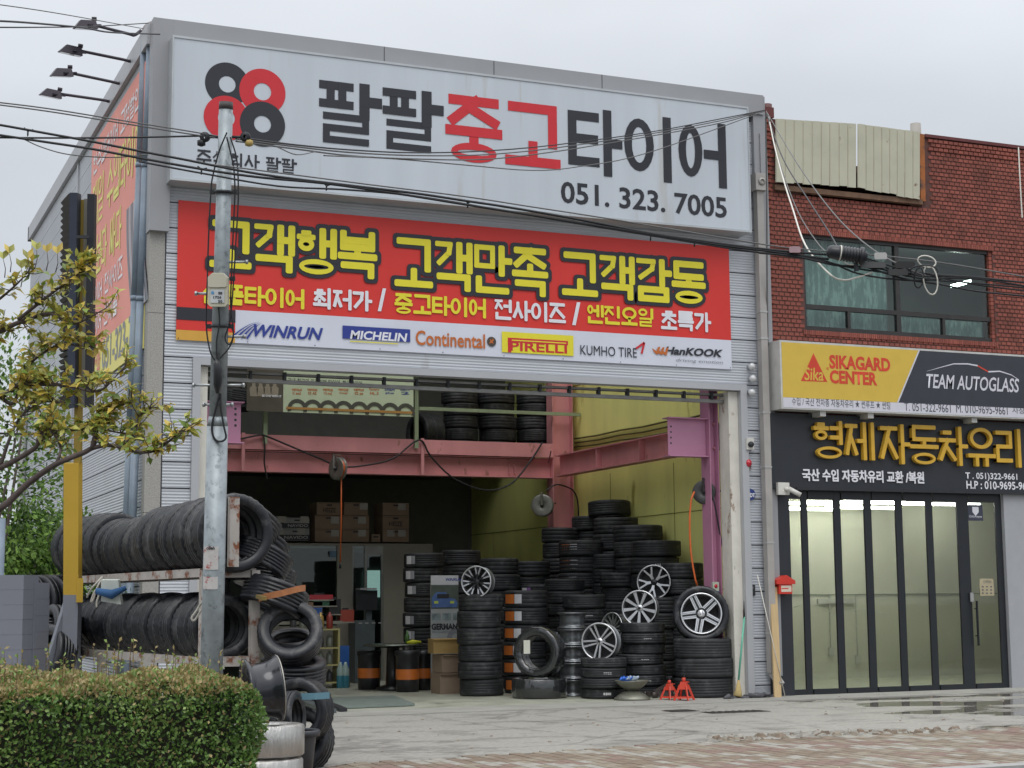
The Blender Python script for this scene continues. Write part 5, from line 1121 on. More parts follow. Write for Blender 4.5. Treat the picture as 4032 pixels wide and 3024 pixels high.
cab('wall_cable', sm([P(u, v, YC - .3) for u, v in ((1180, 1060), (1200, 1047), (1225, 1052), (1240, 1062), (1248, 1085), (1250, 1125))]), .014, CABLE, 'thin dark cable crossing the pink column below the beam')
cab('roof_rod', [P(1190, 975, 4.4), P(1185, 1000, 6)], .01, DARK, 'short dark rod beside the pink column head', 'rod')
# ------------------------------------------------------------------ posters and back office
s = thing('hanging_banner', 'pale green tyre advertising banner hung from the mezzanine rail', 'banner', P(700, 850, 5.9))
YH = 5.85; BG = mat('banner_pale_green', (.52, .60, .42), .6, 0, .06); BD = mat('banner_dark_brown', (.09, .08, .06), .6, 0, .2, 5)
bz0_, bz1_ = P(720, 894, YH).z, P(720, 798, YH).z; bxm = P(612, 850, YH).x
MB().box(bxm, P(893, 850, YH).x, YH, YH + .005, bz0_, bz1_).build('pale_field', BG, s); MB().box(P(533, 850, YH).x, bxm - .001, YH, YH + .005, bz0_, bz1_).build('dark_field', BD, s)
TX('국내 최고의 프리미엄 타이어, 한국타이어', (621, 816, 828), (782, 824), YH - .003, GT2, s, off=.012)
for i in range(8):
    u = 630 + i * 33.5; q = P(u + 12, 900, YH - .006); R0 = .17; b = MB()
    b.lathe([(R0 * .62, 0), (R0, 0)], 20, M=frame((q.x, YH - .006 - i * .0006, bz0_ + .06), (0, -1, 0)))
    kept = [f for f in b.f if min(b.v[j][2] for j in f) >= bz0_]; b.f = kept; b.sm = [False] * len(kept); b.mi = [0] * len(kept); b.build('printed_tyre', mat('tyre_print_dark', (.07, .07, .055), .6), s)
    TX(['ventus', 'ventus', 'ventus', 'ventus', 'ventus', 'Dynapro', 'Smart', 'Smart ST'][i], (u, 838, 844), (u + 22, 841), YH - .004, ORG if i < 6 else NAVY, s, off=.02)
    TX(['S1 evo2', 'S2 AS', 'V12 evo2', 'V2 concept2', 'S2 as', 'HL 3', 'plus', '2'][i], (u + 2, 846, 852), (u + 20, 849), YH - .004, ORG if i < 6 else NAVY, s, off=.02)
MB().box(bxm + .05, P(890, 850, YH).x, YH - .013, YH - .0115, bz0_ + .05, bz0_ + .09).build('printed_stripe', mat('print_ochre', (.42, .22, .06), .6), s)
TX('BE ONE WITH IT', (566, 852, 857), (608, 856), YH - .004, WHT, s, off=.03)
for i in range(4):
    q = P(548 + i * 15, 838, YH); b = MB(); b.prism([(-.06, -.14), (.06, -.14), (.07, .0), (.03, .03), (.028, .08), (-.028, .08), (-.03, .03), (-.07, 0)], (q.x, YH - .001, q.z), (1, 0, 0), (0, 0, 1), (0, -.002, 0)); b.build('printed_figure', mat('print_skin', (.30, .26, .20), .7), s)
# office box
YO = 7.6
o_ = thing('office_cabin', 'low grey office cabin with windows and glass door at the back of the garage', 'cabin', (-6, YO, 0))
OW = mat('office_wall', (.27, .26, .22), .7, 0, .1, 1.5)
ox0, ox1 = P(560, 1300, YO).x, P(935, 1300, YO).x; ozt = P(750, 1174, YO).z; wb, wt = P(700, 1470, YO).z, P(700, 1215, YO).z
X_ = lambda u: P(u, 1300, YO).x
MB().box(ox0, ox1, YO, YO + .08, wt + .3, ozt).build('cabin_fascia', OW, o_); MB().box(ox0, X_(603), YO, YO + .08, .012, wt + .3).build('cabin_wall', OW, o_)
MB().box(X_(728), X_(760), YO, YO + .08, .012, wt + .3).build('cabin_wall', OW, o_); MB().box(X_(828), ox1, YO, YO + .08, .012, wt + .3).build('cabin_wall', OW, o_)
MB().box(ox0, ox1, YO + .08, YO + 2.6, ozt - .08, ozt - .001).build('cabin_roof', OW, o_); MB().box(ox0, ox1, YO + 2.6, YO + 2.68, .012, ozt - .08).build('cabin_back', mat('cabin_dim', (.10, .11, .10), .8), o_)
MB().box(ox1 - .08, ox1, YO + .08, YO + 2.6, .012, ozt - .08).build('cabin_side', OW, o_)
MB().box(X_(603), X_(728), YO + .02, YO + .06, .012, 1.0).build('cabin_wall', OW, o_)
MB().box(X_(603), X_(728), YO + .03, YO + .036, 1.0, wt + .3).build('window_pane', GLSD, o_); MB().box(X_(760), X_(828), YO + .03, YO + .036, .05, wt + .3).build('door_pane', GLSD, o_)
for u in (760, 790, 826): MB().box(X_(u) - .02, X_(u) + .03, YO + .01, YO + .07, .012, wt + .3).build('door_stile', mat('dull_alu', (.28, .29, .28), .4, .4), o_)
MB().box(X_(790), X_(828), YO + .009, YO + .071, wt + .13, wt + .3).build('door_head', MATS['dull_alu'], o_)
LWN = mat('daylit_window', (.50, .72, .68), .5, 0, 0, emit=.55); q0, q1 = P(789, 1232, YO + 2.5), P(824, 1290, YO + 2.5)
MB().box(q0.x, q1.x, YO + 2.55, YO + 2.59, q1.z, q0.z).build('back_window', LWN, o_); q0, q1 = P(829, 1232, YO + 2.5), P(836, 1320, YO + 2.5); MB().box(q0.x, q1.x, YO + 2.55, YO + 2.59, q1.z, q0.z).build('back_window', LWN, o_)
MB().box(X_(711), X_(725), YO - .012, YO - .001, P(715, 1203, YO).z, P(715, 1190, YO).z).build('wall_notice', mat('notice_blue', (.12, .22, .33), .6), o_)
# cartons on the cabin roof
def carton(u0, u1, v0, v1, Y, lbl, txt=None, m_=CARD, grp='cartons on the cabin roof', lid=False, d=.5):
    a, c = P(u0, v0, Y), P(u1, v1, Y); t = thing('carton', lbl, 'carton', (a.x, Y, c.z), grp)
    MB().box(a.x + .006, c.x - .006, Y, Y + d, c.z + .001, a.z - .001).build('box', m_, t); b = MB(); xm = (a.x + c.x) / 2
    b.box(a.x + .02, c.x - .02, Y - .002, Y, (a.z + c.z) / 2 + (a.z - c.z) * .38, (a.z + c.z) / 2 + (a.z - c.z) * .40); b.build('flap_edge', mat('carton_dark', (.10, .07, .05), .8), t)
    MB().box(xm - .05, xm + .05, Y - .003, Y, a.z - .06, a.z - .035).build('hand_hole', DARK, t)
    if txt: TX(txt, (u0 + (u1 - u0) * .25, v0 + (v1 - v0) * .42, v0 + (v1 - v0) * .78), (u0 + (u1 - u0) * .75, v0 + (v1 - v0) * .6), Y - .004, MATS['carton_dark'], t, off=.03)
    else: MB().box(a.x + .3, a.x + .45, Y - .003, Y, c.z + .1, c.z + .22).build('shipping_label', mat('label_paper', (.42, .40, .36), .7), t)
    return t
YB_ = YO + .25; zrf = ozt
for r_, (v0, v1) in enumerate(((1143, 1171), (1113, 1143), (1085, 1113))):
    for k, (u0, u1) in enumerate(((680, 739), (739, 798))):
        carton(u0 + (4 if r_ == 2 else 0), u1 - (3 if r_ == 2 and k else 0), v0, v1, YB_, f'{["bottom", "middle", "top"][r_]} {["left", "right"][k]} brown carton of the wide pile on the cabin roof', 'HEIZE' if (r_ == 2 and k == 0) else None)
for r_, (v0, v1) in enumerate(((1143, 1171), (1114, 1143), (1086, 1114))): carton(826, 884, v0, v1, YB_, f'{["bottom", "middle", "top"][r_]} brown carton of the narrow pile on the cabin roof', 'HEIZE' if r_ == 1 else None)
carton(802, 822, 1154, 1171, YB_, 'small brown carton between the two carton piles')
WC_ = mat('white_carton', (.34, .36, .35), .8, 0, .1)
for i, (u0, u1, v0, v1) in enumerate(((606, 669, 1142, 1168), (614, 669, 1118, 1142), (560, 606, 1142, 1168), (565, 613, 1115, 1142))):
    t = carton(u0, u1, v0, v1, YB_ + .1, ['lower right', 'upper right', 'lower left', 'upper left'][i] + ' white wheel carton with black lettering on the cabin roof', None, WC_, 'white wheel cartons')
    a, c = P(u0, v0 + (v1 - v0) * .5, YB_ + .09), P(u1, v1, YB_ + .09); MB().box(a.x, c.x, YB_ + .093, YB_ + .096, c.z + .01, a.z).build('black_band', DARK, t)
    TX('NAVIDO', (u0 + 8, v0 + (v1 - v0) * .58, v1 - 4), (u1 - 4, (v0 + v1) / 2 + 7), YB_ + .091, mat('carton_print', (.5, .5, .5), .7), t, off=.02)
# poster stand
YPo = 3.9
s = thing('poster_stand', 'tall tyre poster board with blue race car between the tyre stacks', 'poster', P(960, 1478, YPo))
a, c = P(931, 1243, YPo), P(991, 1476, YPo); MB().box(a.x, c.x, YPo, YPo + .03, .013, a.z).build('board', mat('poster_grey', (.36, .38, .38), .5, 0, .08), s)
Z = lambda v: P(950, v, YPo).z
MB().box(a.x, c.x, YPo - .004, YPo - .001, Z(1263), a.z).build('white_strip', mat('poster_white', (.55, .56, .58), .5), s); MB().box(a.x, c.x, YPo - .004, YPo - .001, Z(1315), Z(1264)).build('dark_field', mat('poster_dark', (.07, .09, .07), .5, 0, .3, 6), s)
TX('WINRUN', (963, 1249, 1255), (998, 1252), YPo - .006, NAVY, s, off=.03, shear=.3)
b = MB(); b.prism([(0, 0), (.42, 0), (.44, .06), (.40, .13), (.30, .15), (.24, .24), (.08, .24), (.0, .16)], (a.x + .01, YPo - .005, Z(1312)), (1, 0, 0), (0, 0, 1), (0, -.002, 0)); b.build('printed_car', mat('print_blue', (.07, .14, .34), .5, 0, .3, 9), s)
MB().box(a.x + .10, a.x + .30, YPo - .009, YPo - .0075, Z(1312) + .14, Z(1312) + .21).build('printed_windscreen', DARK, s)
for k in range(2): MB().box(a.x + .05 + k * .27, a.x + .12 + k * .27, YPo - .009, YPo - .0075, Z(1312) + .06, Z(1312) + .10).build('printed_headlamp', mat('print_lime', (.45, .55, .08), .5), s)
for k in range(3): MB().box(a.x + .01 + k * .18, a.x + .16 + k * .18, YPo - .004, YPo - .001, Z(1340), Z(1325)).build('printed_photo', mat('print_grey_photo', (.20, .25, .26), .5, 0, .4, 12), s)
TX('GERMANY', (932, 1347, 1361), (998, 1354), YPo - .004, BLK, s, off=.05); TX('MADE IN GERMANY', (933, 1363, 1367), (972, 1365), YPo - .004, GRY, s, off=.02)
b = MB(); b.lathe([(.09, 0), (.17, 0)], 24, M=frame((c.x - .03, YPo - .004, Z(1380)), (0, -1, 0))); b.build('printed_tyre', GRY, s)
MB().box(a.x + .16, a.x + .28, YPo - .004, YPo - .001, Z(1452), Z(1443)).build('printed_flag', mat('flag_dark', (.05, .02, .02), .5), s)
# cartons by the poster
def cbox(x0, x1, y0, y1, z0, z1, lbl, m_=CARD, rot=0):
    t = thing('carton', lbl, 'carton', ((x0 + x1) / 2, y0, z0), 'cartons in front of the poster'); F = Matrix.Translation(((x0 + x1) / 2, (y0 + y1) / 2, z0)) @ Matrix.Rotation(rot, 4, 'Z')
    w, d, h = (x1 - x0) / 2, (y1 - y0) / 2, z1 - z0
    MB().box(-w, w, -d, d, 0, h, M=F).build('box', m_, t); MB().box(-w - .004, w + .004, -d - .05, -d - .001, h - .015, h - .002, M=F).build('flap', m_, t); return t
C2 = mat('ochre_cardboard', (.38, .25, .09), .8, 0, .1)
q = P(970, 1485, 3.2); cbox(q.x - .22, q.x + .24, 3.0, 3.4, .013, .32, 'bottom carton with grey rags in front of the poster'); cbox(q.x - .20, q.x + .22, 3.02, 3.38, .33, .60, 'open middle carton in front of the poster', rot=.1); cbox(q.x - .30, q.x + .22, 2.98, 3.36, .62, .84, 'top ochre carton tilted on the open one', C2, rot=-.12)
# drums and round table
def drum(u, v, Y, R, H, lbl):
    q = P(u, v, Y); t = thing('oil_drum', lbl, 'drum', (q.x, Y, .013), 'black drums with orange bands'); F = Matrix.Translation((q.x, Y, .013)); D = mat('drum_black', (.02, .021, .024), .3, 0, .1)
    MB().lathe([(0, 0), (R * .93, 0), (R * .96, H * .3)], 28, M=F).build('lower_wall', D, t); MB().lathe([(R * .965, H * .3), (R * .97, H * .55)], 28, M=F).build('orange_band', mat('band_orange', (.62, .17, .03), .4, 0, .08), t)
    MB().lathe([(R * .965, H * .55), (R * .98, H * .86), (R * 1.06, H * .88), (R * 1.06, H), (R * .9, H), (R * .85, H * .9), (0, H * .9)], 28, M=F).build('rim_top', D, t)
drum(797, 1470, 4.9, .19, .62, 'left black drum with orange band beside the round table'); drum(880, 1480, 3.9, .19, .64, 'front black drum with orange band below the round table'); drum(914, 1475, 4.3, .18, .62, 'right black drum with orange band partly behind the front one')
q = P(858, 1393, 4.3); t = thing('work_table', 'round black table made from a tyre balancing base with chrome tray', 'table', (q.x, 4.4, .013))
MB().lathe([(0, q.z - .02), (.48, q.z - .02), (.50, q.z), (.44, q.z + .015), (.0, q.z + .012)], 36, M=Matrix.Translation((q.x, 4.5, 0))).build('table_top', mat('chrome_tray', (.20, .22, .19), .2, .8, .15, 8), t)
MB().lathe([(0, .013), (.28, .013), (.28, .05), (.12, .1), (.10, q.z - .05), (.30, q.z - .04), (.0, q.z - .03)], 24, M=Matrix.Translation((q.x, 4.5, 0))).build('pedestal', MATS['drum_black'], t)
p = P(884, 1380, 4.2); t = MB().lathe([(0, 0), (.035, 0), (.035, .13), (.015, .17), (.012, .21), (0, .21)], 14, M=Matrix.Translation((p.x, 4.3, q.z + .014))).build('green_bottle', mat('bottle_green', (.07, .16, .05), .3)); tag(t, 'green squeeze bottle standing on the round table', 'bottle')
t = MB().tube([Vector((p.x - .02, 4.25, q.z + .03)), Vector((p.x + .06, 4.2, q.z + .045)), Vector((p.x + .2, 4.2, q.z + .04))], [.02, .035, .015], 8).build('yellow_glove', mat('glove_yellow', (.55, .55, .03), .6)); tag(t, 'yellow rubber glove lying on the round table edge', 'glove')
# machine in front of the office door
q0, q1 = P(764, 1290, 7.0), P(815, 1470, 7.0); t = thing('balancing_machine', 'dark workshop machine with screen in front of the office door', 'machine', (q0.x, 7, .013))
GM = mat('machine_grey', (.09, .11, .12), .4, .1, .15); MB().box(q0.x, q1.x - .08, 6.9, 7.3, .013, P(790, 1340, 6.9).z).build('cabinet', GM, t); MB().box(q0.x + .05, q1.x, 7.0, 7.1, P(790, 1318, 7).z, P(790, 1275, 7).z).build('screen', DARK, t); MB().box(q0.x + .25, q0.x + .35, 7.05, 7.15, P(790, 1340, 6.9).z, P(790, 1318, 7).z).build('screen_post', GM, t)
MB().box(q0.x + .1, q1.x - .03, 6.95, 7.2, P(790, 1274, 7).z, P(790, 1274, 7).z + .03).build('papers', mat('machine_papers', (.3, .3, .32), .7), t)
for k in range(4): MB().box(q0.x + .06 + k * .12, q0.x + .12 + k * .12, 6.893, 6.899, P(790, 1347, 6.9).z, P(790, 1345, 6.9).z).build('label', mat('machine_label', (.4, .4, .4), .6), t)
# oil shelf
YSH = 5.6; a, c = P(695, 1358, YSH), P(734, 1478, YSH)
s = thing('oil_shelf', 'yellow-framed shelf of motor oil cans at the left of the shop', 'shelf', (a.x, YSH, .013)); SY = mat('shelf_cream', (.42, .38, .17), .5)
sx0 = a.x - .55; zs = [P(710, v, YSH).z for v in (1475, 1437, 1400, 1360)]
for x in (sx0, c.x - .03): MB().box(x, x + .03, YSH, YSH + .3, .013, zs[3] + .02).build('upright', SY, s)
for z_ in zs: MB().box(sx0 + .031, c.x - .031, YSH + .002, YSH + .298, z_ - .012, z_ + .012).build('shelf_board', SY, s)
OC = [mat('can_grey', (.22, .24, .21), .4, .3), mat('can_red', (.25, .04, .03), .4), mat('can_white', (.42, .42, .38), .4), mat('can_dark', (.05, .05, .06), .4), mat('can_gold', (.40, .28, .08), .4, .3)]
k = 0
for r_, z_ in enumerate(zs):
    for i in range(7):
        x = sx0 + .10 + i * .155
        if x > c.x - .08: break
        k += 1; h = [.20, .22, .21, .27][r_]; b = MB(); F = Matrix.Translation((x, YSH + .12, z_ + .0125)); b.lathe([(0, 0), (.05, 0), (.055, .01), (.055, h * .7), (.03, h * .85), (.02, h * .87), (.02, h), (0, h)], 12, M=F)
        o = b.build('oil_can', OC[(i * 2 + r_) % 5 if r_ != 1 else 0]); tag(o, f'oil can {["second", "third", "fourth", "fifth", "sixth", "seventh", "first"][i - 1]} from the left on the {["bottom", "second", "third", "top"][r_]} board of the shelf', 'oil can', 'oil cans on the yellow shelf')
a, c = P(664, 1316, YSH), P(708, 1342, YSH); t = thing('blue_crate', 'blue plastic crate above the oil shelf', 'crate', a); MB().box(a.x, c.x, YSH + .35, YSH + .6, c.z, a.z).build('body', mat('crate_blue', (.03, .12, .40), .4), t); MB().box(a.x - .01, c.x + .01, YSH + .34, YSH + .61, a.z, a.z + .02).build('rim', MATS['crate_blue'], t)
MB().box(a.x - .4, c.x + .35, YSH + .32, YSH + .7, c.z - .05, c.z - .002).build('upper_board', OW, s)
a, c = P(735, 1396, YSH), P(758, 1443, YSH); t = thing('blue_box', 'tall blue box right of the oil shelf', 'box', a); MB().box(a.x, c.x, YSH + .1, YSH + .4, c.z, a.z).build('body', MATS['crate_blue'], t); MB().box(a.x - .01, c.x + .01, YSH + .09, YSH + .41, .013, c.z - .001).build('foot', GM, t)
for i, u in enumerate((739, 750)):
    q = P(u, 1470, YSH - .1); t = thing('washer_bottle', ['left', 'right'][i] + ' big blue washer fluid bottle on the floor by the shelf', 'bottle', (q.x, YSH, .013), 'blue washer fluid bottles'); F = Matrix.Translation((q.x, YSH, .013))
    MB().lathe([(0, 0), (.06, 0), (.065, .02), (.065, .2)], 14, M=F).build('fluid_body', mat('washer_blue', (.05, .22, .30), .15), t); MB().lathe([(.065, .2), (.065, .30), (.03, .38), (.02, .42), (0, .42)], 14, M=F).build('clear_top', mat('washer_pale', (.30, .40, .38), .2), t)
for i, (u, v, c_, sx, sz) in enumerate(((690, 1290, (.35, .02, .03), .22, .08), (700, 1302, (.02, .10, .05), .2, .1), (672, 1312, (.25, .15, .08), .18, .18), (722, 1310, (.02, .02, .02), .10, .25), (748, 1330, (.3, .05, .03), .12, .2))):
    q = P(u, v, YSH + .45); t = thing('tool_case', ['red flat case', 'dark green case', 'brown box', 'slim black canister', 'dark red box'][i] + ' among the clutter above the oil shelf', 'case', q); m_ = mat(f'case_{i}', c_, .4); MB().box(q.x - sx, q.x + sx, YSH + .4, YSH + .6, q.z - sz / 2, q.z + sz / 2).build('body', m_, t); MB().box(q.x - sx * .4, q.x + sx * .4, YSH + .48, YSH + .52, q.z + sz / 2, q.z + sz / 2 + .03).build('handle', DARK, t)
    MB().box(q.x - sx * 1.05, q.x + sx * 1.05, YSH + .38, YSH + .62, q.z - sz / 2 - .02, q.z - sz / 2 - .001).build('tray', OW, t)
# lift pit plates
q = PG(740, 1515); a, b_, c, d = PG(690, 1512), PG(740, 1533), PG(892, 1524), PG(830, 1504)
t = thing('lift_plate', 'pale green steel plate lying over the lift pit on the floor', 'plate', (q.x, q.y, .02)); bb = MB(); 
pts = [PG(700, 1511, .02), PG(736, 1531, .02), PG(896, 1524, .02), PG(850, 1506, .02)]; bb.hexa([p for p in pts] + [p + Vector((0, 0, .03)) for p in pts]); bb.build('plate', mat('plate_green', (.20, .24, .22), .5, .3, .15), t)
t = thing('lift_ramp', 'dark steel lift rail in the floor behind the outdoor tyres', 'ramp', PG(700, 1520)); MB().bar(PG(660, 1500, .04), PG(742, 1533, .04), .10, .04).build('rail', DARK, t); MB().bar(PG(640, 1510, .04), PG(715, 1536, .04), .14, .05).build('rail', GM, t)
# ------------------------------------------------------------------ tyre rack outside, left of the door
FU, BU = 14.3, 18.2                       # distance of the rack's front and back posts
def XY(u, v, D): p = PD(u, v, D); return Vector((p.x, p.y, 0))
FL, FRt, BL = XY(441, 1330, FU), XY(549, 1330, FU + .12), XY(134, 1330, BU)
BRt = FRt + (BL - FL)
zT = (PD(441, 1242, FU).z + PD(134, 1250, BU).z) / 2; zL = (PD(441, 1430, FU).z + PD(134, 1405, BU).z) / 2
rk = thing('tyre_rack', 'rusty white painted steel tyre rack beside the steel pole', 'rack', FL)
rd = (FL - BL).normalized(); rs = (FRt - FL).normalized()
def V3(p, z): return Vector((p.x, p.y, z))
for p in (FL, FRt, BL, BRt): MB().bar(V3(p, .0), V3(p, zT + .02), .075, .075, rd).build('post', RUST, rk)
for z_ in (zT, zL):
    for a, c in ((FL, BL), (FRt, BRt)): MB().bar(V3(a, z_) - rd * .04, V3(c, z_) + rd * .04, .06, .075).build('long_beam', RUST, rk)
    for a, c in ((FL, FRt), (BL, BRt)): MB().bar(V3(a, z_) + rs * .04, V3(c, z_) - rs * .04, .06, .085).build('cross_beam', RUST, rk)
pm_ = XY(504, 1160, FU - .06); MB().bar(V3(pm_, zT + .045), V3(pm_, PD(504, 1074, FU).z), .085, .06, rd).build('end_post', RUST, rk)
rdu = Vector((rd.x, rd.y, 0))
c0, c1 = PD(503, 1152, 14.42), PD(182, 1176, 18.3)
Rf = .335
n_ = 20; rr = random.Random(21)
for i in range(n_):
    f = i / (n_ - 1); c = c0.lerp(c1, f); R_i = [.345, .34, .35, .335, .345, .34, .33, .335, .30, .30, .305, .295, .30, .31, .345, .35, .355, .35, .345, .355][i]
    c = Vector((c.x, c.y, zT + .02 + R_i * .93)); ax = (rdu + Vector((rr.uniform(-.05, .05), rr.uniform(-.05, .05), rr.uniform(-.03, .03))))
    tyre(c, ax, R_i, .205, ('front ' if i == 0 else 'rearmost ' if i == n_ - 1 else f'{["second","third","fourth","fifth","sixth","seventh","eighth","ninth","tenth","eleventh","twelfth","thirteenth","fourteenth","fifteenth","sixteenth","seventeenth","eighteenth","nineteenth"][i - 1]} ') + 'used tyre from the street end in the upper rack row', 'used tyres in the outdoor rack', style=i % 3, m=RUB, rim=.70 if i == 0 else .63)
c0, c1 = PD(478, 1362, 14.55), PD(185, 1350, 18.3)
for i in range(n_):
    f = i / (n_ - 1); c = c0.lerp(c1, f); R_i = .29 + .008 * math.sin(i * 2.3) + f * .015
    c = Vector((c.x, c.y, zL + .02 + R_i * .95)); ax = rdu + Vector((rr.uniform(-.03, .03), rr.uniform(-.03, .03), rr.uniform(-.02, .02)))
    tyre(c, ax, R_i, .20, ('front ' if i == 0 else 'rearmost ' if i == n_ - 1 else f'{["second","third","fourth","fifth","sixth","seventh","eighth","ninth","tenth","eleventh","twelfth","thirteenth","fourteenth","fifteenth","sixteenth","seventeenth","eighteenth","nineteenth"][i - 1]} ') + 'used tyre from the street end in the lower rack row', 'used tyres in the outdoor rack', style=(i + 1) % 3, m=RUB)
def lt(u, v, D, ax, R, W, l_, st=0, rim=.63, m=RUB): return tyre(PD(u, v, D), cdir(*ax), R, W, l_, 'loose used tyres piled beside the rack', st, m, rim)
lt(398, 1172, 16.2, (.45, .10, .9), .36, .21, 'used tyre lying behind the upper rack row near the pole', 0)
lt(541, 1124, 15.0, (.50, .75, -.38), .295, .21, 'topmost ribbed tyre leaning out of the pile right of the rack', 2)
lt(562, 1172, 15.2, (.42, .80, -.36), .27, .19, 'second tyre from the top of the leaning pile right of the rack', 1)
lt(564, 1207, 14.8, (.38, .84, -.36), .28, .21, 'ribbed third tyre from the top of the leaning pile', 2)
lt(572, 1246, 15.1, (.15, .93, -.30), .285, .19, 'dark tyre wedged above the strapped tyre in the pile', 0)
lt(535, 1266, 15.1, (.1, .2, .95), .27, .19, 'dark tyre standing inside the rack end behind the strapped tyre', 0)
lt(593, 1290, 14.55, (.30, .88, -.33), .295, .24, 'strapped tyre with orange band in the pile beside the rack', 2)
lt(627, 1368, 14.35, (.10, .56, .82), .285, .22, 'big tyre with open grey hole facing the street in the pile', 1, rim=.60)
lt(628, 1392, 14.95, (.0, .95, .2), .24, .17, 'small tyre seen through the hole of the big open tyre', 2)
lt(634, 1450, 14.5, (.06, .99, .10), .29, .22, 'flat chunky-treaded tyre under the big open tyre', 2)
lt(648, 1536, 14.1, (-.30, .16, .93), .285, .21, 'standing tyre with blue strap at the foot of the pile', 0, rim=.66)
lt(648, 1600, 14.25, (-.25, .38, .88), .29, .22, 'lowest tyre of the outdoor pile resting on the ground', 1)
lt(628, 1548, 13.5, (.97, .1, .2), .21, .14, 'small narrow tyre between the silver wrapped tyres and the pile', 0)
def strap(pts, w, m_, l_, D0=None):
    b = MB(); P_ = [PD(*p) for p in pts]
    for a, c in zip(P_[:-1], P_[1:]): u_ = _up * w / 2; b.add([a - u_, c - u_, c + u_, a + u_], [(0, 1, 2, 3)])
    b.v = b.v; return tag(b.build('strap', m_), l_, 'strap')
strap([(559, 1293, 14.25), (571, 1289, 14.2), (610, 1281, 14.13), (645, 1272, 14.2), (660, 1270, 14.4)], .055, mat('orange_webbing', (.42, .17, .07), .8, 0, .2, 9), 'faded orange webbing strap round the strapped tyre')
MB_ = MB().bar(PD(558, 1288, 14.2), PD(571, 1293, 14.1), .05, .03).build('strap_buckle', mat('brass', (.35, .26, .10), .4, .7)); tag(MB_, 'brass ratchet buckle of the orange strap on the rack post', 'buckle')
strap([(612, 1500, 13.75), (640, 1505, 13.6), (680, 1504, 13.6), (712, 1502, 13.72)], .055, mat('blue_webbing', (.12, .25, .32), .7, 0, .1), 'pale blue strap across the standing tyre at the pile foot')
q = PD(241, 1275, 15.6); t = thing('box_and_cloth', 'white and blue folded carton stuffed between the rack rows', 'carton', q); 
b = MB(); b.hexa([q + _rt * a * .09 + _up * c * .10 - _fw * d * .04 for d in (1, -1) for a, c in ((-1, -1), (1.1, -1.3), (.8, 1), (-1, 1))]); b.build('carton_body', mat('carton_pale_blue', (.50, .54, .50), .6), t)
MB().tube([q + _rt * -.13 - _fw * .06, q + _rt * .02 + _up * -.03 - _fw * .08, q + _rt * .15 + _up * .03 - _fw * .05], [.03, .045, .02], 8).build('blue_cloth', mat('cloth_deep_blue', (.02, .08, .20), .8), t)
ROPE = mat('grey_rope', (.45, .43, .38), .9, 0, .15, 30)
def rope(pts, r, l_, m_=ROPE, nm='rope'): return tag(MB().tube(sm([PD(*p) for p in pts]), r, 6).build(nm, m_), l_, 'rope')
rope([(188, 1290, 16.0), (197, 1272, 15.9), (210, 1258, 15.9), (222, 1245, 16), (213, 1262, 15.9), (206, 1280, 15.9), (202, 1294, 15.9), (196, 1300, 15.9), (206, 1275, 15.9), (213, 1285, 15.9), (209, 1300, 15.9), (209, 1312, 15.9)], .010, 'frayed grey rope tied to the upper rack beam')
rope([(436, 1300, 14.1), (450, 1290, 13.95), (470, 1288, 13.9), (482, 1292, 14), (470, 1292, 13.9), (448, 1297, 13.95), (434, 1304, 14.1), (424, 1320, 14.1), (414, 1335, 14.1), (420, 1340, 14.1), (432, 1322, 14.1), (440, 1310, 14.1)], .010, 'grey rope lashing the pole to the rack post')
rope([(432, 1418, 14.1), (440, 1426, 14), (460, 1430, 13.9), (482, 1430, 13.95), (470, 1434, 13.9), (445, 1430, 13.95), (434, 1422, 14.1), (450, 1437, 13.9), (478, 1438, 13.9), (483, 1446, 13.9)], .010, 'pale rope wound round the pole foot and lower beam')
# silver wrapped tyres, black rim, bucket
SIL = mat('silver_wrap', (.50, .49, .47), .28, .75, .12, 8, bump=.7, bs=22, stretch=(6, 6, 1))
a_ = XY(560, 1600, 12.45)
tyre(Vector((a_.x, a_.y, .128)), (0, 0, 1), .33, .25, 'lower silver foil-wrapped tyre beside the hedge', 'silver wrapped tyres by the hedge', 9, m=SIL); tyre(Vector((a_.x + .01, a_.y + .01, .378)), (.01, .02, 1), .33, .245, 'upper silver foil-wrapped tyre under the black rim', 'silver wrapped tyres by the hedge', 9, m=SIL)
F = frame(PD(567, 1490, 12.35), cdir(.93, .06, -.34)); t = thing('steel_wheel_rim', 'large black steel wheel rim standing on the silver wrapped tyres', 'rim', M=F); R_r = .245
MB().lathe([(R_r * .88, .11), (R_r, .12), (R_r * 1.0, .105), (R_r * .9, .085), (R_r * .84, .03), (R_r * .82, -.05), (R_r * .90, -.09), (R_r, -.11), (R_r * .99, -.13), (R_r * .86, -.10), (R_r * .78, -.04), (R_r * .80, .03), (R_r * .88, .11)], 48, M=F).build('barrel', mat('gloss_black', (.022, .024, .030), .22, .3, .1, coat=.4), t)
MB().lathe([(R_r * .8, .0), (R_r * .4, -.02), (R_r * .2, -.01), (0, -.01)], 32, M=F).build('disc', MATS['gloss_black'], t); MB().lathe([(R_r * .995, .118), (R_r * 1.012, .121), (R_r * 1.0, .126)], 48, M=F).build('rim_edge', mat('worn_edge', (.40, .38, .34), .4, .5), t)
p = XY(636, 1620, 13.0); t = thing('plastic_bucket', 'dark grey plastic tub between silver wrapped tyres and tyre pile', 'bucket', p); F = Matrix.Translation(p)
MB().lathe([(0, .01), (.135, .01), (.17, .36)], 28, M=F).build('tub_wall', mat('dark_plastic', (.035, .038, .045), .45, 0, .1), t); MB().lathe([(.17, .36), (.20, .36), (.205, .40), (.19, .41), (.17, .40)], 28, M=F).build('tub_rim', MATS['dark_plastic'], t)
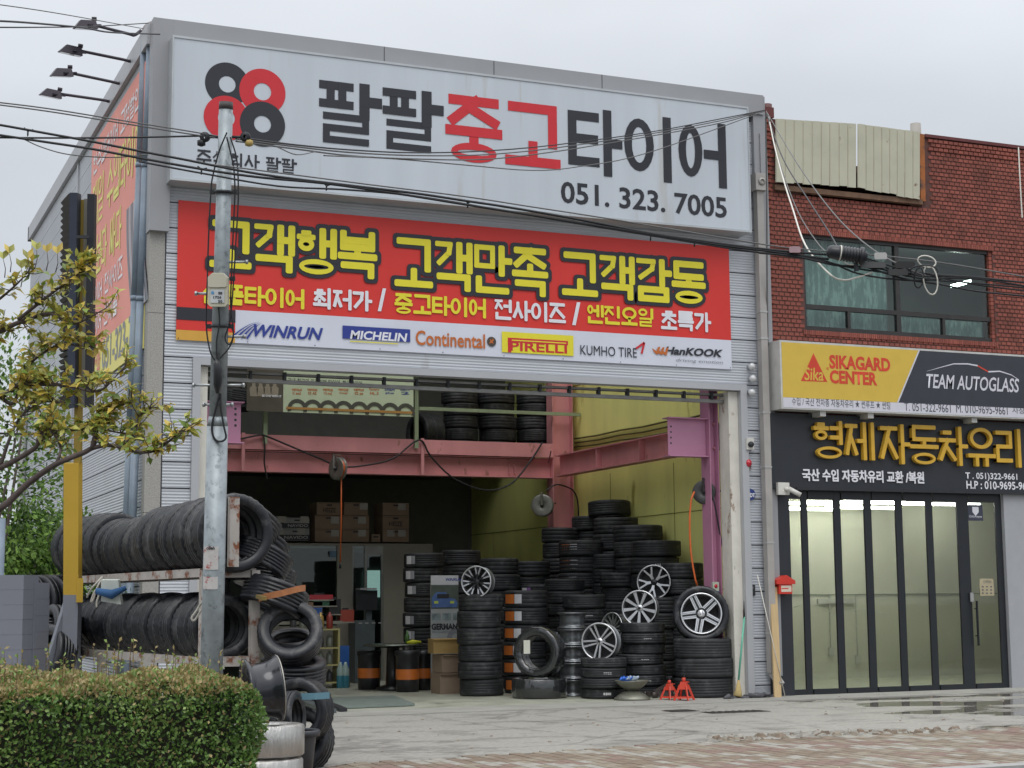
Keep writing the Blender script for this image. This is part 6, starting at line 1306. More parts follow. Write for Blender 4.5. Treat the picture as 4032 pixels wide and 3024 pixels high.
# tyres behind, far left
p0 = XY(112, 1400, 17.2)
for i in range(6): tyre(Vector((p0.x, p0.y, .11 + i * .215)), (0, 0, 1), .31, .21, f'{"top" if i == 5 else ORD[i]} tyre of the shiny stack between grey boards and rack', 'tyre stack behind the grey boards', i % 3, RUB)
for i in range(5):
    q = PD(20 + i * 26, 1280, 18.2); tyre(Vector((q.x, q.y, PD(30, 1242, 18.2).z - .31)), (.9, .55, 0), .31, .22, f'{["leftmost", "second", "third", "fourth", "rightmost"][i]} tyre of the standing row behind the grey boards', 'standing tyres behind the grey boards', i % 3, RUB)
lt(122, 1370, 16.9, (-.8, .2, .5), .30, .22, 'pale-edged tyre leaning left of the rack post', 1); lt(116, 1418, 16.6, (-.7, .3, .6), .31, .22, 'lower leaning tyre left of the rack post', 0)
# grey layered boards
def boards(u0, u1, vt, D, nl, l_, d=.45):
    a, c = PD(u0, vt, D), PD(u1, vt, D); t = thing('board_stack', l_, 'board stack', Vector((c.x, c.y, 0)), 'grey layered board stacks'); e = Vector((_r0.x, _r0.y, 0)); bk = Vector((_fw.x, _fw.y, 0)).normalized(); w = (c - a).length; h = a.z / nl; rr = random.Random(nl)
    gm = mat('grey_foam_board', (.175, .185, .22), .6, 0, .06, 2)
    for i in range(nl):
        j = rr.uniform(-.002, .002); o = Vector((a.x, a.y, 0)) - e * (0); b = MB(); z0, z1 = i * h + .001, (i + 1) * h - .0005
        q = [o + e * j, o + e * (w + j), o + e * (w + j) + bk * d, o + e * j + bk * d]; b.hexa([V3(x, z0) for x in q] + [V3(x, z1) for x in q]); b.build('board', gm, t)
boards(-90, 52, 1243, 14.2, 13, 'tall grey board stack at the left edge behind the hedge'); boards(53, 77, 1258, 14.5, 11, 'narrow lower grey board stack beside the tall one')
# ------------------------------------------------------------------ steel pole
DP = 13.85
pt, pm, pb = PD(488, 236, DP - .0), PD(470, 915, DP), PD(457, 1440, DP)
bot = pb + (pb - pm) * (pb.z / (pm.z - pb.z))
pt = PD(488, 236, DP) ; tpole = thing('utility_pole', 'galvanised steel utility pole in front of the shop with ropes and meter box', 'pole', bot)
r1, r2 = .082, .068
pa = pb.lerp(pm, 1.0)
MB().tube([bot, pm - (pm - bot).normalized() * .02], [.098, .088], 24).build('lower_tube', STEEL, tpole)
MB().tube([pm - (pm - bot).normalized() * .02, pm + (pt - pm).normalized() * .06], [.088, .074], 24).build('joint_collar', STEEL, tpole)
MB().tube([pm + (pt - pm).normalized() * .05, pt], [.073, .058], 24).build('upper_tube', STEEL, tpole)
MB().tube([pt - (pt - pm).normalized() * .001, pt + (pt - pm).normalized() * .06], [.060, .058], 24).build('cap', mat('pole_cap', (.07, .06, .06), .6), tpole)
axd = (pt - pm).normalized()
def onp(v): f = (v - 236) / (915 - 236); return pt.lerp(pm, f)
for v, s_ in ((634, -1), (566, 1), (727, 1), (832, -1), (832, 1), (874, 1), (874, -1)):
    c = onp(v); l_ = .20 if v != 874 else .11; MB().tube([c, c + _rt * s_ * l_], .011, 8).build('step_bolt', mat('bolt_steel', (.40, .42, .43), .4, .7), tpole); MB().tube([c + _rt * s_ * l_, c + _rt * s_ * (l_ + .02)], .019, 8).build('bolt_head', MATS['bolt_steel'], tpole)
for v in (415, 602, 705): c = onp(v); MB().tube([c - axd * .012, c + axd * .012], [.080, .080], 20).build('pole_band', DARK, tpole); MB().bar(c + _rt * -.115, c + _rt * -.075, .03, .035).build('band_clip', DARK, tpole); MB().bar(c + _rt * .075, c + _rt * .115, .03, .035).build('band_clip', DARK, tpole)
mb = onp(628) - _fw * .12
t = thing('meter_box', 'cream plastic telecom box with numbers strapped on the steel pole', 'box', mb); CRM = mat('cream_plastic', (.55, .53, .42), .4, 0, .05)
def boxc(c, w, h, d, nm, m_, par, bev=.02):
    pl = [(-w + bev, -h), (w - bev, -h), (w, -h + bev), (w, h - bev * 2), (w - bev * 2, h), (-w + bev * 2, h), (-w, h - bev * 2), (-w, -h + bev)]; b = MB(); b.prism(pl, c + _fw * d, _rt, _up, -_fw * 2 * d); return b.build(nm, m_, par)
boxc(mb, .082, .14, .045, 'box_body', CRM, t); boxc(mb + _up * .075 - _fw * .052, .076, .055, .006, 'box_lid', CRM, t, .012); boxc(mb - _up * .055 - _fw * .050, .058, .055, .0025, 'number_label', mat('label_white', (.55, .57, .58), .5), t, .003)
for (s_, du, dv) in (('88', .03, .025), ('1726', .0, -.015), ('50', .03, -.055)):
    me = text_mesh(s_, .03); w_ = .017 * len(s_); lay(me, 'lettering', mb - _up * (.062 - dv * .85) + _rt * (du * .8 - w_ / 2) - _fw * .056, tuple(_rt), tuple(_up), w_, .022, BLK, t)
boxc(mb - _up * .06 - _fw * .0555 - _rt * .04 + _up * .035, .012, .012, .001, 'blue_dot', mat('dot_blue', (.1, .3, .55), .5), t, .004)
for v0, v1, l_ in ((1178, 1228, 'white and red advertising sticker on the steel pole'), (1243, 1270, 'torn black and white notice on the steel pole')):
    f0 = (v0 - 915) / 525; c = pm.lerp(pb, (v0 + v1) / 2 / 525 - 915 / 525); b = MB(); rad = .094; hh = (v1 - v0) / 2 * K * DP / FPX; n = 6; vs = []
    for i in range(n + 1):
        a = -1.0 + 1.55 * i / n; d = _rt * math.sin(a) * rad - _fw * math.cos(a) * (rad + .003); vs += [c + d - axd * hh, c + d + axd * hh * (.95 if i % 2 else 1)]
    b.add(vs, [(2 * i, 2 * i + 2, 2 * i + 3, 2 * i + 1) for i in range(n)], True); t = b.build('pole_sticker', mat('sticker_paper', (.55, .53, .52), .7, 0, .1, 20, c2=(.35, .05, .04) if v0 < 1200 else (.05, .05, .05), c2t=.56, c2s=14)); tag(t, l_, 'sticker', 'stickers on the steel pole')
    if v0 < 1200: me = text_mesh('olleh', .03); lay(me, 'lettering', c + axd * hh * .72 - _fw * (rad + .006) - _rt * .05, tuple(_rt), tuple(_up), .07, .03, BLK, t)
# pole cables and connector
for i, (pts, l_) in enumerate((
    (((290, .03), (330, -.03), (380, -.075), (415, -.09), (520, -.10), (600, -.10), (700, -.10), (760, -.06), (785, .0)), 'black cable running down the left side of the steel pole'),
    (((300, .03), (360, .09), (415, .11), (500, .105), (602, .10), (660, .10), (720, .13), (750, .10), (775, .02)), 'black cable running down the right side of the steel pole'),
    (((300, .06), (350, .12), (430, .14), (520, .13), (600, .12), (690, .10), (730, .06), (745, .10), (722, .13), (700, .10)), 'thin looping cable on the right of the steel pole'),
    (((665, .0), (700, .01), (740, -.01), (780, .0)), 'short cable below the meter box on the steel pole'),
    (((850, .03), (880, .0), (920, -.03), (945, -.01), (953, .04), (945, .09), (920, .07), (880, .04), (850, .035)), 'hanging loop of black cable on the steel pole'))):
    cab('pole_cable', sm([onp(v) + _rt * x - _fw * .095 for v, x in pts]), .0065 if i != 4 else .009, CABLE, l_, grp='cables on the steel pole')
c = onp(800) - _fw * .11; cc = onp(848) - _fw * .11; t = MB().tube([onp(776) - _fw * .11, onp(786) - _fw * .11, onp(800) - _fw * .11 + _rt * .01, onp(830) - _fw * .11 + _rt * .01, onp(850) - _fw * .11 + _rt * .01], [.012, .03, .04, .035, .012], 12).build('cable_closure', mat('black_plastic', (.015, .017, .02), .35)); tag(t, 'small black cable splice closure strapped on the steel pole', 'closure')
for s_, m_, l_ in ((-1, CABLE, 'pair of black clamps left of the pole near its top'), (1, mat('ochre_clamp', (.45, .32, .10), .5), 'black and ochre insulator right of the pole near its top')):
    c = onp(296) + _rt * s_ * .17; t = thing('cable_clamp', l_, 'clamp', c)
    MB().tube([onp(296) + _rt * s_ * .06, c], .012, 6).build('hook', DARK, t); MB().lathe([(.015, -.03), (.04, -.03), (.045, 0), (.04, .03), (.015, .03)], 12, M=frame(c, _fw)).build('ring', DARK, t); MB().lathe([(.01, -.03), (.035, -.02), (.035, .02), (.01, .03)], 12, M=frame(c + _rt * s_ * .03 - _up * .05, _up)).build('insulator', m_, t)

# ------------------------------------------------------------------ overhead cables
def line(pts, r, m_, l_, nm='overhead_cable', n=6, k=5): return cab(nm, sm([PD(*p) for p in pts], k), r, m_, l_, 'cable', 'overhead cables', n)
D0 = 13.4
def LN(a): return [(u, v, D0) for u, v in a]
main = [(-60, 262), (0, 270), (100, 288), (200, 306), (300, 326), (400, 345), (560, 376), (750, 400), (900, 418), (1000, 433), (1100, 448), (1250, 474), (1400, 503), (1500, 518), (1600, 532), (1700, 543), (1790, 550)]
line(LN(main), .0105, CABLE, 'upper thick black cable from the left edge to the splice closure')
line(LN([(-60, 283), (0, 292), (100, 307), (200, 322), (300, 341), (440, 366), (560, 383), (700, 396), (850, 417), (1000, 441), (1150, 465), (1300, 489), (1450, 513), (1560, 530), (1680, 545), (1790, 560)]), .0105, CABLE, 'lower thick black cable crossing in front of the signboard')
line(LN([(430, 352), (560, 368), (700, 386), (800, 399), (1000, 424), (1150, 447), (1300, 470), (1450, 495), (1600, 520), (1700, 535), (1790, 543), (1900, 552), (2050, 570), (2260, 606)]), .006, CABG, 'thin grey messenger wire just above the thick cables')
line(LN([(300, 349), (440, 375), (600, 402), (750, 410), (900, 424), (1100, 457), (1250, 483), (1500, 524), (1600, 540), (1750, 560), (1850, 580), (1950, 592), (2100, 600), (2260, 615)]), .008, CABLE, 'third black cable sagging lowest behind the steel pole')
line([(-30, 6, 15), (120, 28, 16), (310, 62, 20)], .005, CABG, 'thin wire from the upper left corner to the roof corner')
line([(-30, 44, 14), (60, 49, 15), (180, 60, 17), (240, 70, 18.5), (345, 74, 21)], .010, CABLE, 'black wire passing the topmost floodlight to the roof corner')
line([(-30, 59, 14), (80, 59, 15), (200, 57, 18), (320, 50, 21.5)], .007, CABLE, 'thin wire under the black one at the topmost floodlight')
line([(-30, 218, D0), (100, 234, 13.5), (250, 258, 13.7), (400, 282, 13.8), (470, 294, 13.85)], .006, CABG, 'upper of two parallel thin wires ending at the pole')
line([(-30, 223, D0), (100, 240, 13.5), (250, 264, 13.7), (400, 288, 13.8), (470, 298, 13.85)], .006, CABG, 'lower of two parallel thin wires ending at the pole')
line([(-30, 297, D0), (120, 298, 13.5), (280, 297, 13.7), (460, 293, 13.85)], .008, CABLE, 'nearly level thin cable from the left edge to the pole')
line([(50, 300, 13.4), (90, 318, 13.4), (150, 334, 13.4), (240, 340, 13.5), (320, 334, 13.5)], .005, CABG, 'slack thin wire sagging below the thick cables on the left')
for i, (dv, l_) in enumerate(((0, 'upper'), (4, 'middle'), (9, 'lower'))):
    line([(510, 296 + dv, 13.9), (640, 313 + dv, 15), (760, 324 + dv * 1.4, 16), (900, 330 + dv * 1.5, 17.5), (1050, 326 + dv * 2, 19), (1200, 313 + dv * 1.6, 20.5), (1400, 286 + dv, 22.5), (1560, 256 + dv, 23.8), (1652, 238, 24.3)], .008, CABLE if i == 0 else CABG, f'{l_} of three service wires from the pole across the big sign')
line([(700, 336, 15.2), (850, 343, 17), (1000, 356, 18.5), (1150, 368, 20), (1250, 360, 21), (1400, 330, 22.5), (1652, 240, 24.3)], .007, CABG, 'slack wire bowing below the service wires over the sign')
line([(600, 318, 14.4), (640, 334, 14.6), (680, 328, 15)], .005, CABG, 'short slack loop of wire by the lower ring emblem')
line([(1655, 240, 24.2), (1670, 300, 22), (1690, 370, 19.5), (1725, 460, 17), (1770, 530, 15), (1795, 548, D0)], .006, CABG, 'first service drop from the roof corner to the splice closure')
line([(1655, 240, 24.2), (1690, 340, 20), (1745, 430, 17), (1790, 500, 15), (1815, 545, D0)], .008, CABLE, 'second service drop ending at the splice closure')
line([(1655, 240, 24.2), (1720, 350, 19), (1800, 460, 16), (1880, 535, 14), (1960, 580, D0), (2010, 600, D0)], .007, CABG, 'long service drop reaching the coiled cables')
line([(1660, 250, 24.2), (1672, 310, 20), (1690, 380, 17.5), (1712, 450, 15.5), (1740, 530, 14), (1790, 590, 13.3), (1820, 605, D0), (1850, 600, D0), (1885, 588, D0)], .008, CABW, 'thick white cable drooping below the splice closure')
line([(1654, 245, 24.2), (1656, 400, 24.3), (1658, 700, 24.4), (1663, 900, 24.5)], .012, CABG, 'grey cable running down the corner between the buildings')
line([(2200, 318, 24.5), (2204, 400, 24.3), (2208, 470, 24.2)], .010, CABW, 'white cable hanging on the brick wall at the right edge', k=3)
for i, (v0, v1, v2, r, l_) in enumerate(((553, 592, 622, .008, 'upper'), (558, 604, 632, .007, 'second'), (566, 598, 640, .007, 'third'), (572, 612, 650, .008, 'fourth'))):
    line([(1858, v0, D0), (1900, v0 + 14, D0), (1960, v1 - 8, D0), (2030, v1 + 2, D0), (2110, (v1 + v2) / 2 - 8 + i * 2, D0), (2260, v2 - 6, D0)], r, CABLE, f'{l_} black cable leaving the splice closure to the right edge')
line(LN([(1700, 548), (1790, 566), (1850, 590), (1920, 602), (1990, 606), (2060, 600), (2140, 606), (2260, 626)]), .008, CABLE, 'black cable passing below the closure to the right edge')
line(LN([(1640, 546), (1720, 554), (1800, 572), (1840, 575), (1900, 580), (1960, 596)]), .010, CABLE, 'short black tail cable under the splice closure')
# splice closure
c = PD(1832, 549, D0 - .05); ax = (PD(1872, 556, D0 - .05) - PD(1790, 545, D0 - .05)).normalized(); F = frame(c, ax) @ Matrix.Scale(.72, 4); t = thing('splice_closure', 'large black ribbed cable splice closure hanging on the overhead cables', 'closure', M=F)
pr = [(0, -.24), (.05, -.235), (.075, -.20), (.08, -.12)]; MB().lathe(pr, 24, M=F).build('end_dome', mat('closure_black', (.02, .021, .026), .35, 0, .1), t)
b = MB(); pr = [(.08, -.12)]
for k in range(7): z = -.12 + k * .035; pr += [(.086, z + .006), (.086, z + .02), (.074, z + .026), (.074, z + .034)]
b.lathe(pr + [(.08, .13)], 24, M=F); b.build('ribbed_barrel', MATS['closure_black'], t)
MB().lathe([(.08, .13), (.10, .135), (.10, .17), (.07, .175), (.05, .21), (0, .21)], 24, M=F).build('clamp_collar', MATS['closure_black'], t); MB().lathe([(.082, -.10), (.089, -.10), (.089, -.085), (.082, -.085)], 24, M=F, closed=True).build('white_band', CABW, t)
MB().tube(sm([c + ax * -.04 - _up * .062, c + ax * .0 - _up * .08, c + ax * .05 - _up * .075, c + ax * .09 - _up * .04]), .006, 6).build('white_tail', CABW, t)
MB().bar(c + ax * .06 - _up * .06, c + ax * .07 - _up * .13, .03, .025).build('hanger', DARK, t)
for i, (u, v, ru, rv, rt_, m_, l_) in enumerate(((2002, 565, 20, 12, .25, CABW, 'small white cable loop above the coiled cables'), (2010, 605, 15, 32, -.15, CABW, 'tall white cable loop hanging below the cables'), (1985, 600, 10, 22, .1, CABLE, 'black cable loop beside the tall white one'), (1996, 585, 30, 12, .0, CABLE, 'flat black cable coil among the overhead cables'))):
    pts = []
    for k in range(17): a = 2 * PI * k / 16; x, y = ru * math.cos(a), rv * math.sin(a); pts.append(PD(u + x * math.cos(rt_) - y * math.sin(rt_), v + x * math.sin(rt_) + y * math.cos(rt_), D0 - .04 - .004 * k))
    cab('cable_coil', pts, .006, m_, l_, 'cable', 'coiled cable loops', 6)
for i, (u, v, w_, h_, c_, l_) in enumerate(((1717, 539, .05, .03, (.45, .30, .33), 'small pale pink tag on the cables left of the closure'), (1902, 553, .06, .035, (.5, .5, .48), 'white tag right of the splice closure'), (1886, 572, .16, .03, (.10, .10, .10), 'dark clamp bar under the splice closure'), (1955, 572, .12, .035, (.03, .03, .03), 'black bolted clamp right of the closure'), (1940, 588, .12, .03, (.05, .05, .05), 'lower black bolted clamp on the cables'))):
    q = PD(u, v, D0 - .03); t = boxc(q, w_ / 2 + .02, h_ / 2 + .01, .012, 'cable_tag', mat(f'tag_{i}', c_, .6), None, .006); tag(t, l_, 'cable tag')
for u, v in ((60, 282), (435, 365), (705, 400), (1010, 437), (1405, 508), (1500, 521)):       # lashing clips that join the cables
    b = MB(); b.tube(sm([PD(u - 8, v - 6, D0), PD(u, v + 2, D0), PD(u, v + 12, D0), PD(u + 1, v + 2, D0), PD(u + 12, v - 2, D0)]), .006, 5); t = b.build('lashing_wire', CABLE); tag(t, f'wire lashing the thick cables {["at the far left", "just left of the steel pole", "right of the small company lettering", "below the middle of the big sign", "under the phone number", "at the lower right of the big sign"][[60, 435, 705, 1010, 1405, 1500].index(u)]}', 'wire tie', 'wire ties on the thick cables')

# ------------------------------------------------------------------ pipes and floodlights at the left corner
for i, (ut, ub, dY, l_) in enumerate(((313, 274, .55, 'left blue-grey pipe climbing the garage corner'), (326, 286, .25, 'right blue-grey pipe beside the garage corner'))):
    xs_ = XL - .16 + .02 * i; top = P(ut, 75, dY); bt_ = P(ub, 1120, dY)
    t = thing('downpipe', l_, 'pipe', (bt_.x, dY, 0), 'blue-grey pipes at the garage corner'); r = .052; d = (top - bt_).normalized(); b0 = bt_ - d * (bt_.z / d.z)
    pts = [b0, top]; N_ = 5
    for k in range(N_): a = b0.lerp(top, k / N_); c = b0.lerp(top, (k + 1) / N_) - d * .004; MB().tube([a, c], r, 14).build('pipe_length', PVC, t)
    for k in range(1, N_): a = b0.lerp(top, k / N_); MB().tube([a - d * .03, a + d * .03], r + .008, 14).build('pipe_socket', PVC, t)
    MB().tube(sm([top, top + Vector((.03, 0, .10)), top + Vector((.13, 0, .16)), top + Vector((.28, 0, .15))]), r, 14).build('pipe_elbow', mat('brown_grey_pvc', (.20, .15, .14), .5), t)
    for k in (1.5, 3.5): a = b0.lerp(top, k / N_); MB().bar(a, a + Vector((XL - a.x - .0, 0, 0)), .03, .05).build('wall_clamp', STEEL, t)
for i, (u0, v0, u1, v1) in enumerate(((200, 57, 300, 74), (168, 112, 290, 130), (148, 160, 266, 178), (124, 205, 244, 217))):
    w0 = PX(u1, v1, XL - .04); Yp = w0.y; h0 = P(u0, v0, Yp)
    t = thing('floodlight', f'{["topmost", "second", "third", "lowest"][i]} floodlight on a long arm out from the side wall', 'floodlight', w0, 'floodlights over the side wall banner')
    e = h0 + Vector((.02, 0, .02)); MB().tube(sm([w0 + Vector((.03, 0, .06)), w0 + Vector((-.06, 0, -.02)), w0 + Vector((-.15, 0, -.01)), e]), .022, 8).build('arm', mat('arm_dark', (.05, .045, .06), .5, .3), t)
    F = Matrix.Translation(h0 + Vector((-.08, 0, 0))) @ Matrix.Rotation(math.radians(14), 4, 'X') @ Matrix.Scale(.85, 4) @ Matrix.Rotation(math.radians(-4 if i % 2 == 0 else 6), 4, 'Y')
    fl = mat('floodlight_body', (.035, .03, .04), .5, .3)
    b = MB(); b.hexa([F @ Vector(p) for p in ((-.20, -.17, -.05), (.16, -.17, -.05), (.16, .17, -.05), (-.20, .17, -.05), (-.10, -.11, .08), (.13, -.11, .08), (.13, .11, .08), (-.10, .11, .08))]); b.build('housing', fl, t)
    b = MB(); b.box(-.18, .14, -.15, .15, -.058, -.051, M=F); b.build('front_glass', mat('lamp_glass', (.20, .19, .20), .15, 0, .1), t)
    b = MB(); b.bar(F @ Vector((.0, -.19, .0)), F @ Vector((.22, .0, .02)), .03, .02); b.bar(F @ Vector((.0, .19, .0)), F @ Vector((.22, .0, .021)), .03, .02); b.build('yoke', fl, t); b = MB(); b.lathe([(.0, 0), (.04, 0), (.04, .06), (0, .06)], 10, M=F @ Matrix.Translation((.12, 0, .08))); b.build('ballast', fl, t)
# ------------------------------------------------------------------ yellow column with sign housing
DS = 16.6
q = thing('sign_column', 'yellow and grey steel column carrying dark louvred sign boards', 'sign column', XY(158, 1430, DS))
YPT = mat('yellow_paint', (.50, .32, .035), .5, 0, .1, 2); GPT = mat('grey_paint', (.16, .17, .20), .6, 0, .08, 3)
def post(u0, v0, u1, v1, D, w, nm, m_, d=None, par=q):
    a, c = PD(u0, v0, D), PD(u1, v1, D); b = MB(); b.bar(a, c, w, d or w, Vector((_fw.x, _fw.y, 0))); return b.build(nm, m_, par)
g_ = XY(149, 1420, DS); zs_ = PD(152, 1284, DS).z
post(157, 1283, 158, 1000, DS, .15, 'yellow_post', YPT); a = PD(157, 1284, DS); MB().bar((a.x, a.y, a.z - .001), (a.x - .0, a.y, 0), .15, .15, Vector((_fw.x, _fw.y, 0))).build('grey_post', GPT, q)
post(168, 1000, 177, 432, DS, .07, 'yellow_post_top', mat('ochre_paint', (.27, .19, .03), .6, 0, .15, 3))
a = PD(148, 1292, DS); MB().bar(a, (a.x - .42, a.y - .1, 0), .07, .06).build('brace', GPT, q)
MB().box(-.03, .03, -.02, .02, -.12, .12, M=Matrix.Translation(PD(172, 1275, DS - .08))).build('hinge_plate', YPT, q)
NV = mat('dark_sign_back', (.035, .045, .07), .5, .1, .2, 3)
post(157, 880, 163, 418, DS - .10, .075, 'left_channel', NV, .16); post(193, 880, 199, 420, DS - .10, .07, 'right_channel', mat('dark_channel', (.02, .022, .028), .5, .1, .1), .1); post(181, 880, 187, 430, DS - .02, .038, 'grey_channel', mat('old_grey', (.24, .23, .20), .7, 0, .2, 4), .05)
la, lb, lc, ld = PD(137, 438, DS + .4), PD(155, 418, DS), PD(149, 880, DS), PD(131, 885, DS + .4); nl = 34; lp = MB()
for k in range(nl):
    f = k / nl; f1 = f + .55 / nl; a0, a1 = la.lerp(ld, f), lb.lerp(lc, f); c0_, c1_ = la.lerp(ld, f1), lb.lerp(lc, f1); o = -_rt * .03
    b = MB(); b.hexa([a0 + o, a1 + o, a1 - o * .2, a0 - o * .2, c0_ + o * .1, c1_ + o * .1, c1_ - o, c0_ - o]); b.build('louvre_slat', mat('louvre', (.05, .045, .045), .6, .2, .1), q)
b = MB(); b.hexa([p + _fw * .03 + _rt * .02 for p in (la, lb, lc, ld)] + [p + _fw * .05 + _rt * .05 for p in (la, lb, lc, ld)]); b.build('louvre_back', DARK, q)
MB().bar(PD(165, 512, DS - .25), PD(192, 512, DS - .2), .03, .03).build('tie_bar', DARK, q)
# black drain posts on the side wall behind the column
for u, D_, l_ in ((144, 19, 'dark drainpipe on the garage side wall behind the yellow column'),): 
    y_ = PX(141, 1150, XL - .08).y; tt = PX(141, 1000, XL - .08); t = MB().tube([(XL - .08, y_, 0), (XL - .08, y_, tt.z)], .06, 12).build('side_drainpipe', mat('dark_pipe', (.10, .11, .10), .6)); tag(t, l_, 'drainpipe')
y_ = PX(57, 1000, XL - .1).y; t = MB().tube([(XL - .10, 12.6, 0), (XL - .10, 12.6, 5.6)], .08, 12).build('side_drainpipe', mat('pale_grey_pipe', (.30, .31, .30), .6)); tag(t, 'pale drainpipe at the far end of the garage side wall', 'drainpipe')
for i, (u0, v0, u1, v1) in enumerate(((100, 800, 122, 960), (122, 740, 136, 930))):
    a, c = PX(u0, v0 + 10, XL - .05), PX(u1, v1 - 20, XL - .05); y0, y1 = min(a.y, c.y), max(a.y, c.y); z0, z1 = min(a.z, c.z), max(a.z, c.z)
    w = MB().box(XL - .06, XL - .026, y0, y1, z0, z1).build('window', mat('white_window_frame', (.50, .52, .52), .5), B); MB().box(XL - .064, XL - .0605, y0 + .08, y1 - .08, z0 + .08, z1 - .08).build('pane', mat('dark_pane', (.08, .10, .11), .15), w)

# ------------------------------------------------------------------ vegetation
def leafmesh(nm, centers, normals, dirs, L, W, m_list, mi, fold=.25, curl=.0):
    """folded leaves: 6 verts, 4 quads-ish each; arrays of shape (n,3)"""
    n = len(centers); d = dirs / np.linalg.norm(dirs, axis=1, keepdims=True); s = np.cross(normals, d); s /= np.linalg.norm(s, axis=1, keepdims=True) + 1e-9; nn = np.cross(d, s)
    L = L[:, None]; W = W[:, None]; base = centers
    p = [base, base + d * L * .5 + s * W + nn * W * fold, base + d * L * .5 - nn * W * .1, base + d * L * .5 - s * W + nn * W * fold, base + d * L - nn * L * curl]
    v = np.stack(p, 1).reshape(-1, 3); i = np.arange(n)[:, None] * 5
    f = np.concatenate([i + np.array([[0, 2, 1]]), i + np.array([[1, 2, 4]]), i + np.array([[0, 3, 2]]), i + np.array([[3, 4, 2]])], 1).reshape(-1)
    me = bpy.data.meshes.new(nm); me.vertices.add(len(v)); me.vertices.foreach_set('co', v.ravel()); me.loops.add(len(f)); me.loops.foreach_set('vertex_index', f)
    me.polygons.add(n * 4); me.polygons.foreach_set('loop_start', np.arange(n * 4) * 3); me.polygons.foreach_set('loop_total', np.full(n * 4, 3))
    for m in m_list: me.materials.append(m)
    me.polygons.foreach_set('material_index', np.repeat(mi, 4)); me.update(calc_edges=True); me.validate(); return me
def leafmat(nm, c, r=.45):
    m = mat(nm, c, r, 0, .15, 3, island=.3); t = m.node_tree; b = t.nodes['Principled BSDF']; o = t.nodes['Material Output']; tl = t.nodes.new('ShaderNodeBsdfTranslucent'); mx = t.nodes.new('ShaderNodeMixShader'); mx.inputs[0].default_value = .28
    t.links.new(b.inputs['Base Color'].links[0].from_socket, tl.inputs[0]); t.links.new(b.outputs[0], mx.inputs[1]); t.links.new(tl.outputs[0], mx.inputs[2]); t.links.new(mx.outputs[0], o.inputs[0]); return m
rng = np.random.default_rng(5)
HG1, HG2, HG3, HG4 = leafmat('hedge_green', (.135, .24, .055)), leafmat('hedge_light', (.24, .34, .10)), leafmat('hedge_bronze', (.34, .27, .12)), leafmat('hedge_deep_shade', (.04, .085, .025))
hc = PD(566, 1560, 9.9); hx1 = hc.x; hz = .93; hy0 = hc.y; hy1 = hy0 + 1.45; hx0 = hx1 - 3.6
t = thing('hedge', 'clipped green hedge with bronze tips along the pavement', 'hedge', ((hx0 + hx1) / 2, (hy0 + hy1) / 2, 0))
def sdf_pts(n):
    # random points on a rounded box, pushed in by a random depth
    c = np.array([(hx0 + hx1) / 2, (hy0 + hy1) / 2, hz / 2]); h = np.array([(hx1 - hx0) / 2, (hy1 - hy0) / 2, hz / 2]); r = .16
    a = np.array([h[1] * h[2], h[1] * h[2], h[0] * h[2], h[0] * h[2], h[0] * h[1] * 1.2]); f = rng.choice(5, n, p=a / a.sum()); u = rng.uniform(-1, 1, (n, 3)); p = u * h
    for k, (ax, s) in enumerate(((0, 1), (0, -1), (1, 1), (1, -1), (2, 1))): p[f == k, ax] = s * h[ax]
    q = np.clip(p, -(h - r), h - r); d = p - q; l = np.linalg.norm(d, axis=1, keepdims=True) + 1e-9; nrm = d / l; surf = q + nrm * r
    bump = .04 * np.sin(surf[:, :1] * 5.1 + surf[:, 2:3] * 4) * np.sin(surf[:, 1:2] * 4.3 + surf[:, 2:3] * 6.1) + .02 * np.sin(surf[:, :1] * 17 + surf[:, 2:3] * 13)
    dep = rng.exponential(.042, (n, 1)) ; pos = surf + nrm * (bump - dep + .02); return pos + c, nrm, dep[:, 0]
n = 100000; pos, nrm, dep = sdf_pts(n); keep = (pos[:, 2] > .03); pos, nrm, dep = pos[keep], nrm[keep], dep[keep]; n = len(pos)
dirs = nrm * .6 + rng.normal(0, .6, (n, 3)) + np.array([0, 0, .35]); nr = rng.normal(0, .7, (n, 3)) + nrm + np.array([0, 0, .4])
patch = np.sin(pos[:, 0] * 3.1 + 1) * np.sin(pos[:, 2] * 5 + pos[:, 0] * 2.3) + rng.normal(0, .45, n)
mi = np.where(dep > .06, 3, np.where(patch > .55, 1, 0)); topm = (nrm[:, 2] > .55) & (rng.random(n) < .68); mi[topm & (dep < .05)] = 2; sidem = (rng.random(n) < .08) & (dep < .04); mi[sidem] = 2  # leaves deep in the hedge get a darker green, shade put into colour
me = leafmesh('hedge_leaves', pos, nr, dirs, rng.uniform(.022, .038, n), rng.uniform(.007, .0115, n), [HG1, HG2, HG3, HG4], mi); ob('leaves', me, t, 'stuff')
MB().box(hx0 + .15, hx1 - .15, hy0 + .15, hy1 - .15, .0, hz - .13).build('dark_core', mat('hedge_core', (.03, .028, .018), .9, 0, .4, 14, bump=1, bs=40), t)  # solid dark core box added so the hedge is not see-through
b = MB(); rr = random.Random(8)
tips = []
for i in range(95):
    x, y = rr.uniform(hx0 + .1, hx1 - .08), rr.uniform(hy0 + .15, hy1 - .05); h_ = rr.uniform(.05, .20) if i % 4 else rr.uniform(.15, .26); p = Vector((x, y, hz - .05)); e = p + Vector((rr.uniform(-.03, .03), rr.uniform(-.03, .03), h_ + .05)); b.tube([p, e], [.003, .0015], 4, cap=False); tips += [(p.lerp(e, .5 + .5 * k / 5)) for k in range(6)]
b.build('shoots', mat('shoot_brown', (.14, .09, .04), .8), t, 'stuff')
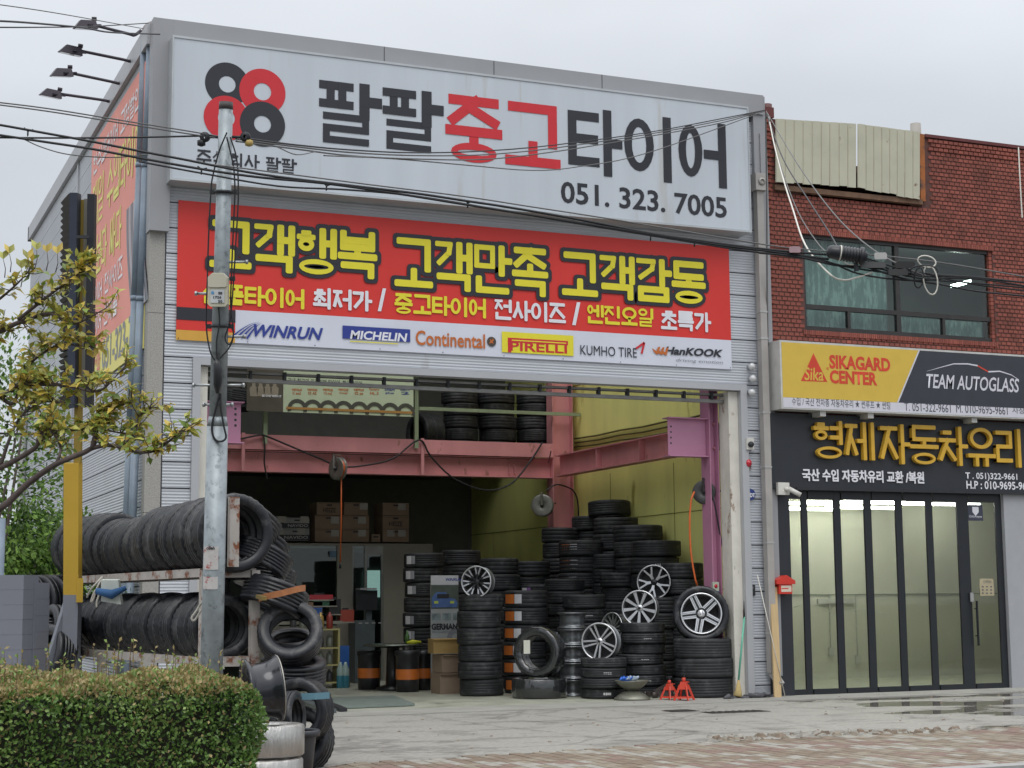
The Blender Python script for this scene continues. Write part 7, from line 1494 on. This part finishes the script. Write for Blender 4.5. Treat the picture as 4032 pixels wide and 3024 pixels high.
tp = np.array([tuple(p) for p in tips]); n = len(tp); me = leafmesh('tip_leaves', tp, rng.normal(0, 1, (n, 3)), rng.normal(0, 1, (n, 3)) + np.array([0, 0, .6]), rng.uniform(.025, .04, n), rng.uniform(.007, .012, n), [HG3, HG2], rng.integers(0, 2, n)); ob('shoot_leaves', me, t, 'stuff')
# magnolia tree reaching in from the left
BARK = mat('bark', (.085, .065, .06), .85, 0, .3, 14, bump=.6, bs=40)
tr = thing('street_tree', 'yellow-green broad-leaved tree reaching in from the left edge', 'tree', XY(-260, 1500, 11.8))
DT = 11.6
def br(pts, r0, r1, nm='branch'):
    P_ = sm([PD(u, v, DT + dd) for u, v, dd in pts], 4); n = len(P_); MB().tube(P_, [r0 + (r1 - r0) * i / (n - 1) for i in range(n)], 8).build(nm, BARK, tr); return P_
base = XY(-300, 1500, 11.8); tt_ = [V3(base, 0), V3(base, .8) + Vector((.03, 0, 0)), V3(base, 1.4), PD(-230, 1150, DT)]
MB().tube(sm(tt_), .09, 12).build('trunk', BARK, tr)
B1 = br([(-230, 1150, 0), (-100, 1140, 0), (0, 1098, 0), (60, 1045, 0), (120, 1003, -.1), (180, 978, -.1), (200, 968, -.1), (240, 962, -.15), (290, 975, -.2), (330, 975, -.2), (370, 950, -.2), (395, 925, -.2)], .030, .004)
B2 = br([(200, 970, -.1), (206, 940, -.1), (215, 905, 0), (250, 880, 0), (285, 868, 0)], .022, .004)
B3 = br([(-230, 1150, 0), (-120, 1060, .1), (0, 1010, .1), (40, 990, .1), (78, 965, .1), (84, 945, .1), (100, 940, .1), (150, 930, .2), (200, 925, .2), (260, 935, .2), (310, 940, .1)], .026, .003)
B4 = br([(-230, 1150, 0), (-130, 900, .2), (0, 857, .2), (40, 832, .2), (90, 830, .2), (150, 833, .1), (215, 845, 0), (270, 790, 0)], .03, .003)
B5 = br([(-230, 1150, 0), (-140, 800, .3), (0, 716, .3), (60, 690, .2), (110, 678, .1), (160, 700, 0), (230, 665, -.1)], .028, .003)
B6 = br([(-140, 800, .3), (-60, 690, .3), (0, 645, .3), (40, 610, .2), (75, 570, .1)], .018, .003)
B7 = br([(0, 857, .2), (30, 870, .2), (55, 800, .3), (90, 765, .3), (130, 745, .2), (200, 750, .2)], .016, .003)
B8 = br([(120, 1003, -.1), (128, 985, -.1), (130, 960, 0), (110, 930, 0), (95, 900, 0)], .012, .003)
B9 = br([(40, 690, .2), (90, 650, .1), (130, 620, .1), (170, 590, 0), (180, 560, 0)], .014, .003)
B10 = br([(0, 1010, .1), (20, 950, .1), (45, 900, .2), (90, 870, .2), (140, 870, .1)], .014, .003)
B11 = br([(250, 963, -.15), (285, 945, -.1), (300, 900, 0), (325, 880, 0)], .012, .003)
anch = []
for bb_, lo, w in ((B1, .62, 1.6), (B2, .1, 2.2), (B3, .45, 1.3), (B4, .35, 1.9), (B5, .3, 1.9), (B6, .4, 1), (B7, .3, 1.7), (B8, .3, 1), (B9, .2, 1.8), (B10, .3, 2.0), (B11, .3, 1.4)):
    m_ = len(bb_); anch += [(bb_[i], w) for i in range(int(m_ * lo), m_)]
rr = random.Random(12); tw = MB(); lc_, ld_, ln_ = [], [], []
for p, w in anch:
    for k in range(int(round(rr.uniform(.4, 1.6) * w * 1.55))):
        d = Vector((rr.gauss(.25, .7), rr.gauss(-.1, .7), rr.gauss(.55, .5))).normalized(); L_t = rr.uniform(.05, .17); e = p + d * L_t; mid = p.lerp(e, .5) + Vector((0, 0, -.01)); tw.tube([p, mid, e], [.0045, .0035, .002], 5, cap=False)
        for j in range(rr.randint(3, 6)):
            dd = (d * .5 + Vector((rr.gauss(0, .7), rr.gauss(0, .7), rr.gauss(-.10, .45)))).normalized(); lc_.append(tuple(p.lerp(e, rr.uniform(.35, 1)))); ld_.append(tuple(dd)); ln_.append((rr.gauss(0, .4), rr.gauss(-.3, .4), rr.gauss(.8, .3)))
for (u, v) in ((10, 560), (22, 548), (60, 560), (100, 545), (120, 548), (75, 540), (45, 580), (150, 585), (370, 895)):
    p = PD(u, v + 40, DT); e = PD(u + rr.uniform(-6, 6), v, DT); tw.tube([p, p.lerp(e, .5) + Vector((.01, 0, 0)), e], [.004, .003, .002], 5); lc_ += [tuple(e)] * 2; ld_ += [(.3, 0, .8), (-.3, .1, .7)]; ln_ += [(0, -1, .2)] * 2
tw.build('twigs', BARK, tr, 'stuff')
LM = [leafmat('leaf_yellow_green', (.40, .40, .09), .4), leafmat('leaf_ochre', (.54, .41, .08), .4), leafmat('leaf_green', (.20, .29, .065), .4)]
lc_ = np.array(lc_); ld_ = np.array(ld_); ln_ = np.array(ln_); n = len(lc_); low = (lc_[:, 2] < PD(200, 890, DT).z); mi = rng.choice(3, n, p=[.50, .38, .12]); mi[low & (rng.random(n) < .18)] = 2
print('tree leaves', n)
dist = (lc_ - np.array(CAM)) @ np.array(_fw); order = np.argsort(dist + rng.uniform(0, .3, n)); big = set(order[:300].tolist())
LV = []
for m_ in range(3):
    q = MB(); n5 = 5; Wd = [.0, .55, .9, .8, .45, 0]; vs = []
    for i in range(6):
        x = i / 5; z = -.18 * x * x; vs += [(x, -Wd[i] * .25, z + .07 * Wd[i]), (x, 0, z), (x, Wd[i] * .25, z + .07 * Wd[i])]
    q.add(vs, [f for i in range(5) for f in ((3 * i, 3 * i + 3, 3 * i + 4, 3 * i + 1), (3 * i + 1, 3 * i + 4, 3 * i + 5, 3 * i + 2))], True); me = bpy.data.meshes.new('leaf'); me.from_pydata(q.v, [], q.f); me.materials.append(LM[m_]); me.polygons.foreach_set('use_smooth', [True] * len(q.f)); LV.append(me)
for i in big:
    d = Vector(ld_[i]).normalized(); nn = Vector(ln_[i]); s = nn.cross(d).normalized(); nn = d.cross(s); L_ = rr.uniform(.05, .088); Mx = Matrix((d * L_, s * L_, nn * L_)).transposed().to_4x4(); Mx.translation = Vector(lc_[i]); ob('leaf', LV[mi[i]], tr, None, Mx)
idx = np.array([i for i in range(n) if i not in big]); k = len(idx)
me = leafmesh('leaves', lc_[idx], ln_[idx], ld_[idx], rng.uniform(.065, .10, k), rng.uniform(.017, .025, k), LM, mi[idx], fold=.3, curl=.2); ob('foliage', me, tr, 'stuff')
# green shrubs and a light tree behind the rack
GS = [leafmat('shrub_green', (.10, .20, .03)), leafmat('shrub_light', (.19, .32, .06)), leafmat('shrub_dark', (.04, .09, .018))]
def bush(c, r, n, L, lbl, nm='shrub', cat='shrub', stem=True, flat=.7, light=.35, grp=None):
    t = thing(nm, lbl, cat, (c[0], c[1], 0), grp); d = rng.normal(0, 1, (n, 3)); d /= np.linalg.norm(d, axis=1, keepdims=True); rad = rng.uniform(.55, 1.03, n) ** .6
    lump = 1 + .18 * np.sin(d[:, 0] * 5 + c[0]) * np.sin(d[:, 2] * 6 + 1) + .1 * np.sin(d[:, 1] * 9 + d[:, 0] * 7)
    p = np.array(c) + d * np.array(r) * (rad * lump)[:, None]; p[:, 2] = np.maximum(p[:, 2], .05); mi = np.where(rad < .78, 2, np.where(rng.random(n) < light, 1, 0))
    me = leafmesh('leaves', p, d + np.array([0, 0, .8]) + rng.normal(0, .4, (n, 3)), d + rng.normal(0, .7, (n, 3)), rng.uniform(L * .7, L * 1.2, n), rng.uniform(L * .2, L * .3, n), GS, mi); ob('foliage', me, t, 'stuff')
    b = MB()
    for k in range(5 if stem else 0): e = Vector(c) + Vector((math.sin(k * 2.1) * r[0] * .5, math.cos(k * 1.7) * r[1] * .5, r[2] * .5)); b.tube([(c[0] + .05 * k, c[1], 0), (c[0] + .1 * math.sin(k), c[1], c[2] * .5), tuple(e)], [.04, .03, .01], 6)
    if stem: b.build('stems', BARK, t, 'stuff')
    return t
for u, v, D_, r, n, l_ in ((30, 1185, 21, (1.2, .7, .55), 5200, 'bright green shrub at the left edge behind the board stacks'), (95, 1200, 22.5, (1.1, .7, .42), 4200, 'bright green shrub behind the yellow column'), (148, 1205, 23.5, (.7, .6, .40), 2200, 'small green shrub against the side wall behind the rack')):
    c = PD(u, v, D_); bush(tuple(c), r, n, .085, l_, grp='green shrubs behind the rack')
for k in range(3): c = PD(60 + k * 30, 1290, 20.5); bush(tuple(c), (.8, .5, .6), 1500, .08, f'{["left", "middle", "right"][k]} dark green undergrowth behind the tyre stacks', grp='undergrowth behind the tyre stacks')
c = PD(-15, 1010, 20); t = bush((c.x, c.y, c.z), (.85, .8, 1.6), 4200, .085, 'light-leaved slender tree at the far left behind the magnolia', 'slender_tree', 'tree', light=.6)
MB().tube([(c.x - .2, c.y, 0), (c.x - .1, c.y, c.z)], [.06, .03], 8).build('trunk', BARK, t)
b = MB(); a = PD(2, 1120, 15.5); c = PD(2, 1250, 15.5); b.tube([(a.x, a.y, 0), a], .045, 10); t = b.build('short_post', PVC); tag(t, 'blue-grey post at the very left edge behind the board stack', 'post')
t = cab('side_wire', [PD(-10, 936, 16), PD(110, 939, 19), PX(110, 939, XL - .1)], .012, CABLE, 'level black wire from the left edge to the side wall', grp='overhead cables')
